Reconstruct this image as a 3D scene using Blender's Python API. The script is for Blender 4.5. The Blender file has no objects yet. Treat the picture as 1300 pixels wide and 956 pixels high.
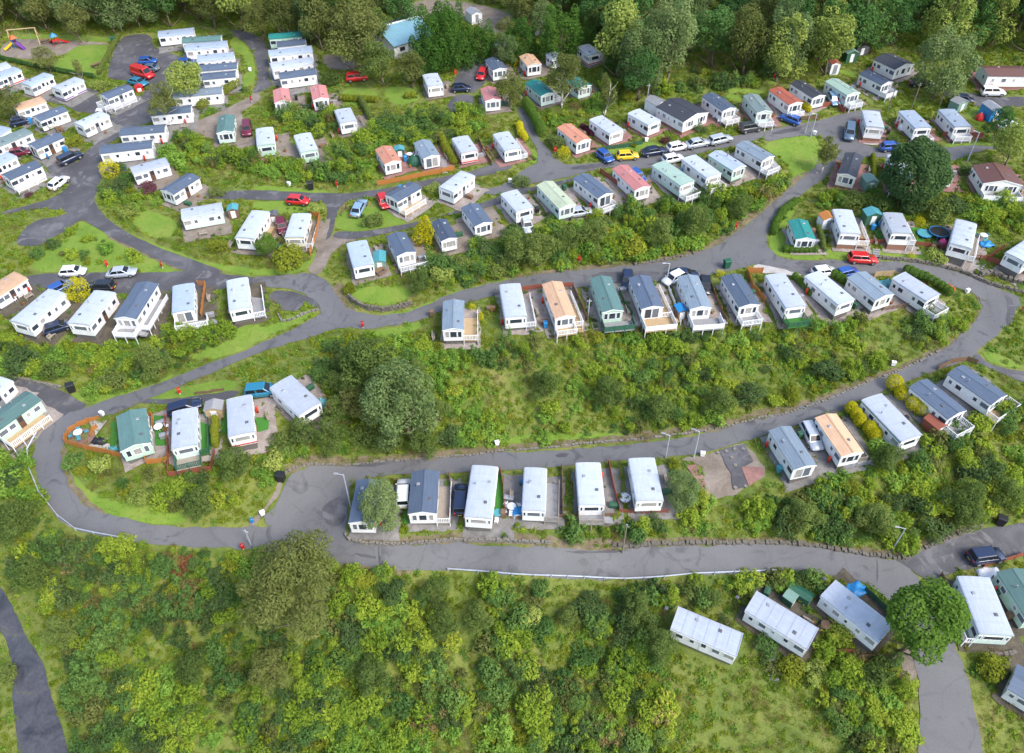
import bpy, bmesh, math, random
import numpy as np
from mathutils import Vector, Matrix
from mathutils.geometry import delaunay_2d_cdt
PI = math.pi
RND = random.Random(11)
NR = np.random.default_rng(5)

# ------------------------------------------------------------------ camera, sky, sun, exposure
SC = bpy.context.scene
COL = SC.collection
CAM_H, PITCH, FPX, CX, CY = 85.0, math.radians(43.0), 1011.0, 650.0, 433.0
cd = bpy.data.cameras.new('camera')
cam = bpy.data.objects.new('camera', cd)
COL.objects.link(cam)
cam.location = (0, 0, CAM_H)
cam.rotation_euler = (PI / 2 - PITCH, 0, 0)
cd.sensor_width = 36.0
cd.lens = FPX * 36.0 / 1300.0
cd.shift_y = -45.0 / 1300.0
cd.clip_start, cd.clip_end = 1.0, 4000.0
SC.camera = cam

SUN_EL, SUN_AZ = math.radians(48), math.radians(128)      # azimuth from +Y (away from the camera) clockwise towards +X
world = bpy.data.worlds.new('World')
SC.world = world
world.use_nodes = True
wn = world.node_tree.nodes
sky = wn.new('ShaderNodeTexSky')
sky.sky_type = 'NISHITA'
sky.sun_disc = False
sky.sun_elevation = SUN_EL
sky.sun_rotation = SUN_AZ
sky.dust_density = 2.5
sky.air_density = 1.0
sky.ozone_density = 1.0
bg = wn['Background']
bg.inputs['Strength'].default_value = 0.15
world.node_tree.links.new(sky.outputs[0], bg.inputs['Color'])
sl = bpy.data.lights.new('sun', 'SUN')
sl.energy = 1.35
sl.angle = math.radians(20)
sl.color = (1.0, 0.965, 0.90)
sun = bpy.data.objects.new('sun', sl)
COL.objects.link(sun)
sd = Vector((math.sin(SUN_AZ) * math.cos(SUN_EL), math.cos(SUN_AZ) * math.cos(SUN_EL), math.sin(SUN_EL)))
sun.rotation_euler = sd.to_track_quat('Z', 'Y').to_euler()
sun.location = (0, 0, 200)
SC.view_settings.view_transform = 'Standard'
SC.view_settings.look = 'None'
SC.view_settings.exposure = 1.3
SC.view_settings.gamma = 1.0
SC.render.engine = 'CYCLES'
SC.cycles.max_bounces = 6
SC.cycles.diffuse_bounces = 3
SC.cycles.glossy_bounces = 2
SC.cycles.transmission_bounces = 2
SC.cycles.use_denoising = True

# ------------------------------------------------------------------ survey: photograph sheets -> bearings -> ground
SHEET = {}
for _i, _x in zip('ABCD', (0, 320, 640, 970)):
    for _j, _y in zip('1234', (0, 220, 440, 640)):
        SHEET[_i + _j] = (_x, _y)
KZ = 330.0 / 1300.0

def S(sheet, *c):
    """sheet coordinates -> list of photo coordinates"""
    ox, oy = SHEET[sheet]
    return [(ox + c[i] * KZ, oy + c[i + 1] * KZ) for i in range(0, len(c), 2)]

_sp, _cp = math.sin(PITCH), math.cos(PITCH)

def rays(p):
    p = np.asarray(p, float).reshape(-1, 2)
    u = (p[:, 0] - CX) / FPX
    v = (CY - p[:, 1]) / FPX
    return np.stack([u, _cp + v * _sp, -_sp + v * _cp], 1)

def at_z(p, z):
    """bearing p meets the level z"""
    d = rays(p)
    t = (np.asarray(z, float) - CAM_H) / d[:, 2]
    return d[:, :2] * t[:, None]

def project(x, y, z):
    zz = np.asarray(z) - CAM_H
    dep = y * _cp - zz * _sp
    return CX + FPX * x / dep, CY - FPX * (y * _sp + zz * _cp) / dep

# spot heights: (photo x, photo y, metres)
SPOT = [
 (1300,672,0.6),(1150,722,0),(1040,714,0.1),(900,710,.2),(650,714,.4),(450,702,.7),(300,686,1.0),(150,672,1.5),(75,630,2.1),(58,585,2.7),(85,535,3.6),(150,512,4.2),
 (220,490,4.9),(330,446,6.2),(400,412,7.0),(500,406,7.4),(640,366,8.0),(760,355,8.5),(900,334,9.2),(970,318,9.6),(1010,250,10.8),(1050,200,12.2),
 (1040,338,9.4),(1120,340,9.2),(1200,352,8.9),(1262,380,8.3),(1270,405,7.8),(1230,438,7.2),(1150,478,6.0),(1000,535,4.2),(880,565,3.2),(700,583,2.3),(560,592,1.8),(440,600,1.4),(390,640,1.1),
 (500,650,1.9),(600,650,2.1),(700,650,2.4),(820,640,2.9),(560,620,1.9),(680,610,2.3),(830,600,2.9),
 (900,600,3.3),(1010,580,4.2),(1080,560,4.9),(1130,535,5.6),(1200,515,6.4),(1260,490,7.0),(1300,450,7.4),
 (1000,650,1.6),(1100,640,2.3),(1200,600,3.6),(1300,580,4.0),(1250,650,1.4),(800,672,1.3),(600,675,1.0),
 (160,560,4.7),(230,565,4.9),(300,535,5.6),(380,510,6.2),(110,555,4.1),(250,640,2.7),(150,610,3.2),(330,600,3.4),
 (580,415,7.6),(660,400,8.0),(720,400,8.2),(780,395,8.5),(840,400,8.7),(900,395,8.8),(950,390,8.9),(1000,385,8.9),(1060,375,8.9),(1110,370,8.8),(1180,380,8.4),
 (700,490,5.0),(900,470,6.0),(1080,430,7.0),(550,500,4.8),(430,500,5.6),(600,545,2.9),(800,535,3.5),(1000,490,5.2),
 (460,340,8.9),(520,335,9.2),(565,295,10.1),(610,285,10.6),(660,265,11.2),(710,260,11.6),(760,250,11.9),(810,235,12.2),(860,230,12.4),(920,215,12.8),(960,205,13.0),
 (700,310,9.4),(850,290,10.2),(560,350,8.7),(950,260,11.0),
 (400,320,8.4),(430,290,9.2),(560,270,10.4),(640,245,11.2),(700,215,12.0),(760,205,12.5),(860,185,13.2),(960,165,13.8),(1060,160,14.0),(1150,165,14.2),
 (500,245,10.6),(580,225,11.4),(660,195,12.2),(660,130,13.4),(860,140,14.4),(1000,130,14.8),(1120,110,15.4),(1300,130,15.8),
 (1000,300,10.0),(1080,295,10.8),(1150,290,11.0),(1220,300,10.8),(1290,320,10.4),(1100,240,12.4),(1250,245,13.0),
 (230,348,7.7),(100,352,7.2),(0,380,6.6),(180,310,8.1),(110,255,8.9),(120,200,9.8),(150,160,10.4),(180,90,11.6),(330,90,12.6),(330,50,13.2),(200,50,12.4),(60,70,12.0),(0,180,9.4),(0,280,8.0),
 (300,290,8.7),(380,290,8.6),(250,240,9.6),(340,180,11.2),(420,150,12.2),(500,190,11.6),(560,110,13.2),(620,90,14.0),
 (60,400,6.4),(170,410,6.4),(300,390,7.0),(100,460,4.8),(200,450,5.2),(0,500,4.2),(30,540,3.4),
 (650,30,15.0),(900,60,16.5),(1100,40,18.0),(1300,40,18.5),(400,30,14.0),(100,10,13.0),(650,-60,17.0),(1250,-60,22.0),(50,-60,15.0),(1500,200,17.0),(1450,400,8.0),(1450,600,3.0),
 (650,800,-4.0),(400,800,-4.2),(200,760,-2.6),(100,740,-2.6),(60,820,-5.6),(20,800,-6.2),(-60,760,-6),(20,640,0.3),(0,600,1.2),(-80,600,-1),(-120,400,5.0),(-150,200,9.0),
 (870,800,-2.6),(950,815,-2.2),(1000,790,-1.5),(1090,780,-1.2),(1165,790,-.8),(1200,850,-1.6),(1250,770,-.4),(1300,760,0),(800,760,-2.4),(560,760,-2.2),(900,750,-1.4),
 (650,900,-7),(200,900,-7.2),(1000,900,-4.6),(1250,920,-3.0),(650,980,-9),(0,980,-9),(1300,980,-4.5)]
_s = np.array(SPOT, float)
_cxy = at_z(_s[:, :2], _s[:, 2])
_cz = _s[:, 2]
_SC = 50.0

def _phi(r2):
    return 0.5 * r2 * np.log(r2 + 1e-12)

def _solve():
    q = _cxy / _SC
    n = len(q)
    d2 = ((q[:, None] - q[None]) ** 2).sum(2)
    A = np.zeros((n + 3, n + 3))
    A[:n, :n] = _phi(d2) + np.eye(n) * 0.004
    A[:n, n] = 1
    A[:n, n + 1:] = q
    A[n, :n] = 1
    A[n + 1:, :n] = q.T
    return np.linalg.solve(A, np.concatenate([_cz, np.zeros(3)]))

_w = _solve()
XMIN, XMAX, YMIN, YMAX = -165.0, 165.0, 14.0, 235.0

def hgt(x, y):
    x = np.atleast_1d(np.asarray(x, float))
    y = np.atleast_1d(np.asarray(y, float))
    sh = x.shape
    q = np.stack([np.clip(x.ravel(), XMIN, XMAX), np.clip(y.ravel(), YMIN, YMAX)], 1) / _SC
    out = np.empty(len(q))
    c = _cxy / _SC
    n = len(c)
    for i in range(0, len(q), 20000):
        b = q[i:i + 20000]
        d2 = ((b[:, None] - c[None]) ** 2).sum(2)
        out[i:i + 20000] = _phi(d2) @ _w[:n] + _w[n] + b @ _w[n + 1:]
    return np.clip(out, -13, 30).reshape(sh)

def h1(x, y):
    return float(hgt(x, y)[0])

def on_ground(p, up=0.0):
    """photo points -> ground x, y (where the bearing meets the ground raised by up)"""
    p = np.asarray(p, float).reshape(-1, 2)
    z = np.full(len(p), 6.0)
    for _ in range(40):
        xy = at_z(p, z + up)
        z = z + 0.6 * (hgt(xy[:, 0], xy[:, 1]) - z)
    return at_z(p, z + up)

# ------------------------------------------------------------------ helpers
def link(o, parent=None):
    COL.objects.link(o)
    if parent is not None:
        o.parent = parent
    return o

def ob(name, me, parent=None, m=None, loc=None, rz=None):
    o = bpy.data.objects.new(name, me)
    if m is not None and me is not None and len(me.materials) == 0:
        me.materials.append(m)
    if loc is not None:
        o.location = loc
    if rz is not None:
        o.rotation_euler = (0, 0, rz)
    return link(o, parent)

def tag(o, label=None, cat=None, group=None, kind=None):
    if label: o['label'] = label
    if cat: o['category'] = cat
    if group: o['group'] = group
    if kind: o['kind'] = kind
    return o

def empty(name, loc, rz, label, cat, group=None):
    o = bpy.data.objects.new(name, None)
    o.empty_display_size = 0.3
    o.location = loc
    o.rotation_euler = (0, 0, rz)
    link(o)
    return tag(o, label, cat, group)

def np_mesh(name, v, f, m=None, smooth=False):
    """f: (n,k) array of faces"""
    v = np.asarray(v, np.float32)
    f = np.asarray(f, np.int32)
    me = bpy.data.meshes.new(name)
    me.vertices.add(len(v))
    me.vertices.foreach_set('co', v.ravel())
    k = f.shape[1]
    me.loops.add(f.size)
    me.loops.foreach_set('vertex_index', f.ravel())
    me.polygons.add(len(f))
    me.polygons.foreach_set('loop_start', np.arange(0, f.size, k, dtype=np.int32))
    if smooth:
        me.polygons.foreach_set('use_smooth', np.ones(len(f), bool))
    me.update(calc_edges=True)
    if m is not None:
        me.materials.append(m)
    return me

class MB:
    """collects boxes, prisms and tubes into one mesh"""
    def __init__(s):
        s.v = []; s.f = []
    def add(s, v, f):
        n = len(s.v)
        s.v += [tuple(p) for p in v]
        s.f += [tuple(i + n for i in q) for q in f]
        return s
    def box(s, x0, x1, y0, y1, z0, z1, M=None):
        v = [Vector(p) for p in ((x0,y0,z0),(x1,y0,z0),(x1,y1,z0),(x0,y1,z0),(x0,y0,z1),(x1,y0,z1),(x1,y1,z1),(x0,y1,z1))]
        if M is not None: v = [M @ p for p in v]
        return s.add(v, [(0,3,2,1),(4,5,6,7),(0,1,5,4),(1,2,6,5),(2,3,7,6),(3,0,4,7)])
    def prism(s, prof, y0, y1, M=None):
        """profile of (x,z), anticlockwise seen from -y, pushed from y0 to y1"""
        n = len(prof)
        v = [Vector((x, y0, z)) for x, z in prof] + [Vector((x, y1, z)) for x, z in prof]
        if M is not None: v = [M @ p for p in v]
        f = [tuple(range(n)), tuple(range(2 * n - 1, n - 1, -1))]
        f += [(i, i + n, (i + 1) % n + n, (i + 1) % n) for i in range(n)]
        return s.add(v, f)
    def tube(s, a, b, r0, r1=None, n=6, cap=True):
        a, b = Vector(a), Vector(b)
        r1 = r0 if r1 is None else r1
        q = (b - a).to_track_quat('Z', 'Y').to_matrix()
        v = []
        for c, r in ((a, r0), (b, r1)):
            for i in range(n):
                t = 2 * PI * i / n
                v.append(c + q @ Vector((r * math.cos(t), r * math.sin(t), 0)))
        f = [(i, (i + 1) % n, (i + 1) % n + n, i + n) for i in range(n)]
        if cap: f += [tuple(range(n - 1, -1, -1)), tuple(range(n, 2 * n))]
        return s.add(v, f)
    def lathe(s, prof, n=10, c=(0, 0, 0), M=None):
        """profile (r,z) from bottom to top"""
        v = []
        for r, z in prof:
            for i in range(n):
                t = 2 * PI * i / n
                v.append(Vector((c[0] + r * math.cos(t), c[1] + r * math.sin(t), c[2] + z)))
        if M is not None: v = [M @ p for p in v]
        f = []
        for k in range(len(prof) - 1):
            for i in range(n):
                j = (i + 1) % n
                f.append((k * n + i, k * n + j, k * n + n + j, k * n + n + i))
        f.append(tuple(range(n - 1, -1, -1)))
        f.append(tuple(range((len(prof) - 1) * n, len(prof) * n)))
        return s.add(v, f)
    def mesh(s, name, m=None, smooth=False, bevel=0):
        me = bpy.data.meshes.new(name)
        me.from_pydata(s.v, [], s.f)
        if bevel:
            bm = bmesh.new(); bm.from_mesh(me)
            bmesh.ops.bevel(bm, geom=list(bm.edges), offset=bevel, segments=1, affect='EDGES', clamp_overlap=True)
            bm.to_mesh(me); bm.free()
        if smooth:
            me.polygons.foreach_set('use_smooth', [True] * len(me.polygons))
        me.update()
        if m is not None: me.materials.append(m)
        return me

CACHE = {}
def cached(key, fn):
    if key not in CACHE: CACHE[key] = fn()
    return CACHE[key]

# ------------------------------------------------------------------ materials
def srgb(r, g, b):
    return tuple(((c / 255 / 12.92) if c <= 10 else ((c / 255 + .055) / 1.055) ** 2.4) for c in (r, g, b)) + (1,)

def new_mat(name):
    m = bpy.data.materials.new(name)
    m.use_nodes = True
    nt = m.node_tree
    return m, nt, nt.nodes, nt.links, nt.nodes['Principled BSDF']

def ramp(N, stops):
    r = N.new('ShaderNodeValToRGB')
    e = r.color_ramp.elements
    while len(e) < len(stops): e.new(0.5)
    for k, (p, c) in zip(e, stops):
        k.position = p
        k.color = c if len(c) == 4 else tuple(c) + (1,)
    return r

def noise(N, L, coord, scale, detail=4, rough=.6):
    n = N.new('ShaderNodeTexNoise')
    n.inputs['Scale'].default_value = scale
    n.inputs['Detail'].default_value = detail
    n.inputs['Roughness'].default_value = rough
    L.new(coord, n.inputs['Vector'])
    return n

def mixc(N, L, fac, a, b, mode='MIX'):
    x = N.new('ShaderNodeMix')
    x.data_type = 'RGBA'
    x.blend_type = mode
    for s, v in ((0, fac), (6, a), (7, b)):
        if isinstance(v, (int, float)): x.inputs[s].default_value = v
        elif isinstance(v, tuple): x.inputs[s].default_value = v if len(v) == 4 else v + (1,)
        else: L.new(v, x.inputs[s])
    return x.outputs[2]

def bump(N, L, P, hsock, strength, dist):
    b = N.new('ShaderNodeBump')
    b.inputs['Strength'].default_value = strength
    b.inputs['Distance'].default_value = dist
    L.new(hsock, b.inputs['Height'])
    L.new(b.outputs[0], P.inputs['Normal'])

def simple(name, c, rough=.6, metal=0.0, var=.18, scale=3.0, coat=0.0):
    """painted or plain surface with slight wear"""
    m, nt, N, L, P = new_mat(name)
    tc = N.new('ShaderNodeTexCoord')
    n = noise(N, L, tc.outputs['Object'], scale)
    k = 1 - var
    r = ramp(N, [(.3, tuple(x * k for x in c[:3])), (.7, tuple(min(1, x * (1 + var * .4)) for x in c[:3]))])
    L.new(n.outputs['Fac'], r.inputs[0])
    L.new(r.outputs[0], P.inputs['Base Color'])
    P.inputs['Roughness'].default_value = rough
    P.inputs['Metallic'].default_value = metal
    P.inputs['Coat Weight'].default_value = coat
    return m

def wall_mat(name, c):
    m, nt, N, L, P = new_mat(name)
    tc = N.new('ShaderNodeTexCoord')
    n = noise(N, L, tc.outputs['Object'], 1.3, 5)
    r = ramp(N, [(.3, tuple(x * .86 for x in c[:3])), (.62, c[:3])])
    L.new(n.outputs['Fac'], r.inputs[0])
    mp = N.new('ShaderNodeMapping')
    mp.inputs['Scale'].default_value = (2.6, 2.6, .35)
    oi = N.new('ShaderNodeObjectInfo')
    va = N.new('ShaderNodeVectorMath'); va.operation = 'ADD'
    L.new(tc.outputs['Object'], va.inputs[0]); L.new(oi.outputs['Random'], va.inputs[1])
    L.new(va.outputs[0], mp.inputs[0])
    n3 = noise(N, L, mp.outputs[0], 1.4, 5, .7)
    mr = N.new('ShaderNodeMapRange'); mr.inputs[1].default_value = .52; mr.inputs[2].default_value = .78; mr.inputs[4].default_value = .45
    L.new(n3.outputs['Fac'], mr.inputs[0])
    L.new(mixc(N, L, mr.outputs[0], r.outputs[0], tuple(x * .6 + y for x, y in zip(c[:3], (.0, .01, -.03)))), P.inputs['Base Color'])
    w = N.new('ShaderNodeTexWave')
    w.bands_direction = 'Z'
    w.wave_profile = 'SAW'
    w.inputs['Scale'].default_value = 2.1
    L.new(tc.outputs['Object'], w.inputs['Vector'])
    bump(N, L, P, w.outputs['Fac'], .5, .02)
    P.inputs['Roughness'].default_value = .5
    return m

def roof_mat(name, c, tile):
    m, nt, N, L, P = new_mat(name)
    tc = N.new('ShaderNodeTexCoord')
    oi = N.new('ShaderNodeObjectInfo')
    mp = N.new('ShaderNodeMapping')
    mp.inputs['Scale'].default_value = (3.5, .5, 3.5)
    L.new(tc.outputs['Object'], mp.inputs[0])
    n = noise(N, L, mp.outputs[0], 1.1, 6, .65)
    dk = tuple(x * (.86 if not tile else .8) for x in c[:3])
    r = ramp(N, [(.28, dk), (.58, c[:3]), (.8, tuple(min(.9, x * 1.12 + .01) for x in c[:3]))])
    L.new(n.outputs['Fac'], r.inputs[0])
    n2 = noise(N, L, tc.outputs['Object'], 9, 3)
    col = mixc(N, L, .12, r.outputs[0], n2.outputs['Fac'], 'OVERLAY')
    hv = N.new('ShaderNodeMapRange')
    hv.inputs[3].default_value = .82
    hv.inputs[4].default_value = 1.08
    L.new(oi.outputs['Random'], hv.inputs[0])
    hs = N.new('ShaderNodeHueSaturation')
    L.new(hv.outputs[0], hs.inputs['Value'])
    L.new(col, hs.inputs['Color'])
    va = N.new('ShaderNodeVectorMath'); va.operation = 'ADD'
    L.new(tc.outputs['Object'], va.inputs[0]); L.new(oi.outputs['Location'], va.inputs[1])
    n3 = noise(N, L, va.outputs[0], .55, 6, .7)
    mr = N.new('ShaderNodeMapRange'); mr.inputs[1].default_value = .54; mr.inputs[2].default_value = .76; mr.inputs[4].default_value = .5
    L.new(n3.outputs['Fac'], mr.inputs[0])
    L.new(mixc(N, L, mr.outputs[0], hs.outputs[0], tuple(x * .55 + y for x, y in zip(c[:3], (.03,.03,.012)))), P.inputs['Base Color'])
    w = N.new('ShaderNodeTexWave')
    w.bands_direction = 'X' if tile else 'Y'
    w.wave_profile = 'SAW' if tile else 'SIN'
    w.inputs['Scale'].default_value = .9 if tile else .35
    w.inputs['Distortion'].default_value = .15
    L.new(tc.outputs['Object'], w.inputs['Vector'])
    bump(N, L, P, w.outputs['Fac'], .5 if tile else .25, .04)
    P.inputs['Roughness'].default_value = .55 if tile else .38
    return m

ROOF = {}
for k, c, t in (('light', (.41,.455,.525), 0), ('paleblue', (.33,.40,.50), 0), ('blue', (.085,.118,.175), 1), ('navy', (.056,.078,.125), 1), ('dark', (.045,.05,.065), 1),
                ('green', (.09,.175,.165), 1), ('teal', (.02,.22,.20), 1), ('mint', (.30,.42,.36), 0), ('pink', (.50,.20,.19), 1), ('orange', (.50,.22,.14), 1), ('tan', (.58,.37,.23), 1),
                ('red', (.42,.12,.08), 1), ('brown', (.12,.055,.045), 1), ('greygreen', (.17,.23,.23), 1), ('greyblue', (.19,.245,.30), 1), ('lime', (.40,.46,.33), 1)):
    ROOF[k] = roof_mat(k + ' roofing', c, t)
WALL = {k: wall_mat(k + ' cladding', c) for k, c in (('white', (.80,.80,.79)), ('cream', (.74,.70,.58)), ('green', (.46,.64,.52)), ('mint', (.60,.72,.66)), ('blue', (.52,.62,.74)), ('pink', (.70,.58,.56)))}
M = {}
M['glass'] = simple('window glass', (.035,.045,.06), .08, 0, .3)
M['curtain'] = simple('net curtained glass', (.34,.33,.31), .12, 0, .4, 2)
M['midglass'] = simple('grey window glass', (.12,.14,.165), .08, 0, .3)
M['frame'] = simple('white frame', (.78,.78,.78), .4)
M['dframe'] = simple('grey frame', (.10,.10,.11), .5)
M['skirt'] = simple('grey underframe', (.13,.12,.11), .9)
M['brick'] = simple('brick skirt', (.26,.13,.09), .9, 0, .3, 8)
M['brown'] = simple('brown door', (.12,.06,.035), .5)
M['grey'] = simple('grey metal', (.32,.33,.35), .4, .3)
M['black'] = simple('black plastic', (.015,.015,.017), .5)
M['white'] = simple('white plastic', (.78,.79,.80), .45)
M['orange'] = simple('orange paint', (.62,.10,.02), .5)
M['redpaint'] = simple('red paint', (.50,.02,.02), .45)
M['bluepaint'] = simple('blue plastic', (.02,.22,.50), .45)
M['cyan'] = simple('turquoise plastic', (.07,.28,.32), .5)
M['yellow'] = simple('yellow plastic', (.75,.45,.02), .45)
M['greenpaint'] = simple('green paint', (.015,.09,.05), .55)
M['pinkplastic'] = simple('pink plastic', (.75,.08,.25), .5)
M['purple'] = simple('purple plastic', (.16,.04,.30), .5)
M['galv'] = simple('galvanised steel', (.50,.54,.60), .45, .35)
M['galvwhite'] = simple('pale galvanised barrier', (.42,.46,.52), .4, .2)

def wood_mat(name, c, axis='X', sc=1.0):
    m, nt, N, L, P = new_mat(name)
    tc = N.new('ShaderNodeTexCoord')
    mp = N.new('ShaderNodeMapping')
    mp.inputs['Scale'].default_value = (1, 9, 1) if axis == 'X' else (9, 1, 9)
    L.new(tc.outputs['Object'], mp.inputs[0])
    n = noise(N, L, mp.outputs[0], 2.2, 5)
    r = ramp(N, [(.25, tuple(x * .6 for x in c[:3])), (.7, c[:3])])
    L.new(n.outputs['Fac'], r.inputs[0])
    L.new(r.outputs[0], P.inputs['Base Color'])
    P.inputs['Roughness'].default_value = .8
    return m
M['deck'] = wood_mat('weathered decking', (.36,.31,.25))
M['deckgrey'] = wood_mat('grey decking', (.30,.30,.31))
M['decktan'] = wood_mat('tan decking', (.50,.36,.20))
M['deckgreen'] = wood_mat('green decking', (.03,.12,.075))
M['fenceorange'] = wood_mat('orange stained timber', (.46,.18,.04), 'Z')
M['fencered'] = wood_mat('red brown stained timber', (.30,.085,.05), 'Z')
M['fencebrown'] = wood_mat('brown timber', (.20,.12,.07), 'Z')
M['fencegreen'] = wood_mat('green stained timber', (.03,.11,.06), 'Z')
M['timber'] = wood_mat('grey timber pole', (.22,.18,.14), 'Z')
M['turf'] = simple('artificial turf', (.04,.17,.02), .95, 0, .3, 14)
# ------------------------------------------------------------------ outlines of roads, yards, lawns (photo coordinates)
def strip(*pairs):
    """pairs xL,yL,xR,yR along a road -> outline"""
    l = [(pairs[i], pairs[i + 1]) for i in range(0, len(pairs), 4)]
    r = [(pairs[i + 2], pairs[i + 3]) for i in range(0, len(pairs), 4)]
    return l + r[::-1]

TARMAC = [
 # lower road from the bottom right corner round the left bend and up to the middle junction
 [(1248,970),(1236,880),(1226,850),(1205,800),(1190,765),(1166,738),(1148,716),(1112,708),(1078,702),(1046,697),(1000,692),(960,690),(889,693),(818,695),(785,700),(716,697),(640,694),(574,689.5),(498,692),(447,688),(440,676),
  (440,650),(444,606),(492,609),(561,602.5),(625,598.7),(716,592),(792,585),(843,581),(884,578),(945,562),(975,552),(1033,531),(1092,508.5),(1142,489.5),(1188,470.5),(1229,459),(1242,446),(1270,424),(1300,404),(1330,380),
  (1300,376),(1267,366),(1224,347),(1173,335.5),(1112,331.7),(1046,331.7),(1000,330.4),(980,321.5),(972.5,304),(983,276),(1021,245),(1046,225),(1052,212),(1030,216),(995,245),(970,269),(952,279),(919,309),(886,321.5),(856,331),(802,337),(726,344),
  (650,353),(574,371),(541,387.5),(513,399),(472,399),(442,394),(428,378),(412,355),(395,346),(366,348.5),(320,350),(292,347),(250,338),(225,345),(210,358),(250,366),(320,362.5),(381,370),(400,380),(406,400),(358,425.6),(320,441),(290,452),(254,467),(211,483),(152,503),(112,516),(76,528),
  (53,544),(44,562),(42,582),(48,618),(61,643),(76,661),(96,674),(125,682),(162,687.5),(244,695),(330,699),(380,708),(429,715),(485,722.5),(569,724),(650,731),(720,735),(792,737),(840,734),(881,730),(970,727.6),(1046,729),(1092,736.5),(1117,749),(1135,768),(1150,800),(1164,850),(1166,970)],
]
# inner holes of that loop are handled by building it from strips instead
TARMAC = [
 strip(1310,1210,1168,1210, 1280,1080,1166,1080, 1248,970,1166,970, 1231,866,1165,866, 1216,828,1158,828, 1205,800,1150,800, 1188,765,1132,766, 1166,735,1112,747, 1148,715,1092,736.5, 1112,708,1070,732, 1046,697,1046,729, 1000,692,1000,727.6, 960,690,960,728, 889,694,881,730, 818,695,840,734,
       785,700,792,737, 716,697,720,735, 640,694,650,731, 574,689.5,569,724, 498,692,485,722.5, 447,688,440,716, 400,672,390,709, 345,668,330,699, 305,671,285,697, 218,670,244,695, 162,661,162,687.5, 125,650,110,678, 107,642.5,96,674, 92,625,76,661, 81,605,58,637, 76,582,45,600, 80,566,42,582, 86,556,44,562, 101,542,53,544, 117,533,76,528, 152,524,112,516, 178,511,152,503, 240,485,211,483, 279,470.5,254,467, 330,447.6,320,441, 371,436,358,425.6, 421,419,406,400, 440,416,425,385),
 strip(425,385,440,416, 442,394,462,419, 472,400,498,414, 513,399.5,536,406.6, 541,387.5,561,395, 574,371.5,600,383, 650,353.5,650,371, 726,344,749,365, 802,337,797,358, 856,331.5,851,357, 886,321.5,904,349.5, 919,309,957,336, 945,285,985,331),
 strip(1041,205,1058,218, 1028,218,1046,226, 995,245,1021,245, 970,269,983,276, 945,288,972.5,304, 925,305,979,321.5, 930,330,1000,332),
 strip(957,338,960,312, 990,352,980,322, 1031,350,1000.5,330.4, 1060,345,1046,331.7, 1110,349.5,1112,331.7, 1148,345.7,1150,333, 1186,357,1173,335.5, 1226,370,1224,347, 1240,374,1267,366, 1247,385,1300,380, 1245,400,1285,402, 1229,418,1272,421, 1208,436,1246,443, 1206,440,1229,459, 1148,468,1188,470.5, 1097,488.5,1142.6,489.5, 1021,516.5,1092,508.5, 970,532,1033,531, 894,552,975,552, 818,563.5,884,578, 741,570,792,585, 640,574.5,716,592, 548,583,640,597.5, 447,592.5,561,602.5, 396,590.5,444,606, 366,602,442,640, 352,640,440,690, 325,668,440,700),
 S('B2', 0,515, 180,510, 270,498, 345,515, 400,570, 440,640, 480,690, 520,760, 420,785, 340,710, 345,670, 300,625, 240,590, 0,560),
 S('D1', 0,655, 80,635, 280,605, 400,570, 480,555, 560,545, 600,560, 480,600, 450,640, 470,720, 640,752, 880,745, 1020,725, 1180,735, 1180,748, 1060,760, 960,800, 900,812, 900,780, 620,792, 480,785, 400,790, 310,870, 240,945, 150,950, 290,840, 390,760, 330,720, 280,680, 170,675, 0,718),
 strip(70+640/1e9+590,137,664,137, 663,157,676,157, 683,190,688,183, 684,210,706,200) ,
 S('C1', 60,540, 92,540, 130,620, 190,720, 240,790, 320,830, 470,815, 600,800, 760,775, 900,745, 1050,710, 1160,680, 1300,640, 1300,690, 1150,735, 1060,748, 900,785, 840,812, 700,850, 540,835, 400,862, 280,900, 150,915, 60,950, -60,980, -140,960, 0,925, 60,880, 90,850, 175,822, 165,750, 90,620),
]
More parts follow.
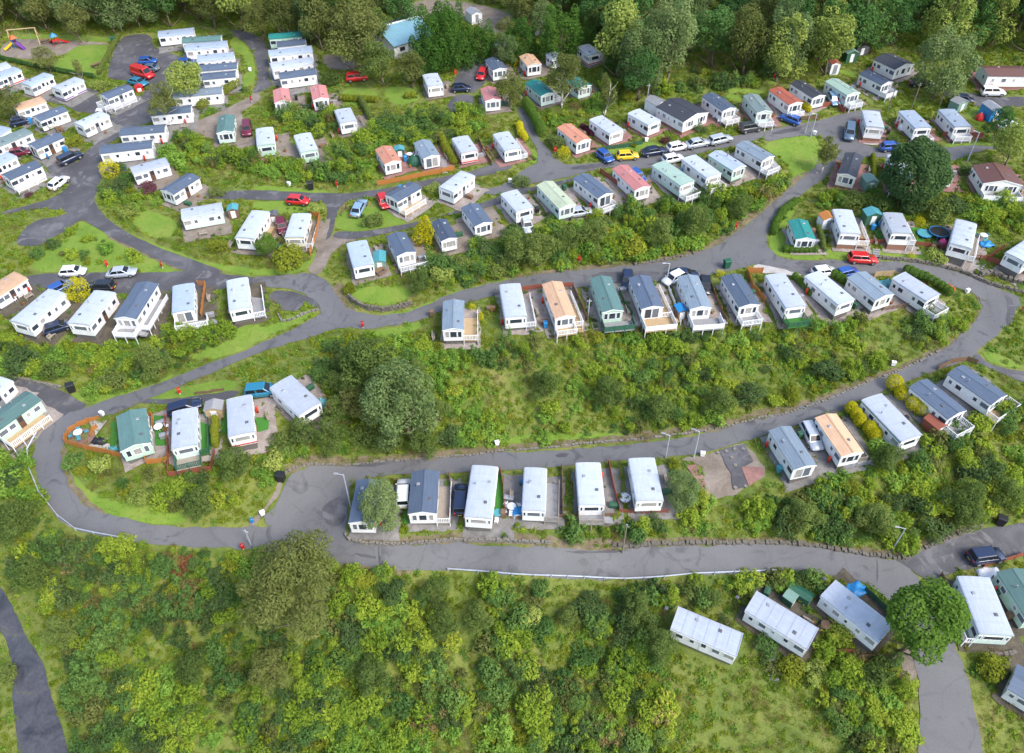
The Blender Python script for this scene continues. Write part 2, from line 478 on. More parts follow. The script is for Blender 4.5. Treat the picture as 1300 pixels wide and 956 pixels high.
OLD_TARMAC = [
 S('A2', 0,545, 160,505, 540,495, 780,502, 935,490, 1000,495, 1300,520, 1300,560, 1000,590, 800,592, 580,602, 300,582, 130,560, 0,560),
 S('A2', 935,497, 700,390, 540,312, 430,238, 395,232, 330,290, 250,330, 205,368, 60,362, 130,270, 190,232, 330,212, 345,190, 180,175, 0,212, 0,195, 200,150, 290,110, 345,70, 370,0, 400,-80, 480,-150, 560,-210, 600,-240, 690,-250, 600,-180, 505,-120, 505,-40, 510,30, 470,120, 490,190, 600,280, 800,380, 980,440, 1150,502, 1000,520),
 S('A1', 575,640, 560,560, 690,500, 735,450, 700,405, 560,400, 530,385, 570,250, 605,195, 640,175, 760,170, 760,235, 850,265, 940,300, 960,340, 860,400, 860,470, 760,490, 750,560, 780,600, 680,640, 600,690),
 S('A1', 190,475, 330,500, 450,460, 500,480, 500,555, 585,585, 575,640, 560,620, 480,570, 380,560, 330,530, 220,505),
 strip(287,39,300,38, 297,46,315,41, 310,52,330,47, 322,66,338,57, 327,90,341,75, 327,106,341,102, 317,122,348,110),
 S('A1', 190,780, 250,830, 400,800, 400,880, 330,930, 300,945, 250,870),
 S('D1', 890,450, 1060,472, 1150,490, 1320,480, 1320,540, 1050,535, 960,505, 900,480),
 S('D4', 640,275, 700,250, 840,212, 960,165, 1080,122, 1300,95, 1500,60, 2100,-60, 2900,-250, 2900,-110, 2100,100, 1500,200, 1300,255, 1090,312, 1000,330, 900,355, 865,410, 800,380, 740,330),
 S('D3', 1060,20, 1110,85, 1250,120, 1330,125, 1330,190, 1250,165, 1120,110, 1040,75),
 S('A3', -40,140, 90,165, 210,190, 320,222, 400,280, 455,292, 340,345, 250,405, 212,425, 270,350, 200,300, 120,230, 40,210, -40,172),
 S('A3', 715,285, 880,290, 1130,270, 1210,235, 1200,215, 1000,245, 860,268, 740,262, 690,275),
 S('B2', -220,95, 0,85, 300,95, 450,107, 640,82, 850,40, 1000,8, 1090,0, 1300,-90, 1310,-20, 1140,20, 800,88, 640,112, 470,135, 430,190, 412,230, 410,310, 330,360, 325,390, 320,420, 330,340, 370,230, 380,160, 350,142, 180,137, 0,132, -220,130),
 S('B2', 400,312, 430,290, 560,297, 840,242, 1040,182, 1230,122, 1320,80, 1320,110, 1240,157, 1050,202, 920,217, 830,265, 680,302, 540,332, 420,330),
 S('C2', -10,85, 80,75, 170,68, 340,25, 400,0, 420,15, 300,55, 170,85, 80,110, 0,130),
 S('B2', 95,580, 240,600, 300,625, 345,670, 340,685, 250,640, 245,690, 150,690, 130,660, 90,640),
 S('B1', 1010,480, 1060,470, 1110,480, 1100,530, 1050,562, 990,560, 970,530),
 S('B1', 1090,260, 1250,330, 1160,420, 1100,480, 1000,420, 1030,360, 1090,300),
]
TRACK = [   # brown gravel and earth
 S('A1', 1260,480, 1290,440, 1310,500, 1240,540, 1200,560, 1250,660, 1290,720, 1220,750, 1080,722, 1060,690, 960,680, 925,640, 1000,600, 1100,560, 1180,520),
 S('B2', 400,312, 330,365, 310,440, 270,492, 345,515, 395,400, 470,345, 545,332, 540,312, 430,296),
 S('B1', 360,270, 500,290, 520,350, 450,350, 380,345, 350,310),
 S('B1', 820,0, 1010,0, 1300,60, 1300,140, 1200,180, 1080,100, 960,60, 860,90, 800,150, 730,130, 760,60),
 S('A1', 0,240, 60,195, 260,200, 550,215, 550,222, 380,228, 350,260, 290,282, 160,300, 0,285),
 S('A4', 230,0, 300,85, 345,125, 380,130, 330,70, 270,-10),
 S('B3', 170,640, 130,680, 170,700, 60,830, 0,920, -40,900, 60,820, 120,720, 130,660),
 S('D4', 700,680, 760,760, 770,890, 690,890, 680,760),
]
CONCRETE = [
 S('D1', 460,700, 575,700, 575,735, 470,715),
 S('D2', -60,455, 0,462, 120,490, 200,510, 190,525, 60,500, -60,500),
 S('A1', 500,545, 620,560, 720,500, 690,480, 640,530, 560,540),
]
LAWN = [
 S('A1', 300,235, 390,228, 555,222, 530,300, 490,390, 290,360, 240,330, 330,280),
 S('A1', 0,290, 160,305, 270,350, 0,300), S('A1', 0,195, 50,170, 560,180, 550,215, 260,200, 60,195),
 S('A1', 1155,175, 1235,225, 1275,300, 1275,420, 1200,450, 1230,350, 1220,280, 1150,250),
 S('B2', 500,575, 800,560, 790,640, 640,672, 520,640, 480,600), S('B2', 0,60, 180,70, 420,90, 400,105, 0,85),
 S('D1', 0,718, 170,675, 260,672, 280,740, 250,860, 160,950, 90,945, 130,850, 80,790, 0,750), S('D1', 900,710, 1180,715, 1180,735, 1020,722, 900,745), S('D1', 350,345, 450,360, 460,400, 380,370), S('D1', 1030,540, 1090,540, 1080,620, 1000,590),
 S('C1', 500,745, 740,700, 830,760, 720,775, 600,798, 540,800), S('C1', 100,760, 160,740, 175,822, 110,810), S('C1', 60,620, 100,700, 150,760, 80,720),
 S('A2', 385,240, 420,238, 560,320, 700,395, 925,490, 780,500, 540,495, 130,500, 200,400, 330,330, 390,280), S('A2', 650,250, 700,180, 800,200, 900,250, 850,330, 740,320),
 S('A2', 620,290, 900,400, 1000,440, 1300,480, 1300,512, 1150,500, 980,438, 800,378, 600,278), S('A2', 1050,760, 1200,720, 1300,730, 1300,850, 1100,930, 900,940),
 S('B2', 0,140, 180,140, 370,160, 330,210, 100,200, 0,180), S('B2', 0,480, 130,480, 280,440, 330,360, 300,480, 180,508, 0,512), S('B2', 410,240, 450,160, 700,180, 830,240, 560,294, 430,288),
 S('B2', 0,780, 120,750, 250,690, 340,680, 250,750, 120,800, 0,862), S('B2', 480,690, 500,720, 700,705, 860,660, 1000,595, 1300,520, 1300,530, 1000,600, 870,662, 760,712, 600,712), S('B2', 590,790, 800,760, 860,740, 820,790, 700,830, 600,810),
 S('D2', 20,340, 40,240, 140,150, 160,190, 110,260, 110,370, 280,380, 300,435, 120,432, 40,398), S('D2', 300,380, 420,380, 600,385, 820,370, 820,450, 560,438, 300,438), S('D2', 760,390, 830,400, 1060,450, 1040,490, 800,450), S('D2', 720,270, 800,280, 790,360, 740,350),
 S('A3', 735,275, 760,240, 960,190, 1200,160, 1200,215, 980,250, 860,265), S('A3', 320,215, 600,245, 830,165, 880,120, 820,210, 600,258, 440,298),
 S('A3', 310,560, 420,790, 560,860, 900,900, 950,860, 800,800, 600,780, 430,720, 340,600), S('B1', 170,700, 230,710, 240,800, 180,790), S('B1', 600,820, 650,900, 600,890), S('B1', 445,440, 620,440, 640,530, 450,530), S('B1', 640,440, 800,430, 860,500, 700,540),
 S('C3', 0,440, 600,430, 640,455, 200,470, 0,490), S('D1', 0,400, 60,380, 100,400, 20,430), S('C1', 1100,470, 1190,480, 1200,560, 1130,510), S('C1', 1100,440, 1300,450, 1300,470, 1100,470),
 S('D4', 150,450, 290,435, 260,520, 210,530), S('D4', 470,440, 640,580, 600,570, 470,460), S('D3', 1080,0, 1300,100, 1300,120, 1110,82),
]

# ------------------------------------------------------------------ raster of the site (0.3 m cells) for keeping plants off roads and plots
GR = 0.3
GX = np.arange(XMIN, XMAX, GR)
GY = np.arange(YMIN, YMAX, GR)
_gx, _gy = np.meshgrid(GX, GY)
_c = np.meshgrid(np.arange(XMIN, XMAX + 2, 2.0), np.arange(YMIN, YMAX + 2, 2.0))
_hc = hgt(_c[0], _c[1])
def hfast(x, y):
    """bilinear look-up of the height field"""
    x = np.asarray(x, float); y = np.asarray(y, float)
    fx = np.clip((x - XMIN) / 2, 0, _hc.shape[1] - 1.001); fy = np.clip((y - YMIN) / 2, 0, _hc.shape[0] - 1.001)
    i = fx.astype(int); j = fy.astype(int); a = fx - i; b = fy - j
    return (_hc[j, i] * (1 - a) + _hc[j, i + 1] * a) * (1 - b) + (_hc[j + 1, i] * (1 - a) + _hc[j + 1, i + 1] * a) * b
_gz = hfast(_gx, _gy)
G_PX, G_PY = project(_gx, _gy, _gz)

def pip(px, py, poly):
    inside = np.zeros(px.shape, bool)
    n = len(poly)
    for i in range(n):
        x0, y0 = poly[i]; x1, y1 = poly[(i + 1) % n]
        if y0 == y1: continue
        c = ((y0 > py) != (y1 > py)) & (px < (x1 - x0) * (py - y0) / (y1 - y0) + x0)
        inside ^= c
    return inside

def raster(polys):
    out = np.zeros(_gx.shape, bool)
    for p in polys:
        a = np.array(p)
        bb = (G_PX > a[:, 0].min()) & (G_PX < a[:, 0].max()) & (G_PY > a[:, 1].min()) & (G_PY < a[:, 1].max())
        idx = np.nonzero(bb)
        if len(idx[0]): out[idx] |= pip(G_PX[idx], G_PY[idx], p)
    return out

def dilate(m, k):
    for _ in range(k):
        n = m.copy()
        n[1:] |= m[:-1]; n[:-1] |= m[1:]; n[:, 1:] |= m[:, :-1]; n[:, :-1] |= m[:, 1:]
        m = n
    return m

def look(mask, x, y):
    i = np.clip(((np.asarray(x) - XMIN) / GR).astype(int), 0, mask.shape[1] - 1)
    j = np.clip(((np.asarray(y) - YMIN) / GR).astype(int), 0, mask.shape[0] - 1)
    return mask[j, i]

def mark(mask, x, y, r):
    i0, i1 = int((x - r - XMIN) / GR), int((x + r - XMIN) / GR) + 2
    j0, j1 = int((y - r - YMIN) / GR), int((y + r - YMIN) / GR) + 2
    i0, j0 = max(i0, 0), max(j0, 0)
    if i1 <= i0 or j1 <= j0: return
    s = (slice(j0, j1), slice(i0, i1))
    mask[s] |= (_gx[s] - x) ** 2 + (_gy[s] - y) ** 2 < r * r

ROADM = raster(TARMAC + OLD_TARMAC + TRACK + CONCRETE)
LAWNM = raster(LAWN)
PADM = np.zeros_like(ROADM)

# ------------------------------------------------------------------ draped sheets
def resample(w, step, jit):
    out = []
    n = len(w)
    for i in range(n):
        a = np.array(w[i]); b = np.array(w[(i + 1) % n])
        d = np.hypot(*(b - a))
        k = max(1, int(d / step))
        for t in range(k):
            p = a + (b - a) * t / k
            out.append(p + NR.normal(0, jit, 2))
    return out

def smooth_poly(p, it=1):
    for _ in range(it):
        q = []
        n = len(p)
        for i in range(n):
            a = np.array(p[i]); b = np.array(p[(i + 1) % n])
            if np.hypot(*(b - a)) > 1.2:
                q += [a * .75 + b * .25, a * .25 + b * .75]
            else:
                q += [(a + b) / 2]
        p = q
    return p

def sheet(name, polys, m, up, step=1.1, jit=.07, smooth=2, world_xy=False):
    faces, pts, edges = [], [], []
    allw = []
    for p in polys:
        w = [tuple(q) for q in (np.array(p) if world_xy else on_ground(p))]
        w = resample(smooth_poly(w, smooth), step, jit)
        allw.append(w)
        n0 = len(pts)
        pts += [(float(q[0]), float(q[1])) for q in w]
        faces.append(list(range(n0, len(pts))))
    for w in allw:
        a = np.array(w)
        xs = np.arange(a[:, 0].min(), a[:, 0].max(), step); ys = np.arange(a[:, 1].min(), a[:, 1].max(), step)
        if len(xs) * len(ys) == 0: continue
        gx, gy = np.meshgrid(xs, ys)
        gx = gx + NR.uniform(-.2, .2, gx.shape) * step; gy = gy + NR.uniform(-.2, .2, gy.shape) * step
        k = pip(gx, gy, [tuple(q) for q in w])
        pts += [(float(x), float(y)) for x, y in zip(gx[k], gy[k])]
    ed = [(f[i], f[(i + 1) % len(f)]) for f in faces for i in range(len(f))]
    r = delaunay_2d_cdt([Vector(p) for p in pts], ed, [], 0, 1e-4)
    v = np.array([(p[0], p[1]) for p in r[0]])
    tri = np.array([t for t in r[2] if len(t) == 3])
    c = v[tri].mean(1)
    keep = np.zeros(len(tri), bool)
    for w in allw:
        a = np.array(w)
        k = (c[:, 0] > a[:, 0].min()) & (c[:, 0] < a[:, 0].max()) & (c[:, 1] > a[:, 1].min()) & (c[:, 1] < a[:, 1].max()) & ~keep
        keep[k] = pip(c[k, 0], c[k, 1], [tuple(q) for q in w])
    tri = tri[keep]
    z = hgt(v[:, 0], v[:, 1]) + up
    me = np_mesh(name, np.column_stack([v, z]), np.array(tri), m, True)
    o = ob(name, me)
    tag(o, kind='structure')
    return o

def ground_mat(name, stops, scale, fine, rough=.95, bs=.6, patch=None, crack=None):
    m, nt, N, L, P = new_mat(name)
    g = N.new('ShaderNodeNewGeometry')
    n = noise(N, L, g.outputs['Position'], scale, 8, .68)
    n.inputs['Distortion'].default_value = .6
    r = ramp(N, stops)
    L.new(n.outputs['Fac'], r.inputs[0])
    n2 = noise(N, L, g.outputs['Position'], fine, 5, .7)
    c = mixc(N, L, .65, r.outputs[0], n2.outputs['Fac'], 'OVERLAY')
    if patch:
        n3 = noise(N, L, g.outputs['Position'], patch[0], 3, .55)
        n3.inputs['Distortion'].default_value = 1.5
        mr = N.new('ShaderNodeMapRange')
        mr.inputs[1].default_value = patch[1]; mr.inputs[2].default_value = patch[2]
        L.new(n3.outputs['Fac'], mr.inputs[0])
        c = mixc(N, L, mr.outputs[0], c, patch[3])
    if crack:
        vo = N.new('ShaderNodeTexVoronoi'); vo.feature = 'DISTANCE_TO_EDGE'; vo.inputs['Scale'].default_value = .11
        n5 = noise(N, L, g.outputs['Position'], .5, 4)
        av = N.new('ShaderNodeVectorMath'); av.operation = 'MULTIPLY_ADD'; av.inputs[1].default_value = (2.2, 2.2, 0)
        L.new(n5.outputs['Color'], av.inputs[0]); L.new(g.outputs['Position'], av.inputs[2])
        L.new(av.outputs[0], vo.inputs['Vector'])
        cr = N.new('ShaderNodeMapRange'); cr.inputs[1].default_value = .0; cr.inputs[2].default_value = .014; cr.inputs[3].default_value = .3; cr.inputs[4].default_value = 0
        L.new(vo.outputs['Distance'], cr.inputs[0])
        c = mixc(N, L, cr.outputs[0], c, crack)
        n6 = noise(N, L, g.outputs['Position'], 2.6, 6, .75)
        sp = N.new('ShaderNodeMapRange'); sp.inputs[1].default_value = .60; sp.inputs[2].default_value = .74; sp.inputs[4].default_value = .3
        L.new(n6.outputs['Fac'], sp.inputs[0])
        c = mixc(N, L, sp.outputs[0], c, tuple(x * 1.5 for x in crack))
    L.new(c, P.inputs['Base Color'])
    P.inputs['Roughness'].default_value = rough
    bump(N, L, P, n2.outputs['Fac'], bs, .12)
    return m

M['ground'] = ground_mat('rough grass ground', [(.25,(.055,.085,.014)),(.42,(.10,.14,.02)),(.58,(.155,.178,.034)),(.75,(.20,.17,.06))], .16, 5)
M['lawn'] = ground_mat('lawn grass', [(.28,(.09,.165,.014)),(.5,(.13,.215,.02)),(.72,(.185,.225,.038))], .22, 7, patch=(.5,.66,.8,(.16,.15,.06)))
M['tarmac'] = ground_mat('worn tarmac', [(.25,(.088,.088,.091)),(.5,(.113,.113,.117)),(.75,(.135,.134,.139))], .10, 14, .72, .25, patch=(.3,.56,.70,(.068,.067,.073)), crack=(.05,.05,.054))
M['oldtarmac'] = ground_mat('old dark tarmac', [(.3,(.045,.044,.05)),(.5,(.068,.067,.074)),(.7,(.115,.113,.122))], .2, 9, .8, .3, patch=(.3,.58,.66,(.125,.123,.13)))
M['track'] = ground_mat('gravel and earth', [(.3,(.13,.105,.08)),(.55,(.21,.175,.145)),(.75,(.28,.245,.215))], .35, 8, .95, .5)
M['concrete'] = ground_mat('pale concrete', [(.3,(.30,.28,.26)),(.6,(.40,.38,.36))], .5, 9, .85, .3)
M['gravel'] = ground_mat('grey gravel plot', [(.3,(.11,.105,.10)),(.55,(.19,.18,.17)),(.75,(.26,.245,.23))], .6, 11, .95, .5)
M['slab'] = ground_mat('stone paving plot', [(.3,(.17,.14,.125)),(.55,(.27,.23,.205)),(.75,(.36,.32,.29))], .7, 8, .9, .35)
M['redslab'] = ground_mat('red paving plot', [(.3,(.16,.085,.075)),(.55,(.25,.13,.11)),(.75,(.30,.19,.165))], .7, 8, .9, .35)
M['darkearth'] = ground_mat('dark earth', [(.3,(.05,.042,.03)),(.6,(.10,.085,.06)),(.8,(.15,.13,.09))], .8, 8)
M['water'] = ground_mat('river water', [(.3,(.022,.023,.028)),(.5,(.06,.06,.068)),(.62,(.075,.074,.08)),(.68,(.11,.10,.04)),(.78,(.05,.05,.05))], .32, 3, .3, .1)

def build_ground():
    xs = np.concatenate([[-1500, -700, -400, -280, -210], np.arange(XMIN - 10, XMAX + 11, 1.1), [210, 280, 400, 700, 1500]])
    ys = np.concatenate([[-900, -400, -150, -50, -10], np.arange(YMIN - 4, YMAX + 5, 1.1), [250, 280, 340, 450, 700, 1200, 2200]])
    gx, gy = np.meshgrid(xs, ys)
    z = hgt(gx, gy)
    n2, n1 = gx.shape
    idx = np.arange(n1 * n2).reshape(n2, n1)
    f = np.stack([idx[:-1, :-1], idx[:-1, 1:], idx[1:, 1:], idx[1:, :-1]], -1).reshape(-1, 4)
    o = ob('ground', np_mesh('ground', np.stack([gx, gy, z], -1).reshape(-1, 3), f, M['ground'], True))
    tag(o, kind='structure')
build_ground()
sheet('lawn', LAWN, M['lawn'], .035)
PLOT = S('C3', 885,565, 1000,545, 1200,482, 1225,505, 1310,610, 1300,650, 1200,705, 1150,745, 1010,765, 985,600)
ROADM |= raster([PLOT])
sheet('empty_plot', [PLOT], M['track'], .06, 1.0, .12, 0)
sheet('gravel_track', TRACK, M['track'], .055)
EDGE = [S('B3',165,640,200,610,270,590,330,588,420,590,500,592,640,573,760,570,900,555,1100,543,1300,515) + S('C3',300,495,500,476,700,460,900,436,1100,403,1300,350) + S('D3',100,340,300,275,480,195,620,140,760,85,880,20),
 S('C2',0,528,340,488,640,458,850,438,970,398,1100,348,1230,228,1300,188) + S('D2',100,98,230,-2), S('B4',470,150,490,178,700,200,1000,180,1300,184) + S('C4',300,215,560,212,700,204,990,194) + S('D4',120,194,300,220,470,243,700,268,830,208,1080,110),
 S('B4',430,300,650,330,800,345), S('A3',300,470,300,560,320,650,400,780,540,870), S('C2',640,460,850,440,970,400), S('D2',1060,600,1085,650,1075,720,1010,790,900,880,760,945), S('A2',940,492,700,388,540,310), S('B2',400,560,440,650,490,700)]
EDGEW = [1.0, 1.2, .8, .8, .7, 1.2, 1.2, .7, 1.6]
def ribbon(pts, w, side):
    g = on_ground(pts); l, r = [], []
    for i in range(len(g)):
        t = g[min(i+1, len(g)-1)] - g[max(i-1, 0)]
        n = np.array([-t[1], t[0]]) / (np.hypot(*t) + 1e-9)
        l.append(g[i] - n * .3 * side); r.append(g[i] + n * w * side * RND.uniform(.6, 1.25))
    return [tuple(p) for p in l + r[::-1]]
M['earthverge'] = ground_mat('dry earth verge', [(.3,(.085,.065,.035)),(.5,(.15,.12,.07)),(.7,(.20,.165,.10)),(.8,(.16,.17,.06))], .5, 7, .95, .6)
VERGES = [ribbon(p, w, 1) for p, w in zip(EDGE, EDGEW)]
sheet('earth_verge', VERGES, M['earthverge'], .045, .9, .12, 1, True)
VERGEM = np.zeros_like(ROADM)
for v_ in VERGES:
    q_ = np.array(v_); qx_, qy_ = project(q_[:, 0], q_[:, 1], hfast(q_[:, 0], q_[:, 1]))
    VERGEM |= raster([list(zip(qx_, qy_))])
sheet('old_road', OLD_TARMAC, M['oldtarmac'], .075)
sheet('road', TARMAC, M['tarmac'], .09, 1.0, .1)
PATCH_AND_SHADOW = [S('B4', 630,190, 640,190, 645,322, 634,322), S('A4', 1275,120, 1281,120, 1262,232, 1252,232), S('D4', 560,275, 566,275, 572,400, 564,400), S('B4', 500,240, 600,255, 640,275, 560,270),
 S('B2', 245,590, 290,500, 312,508, 262,600), S('B3', 480,590, 640,575, 800,575, 640,600, 500,605), S('C3', 250,540, 320,532, 330,550, 255,560), S('D3', 150,380, 420,290, 430,310, 170,410), S('C2', 430,500, 640,490, 820,500, 640,535, 450,555), S('D2', 130,440, 320,450, 300,475, 220,490), S('D2', 1180,580, 1260,650, 1240,780, 1200,760, 1220,660),
 S('C4', 300,235, 640,228, 640,240, 300,246), S('B3', 350,790, 470,740, 478,860, 420,910, 360,880), S('C1', 330,835, 560,815, 560,832, 340,855), S('D1', 40,660, 280,612, 290,625, 40,680)]  # outline at the junction is a soft cast shadow painted with dark tarmac
sheet('road_patch_and_shadow', PATCH_AND_SHADOW, M['oldtarmac'], .105, .8, .05, 1)
sheet('concrete_path', CONCRETE, M['concrete'], .12)
# the river in the bottom left corner
RIVER = S('A4', -160,290, -30,380, 20,440, 85,550, 120,650, 185,740, 225,830, 245,900, 275,1000, 420,1500, 130,1500, 60,960, 70,860, 45,740, 20,640, -60,590, -160,540)
sheet('river', [RIVER], M['water'], .06)
ROADM |= raster([RIVER])
ROADM3 = dilate(ROADM, 1)
# ------------------------------------------------------------------ static caravans
FLOOR, EAVES = 0.28, 2.38
ORD = ['first', 'second', 'third', 'fourth', 'fifth', 'sixth', 'seventh', 'eighth', 'ninth', 'tenth', 'eleventh', 'twelfth', 'thirteenth', 'fourteenth']
ROOFWORD = dict(light='pale grey', paleblue='pale blue', blue='slate blue', navy='navy blue', dark='charcoal', green='dull green', teal='teal', mint='mint green', pink='pink', orange='orange', tan='tan', red='brick red', brown='brown', greygreen='grey green', greyblue='grey blue', lime='pale lime')
WALLWORD = dict(white='white', cream='cream', green='pale green', mint='minty white', blue='pale blue', pink='pale pink')

def window_mesh(w, h, fm):
    def f():
        b = MB(); t = .06
        b.box(-w/2, -w/2+t, -.05, .01, -h/2, h/2).box(w/2-t, w/2, -.05, .01, -h/2, h/2)
        b.box(-w/2+t, w/2-t, -.05, .01, h/2-t, h/2).box(-w/2+t, w/2-t, -.05, .01, -h/2, -h/2+t)
        return b.mesh('window', fm)
    return cached(('win', w, h, fm.name), f)

def pane_mesh(w, h):
    gm = RND.choice(('glass', 'glass', 'midglass', 'midglass', 'curtain'))
    return cached(('pane', w, h, gm), lambda: MB().box(-w/2+.055, w/2-.055, -.022, .004, -h/2+.055, h/2-.055).mesh('pane', M[gm]))

def add_window(root, x, y, z, rz, w, h, fm):
    o = ob('window', window_mesh(w, h, fm), root, loc=(x, y, z), rz=rz)
    ob('pane', pane_mesh(w, h), o)

def door_mesh(m):
    return cached(('door', m.name), lambda: MB().box(-.39, .39, -.045, .01, 0, 1.92).box(.26, .31, -.075, -.045, .9, 1.02).mesh('door', m))

def dglass():
    return cached('dglass', lambda: MB().box(-.26, .26, -.058, -.03, 1.05, 1.75).mesh('door_glass', M['glass']))

def body_prof(hw, zr, style):
    if style == 'g':
        return [(-hw, FLOOR), (hw, FLOOR), (hw, EAVES), (0, EAVES + zr), (-hw, EAVES)]
    n = 6
    arc = [(hw * math.cos(PI * k / n), EAVES + zr * math.sin(PI * k / n)) for k in range(n + 1)]
    return [(-hw, FLOOR), (hw, FLOOR)] + arc

def roof_geo(hw, L, zr, style):
    """roof shell with overhang, seams and rolled edge"""
    b = MB()
    oh, t = (.13, .09) if style == 'g' else (.05, .07)
    y0, y1 = -L / 2, L / 2
    if style == 'g':
        e = EAVES - zr * oh / hw
        up = [(-hw - oh, e), (0, EAVES + zr), (hw + oh, e)]
        prof = [(x, z + .012) for x, z in up] + [(x, z + .012 + t) for x, z in up[::-1]]
        b.prism(prof, y0, y1)
    else:
        n = 8
        W = hw + oh
        arc = [(-W * math.cos(PI * k / n), EAVES + .012 + zr * math.sin(PI * k / n)) for k in range(n + 1)]
        prof = [(-W, EAVES - .1)] + arc + [(W, EAVES - .1)]
        out = [(x * 1.012, z + t) for x, z in prof]
        out[0] = (-W - .03, EAVES - .1); out[-1] = (W + .03, EAVES - .1)
        full = prof + out[::-1]
        b.prism(full, y0, y1)
        # sheet seams across the roof
        k = max(3, int(L / 1.25))
        for i in range(1, k):
            y = y0 + L * i / k
            s = [(x * 1.012, z + t + .004) for x, z in arc]
            s2 = [(x * 1.012, z + t + .03) for x, z in arc]
            b.prism(s + s2[::-1], y - .03, y + .03)
        # low end kerbs
        for y in (y0, y1 - .08):
            b.prism([(x * 1.012, z + t - .02) for x, z in arc] + [(x * 1.012, z + t + .055) for x, z in arc[::-1]], y - .004, y + .084)
    return b

def deck_things(cv, c, rz, hw, L, ref, specs):
    for spec in specs:
        side, a, fm, rm = spec[:4]
        solid = len(spec) > 4
        # local rectangle
        if side == 'f': x0, x1, y0, y1 = -hw, hw, -L/2 - a + .08, -L/2 + .06
        elif side == 'fr': x0, x1, y0, y1 = -hw, hw + 1.5, -L/2 - a + .08, -L/2 + .06
        elif side == 'fl': x0, x1, y0, y1 = -hw - 1.5, hw, -L/2 - a + .08, -L/2 + .06
        elif side == 'b': x0, x1, y0, y1 = -hw, hw, L/2 - .06, L/2 + a
        elif side == 'r': x0, x1, y0, y1 = hw + .02, hw + a, -L/2 + .1, L/2 - L * .12
        else: x0, x1, y0, y1 = -hw - a, -hw - .02, -L/2 + .1, L/2 - L * .12
        where = {'f': 'before', 'fr': 'before', 'fl': 'before', 'b': 'behind', 'r': 'right of', 'l': 'left of'}[side]
        colw = {'white': 'white railed', 'deck': 'weathered', 'decktan': 'tan timber', 'deckgreen': 'green', 'fenceorange': 'orange timber', 'cream': 'pale', 'deckgrey': 'grey'}.get(rm, 'white railed')
        root = empty('veranda', c, rz, f'{colw} veranda deck {where} the {ref}', 'veranda', 'caravan verandas')
        z = .3
        b = MB()
        n = max(2, int((x1 - x0) / .16))
        st = (x1 - x0) / n
        for i in range(n):
            b.box(x0 + i * st + .008, x0 + (i + 1) * st - .008, y0, y1, z - .035 - .003 * (i % 3), z - .003 * (i % 3))
        b.box(x0, x1, y0, y0 + .05, z - .2, z - .05).box(x0, x0 + .05, y0 + .05, y1, z - .2, z - .05).box(x1 - .05, x1, y0 + .05, y1, z - .2, z - .05)
        ob('deck_floor', b.mesh('deck_floor', M[fm]), root)
        rmat = M['white'] if rm in ('white', 'cream') else M[rm]
        cz = c[2]
        runs = []
        if side in ('f', 'fr', 'fl'):
            runs = [((x0, y0), (x1, y0)), ((x0, y0), (x0, y1)), ((x1, y0), (x1, y1))]
        elif side == 'b': runs = [((x0, y1), (x1, y1)), ((x0, y0), (x0, y1))]
        elif side == 'r': runs = [((x1, y0), (x1, y1)), ((x0, y0), (x1, y0))]
        else: runs = [((x0, y0), (x0, y1)), ((x0, y0), (x1, y0))]
        done = set()
        for p, q in runs:
            d = math.hypot(q[0] - p[0], q[1] - p[1])
            k = max(1, round(d / 1.5))
            ang = math.atan2(q[1] - p[1], q[0] - p[0])
            for i in range(k + 1):
                px, py = p[0] + (q[0] - p[0]) * i / k, p[1] + (q[1] - p[1]) * i / k
                key = (round(px, 2), round(py, 2))
                if key in done: continue
                done.add(key)
                wx = c[0] + px * math.cos(rz) - py * math.sin(rz); wy = c[1] + px * math.sin(rz) + py * math.cos(rz)
                bot = min(-.1, float(hfast(wx, wy)) - cz - .15)
                ob('post', MB().box(-.045, .045, -.045, .045, bot, z + .98).mesh('post', rmat), root, loc=(px, py, 0), rz=ang)
            for i in range(k):
                l = d / k - .09
                def pm(l=l):
                    b = MB()
                    b.box(-l/2, l/2, -.03, .03, .86, .94).box(-l/2, l/2, -.025, .025, .1, .17)
                    if solid:
                        b.box(-l/2, l/2, -.012, .012, .17, .86)
                    else:
                        m_ = max(3, int(l / .2))
                        for j in range(m_):
                            x = -l/2 + (j + .5) * l / m_
                            b.box(x - .045, x + .045, -.012, .012, .17, .86)
                    return b.mesh('railing_panel', rmat)
                t = (i + .5) / k
                ob('railing_panel', cached(('rail', round(l, 2), rmat.name, solid), pm), root, loc=(p[0] + (q[0]-p[0]) * t, p[1] + (q[1]-p[1]) * t, z), rz=ang)
        # steps on the open corner
        b = MB()
        sx = x1 if side in ('f', 'fr', 'r', 'b') else x0 - .9
        for i in range(2):
            b.box(sx, sx + .9, y1 - .95 + i * .0, y1 - .1, z - .18 * (i + 1) - .05, z - .18 * (i + 1))
            sx += .27
        if side in ('r', 'l'):
            b = MB()
            for i in range(3): b.box(x0 + .1, x1 - .1, y1 + .01 + i * .27, y1 + .28 + i * .27, z - .14 * (i + 1) - .05, z - .14 * (i + 1))
        ob('steps', b.mesh('steps', M[fm]), root)

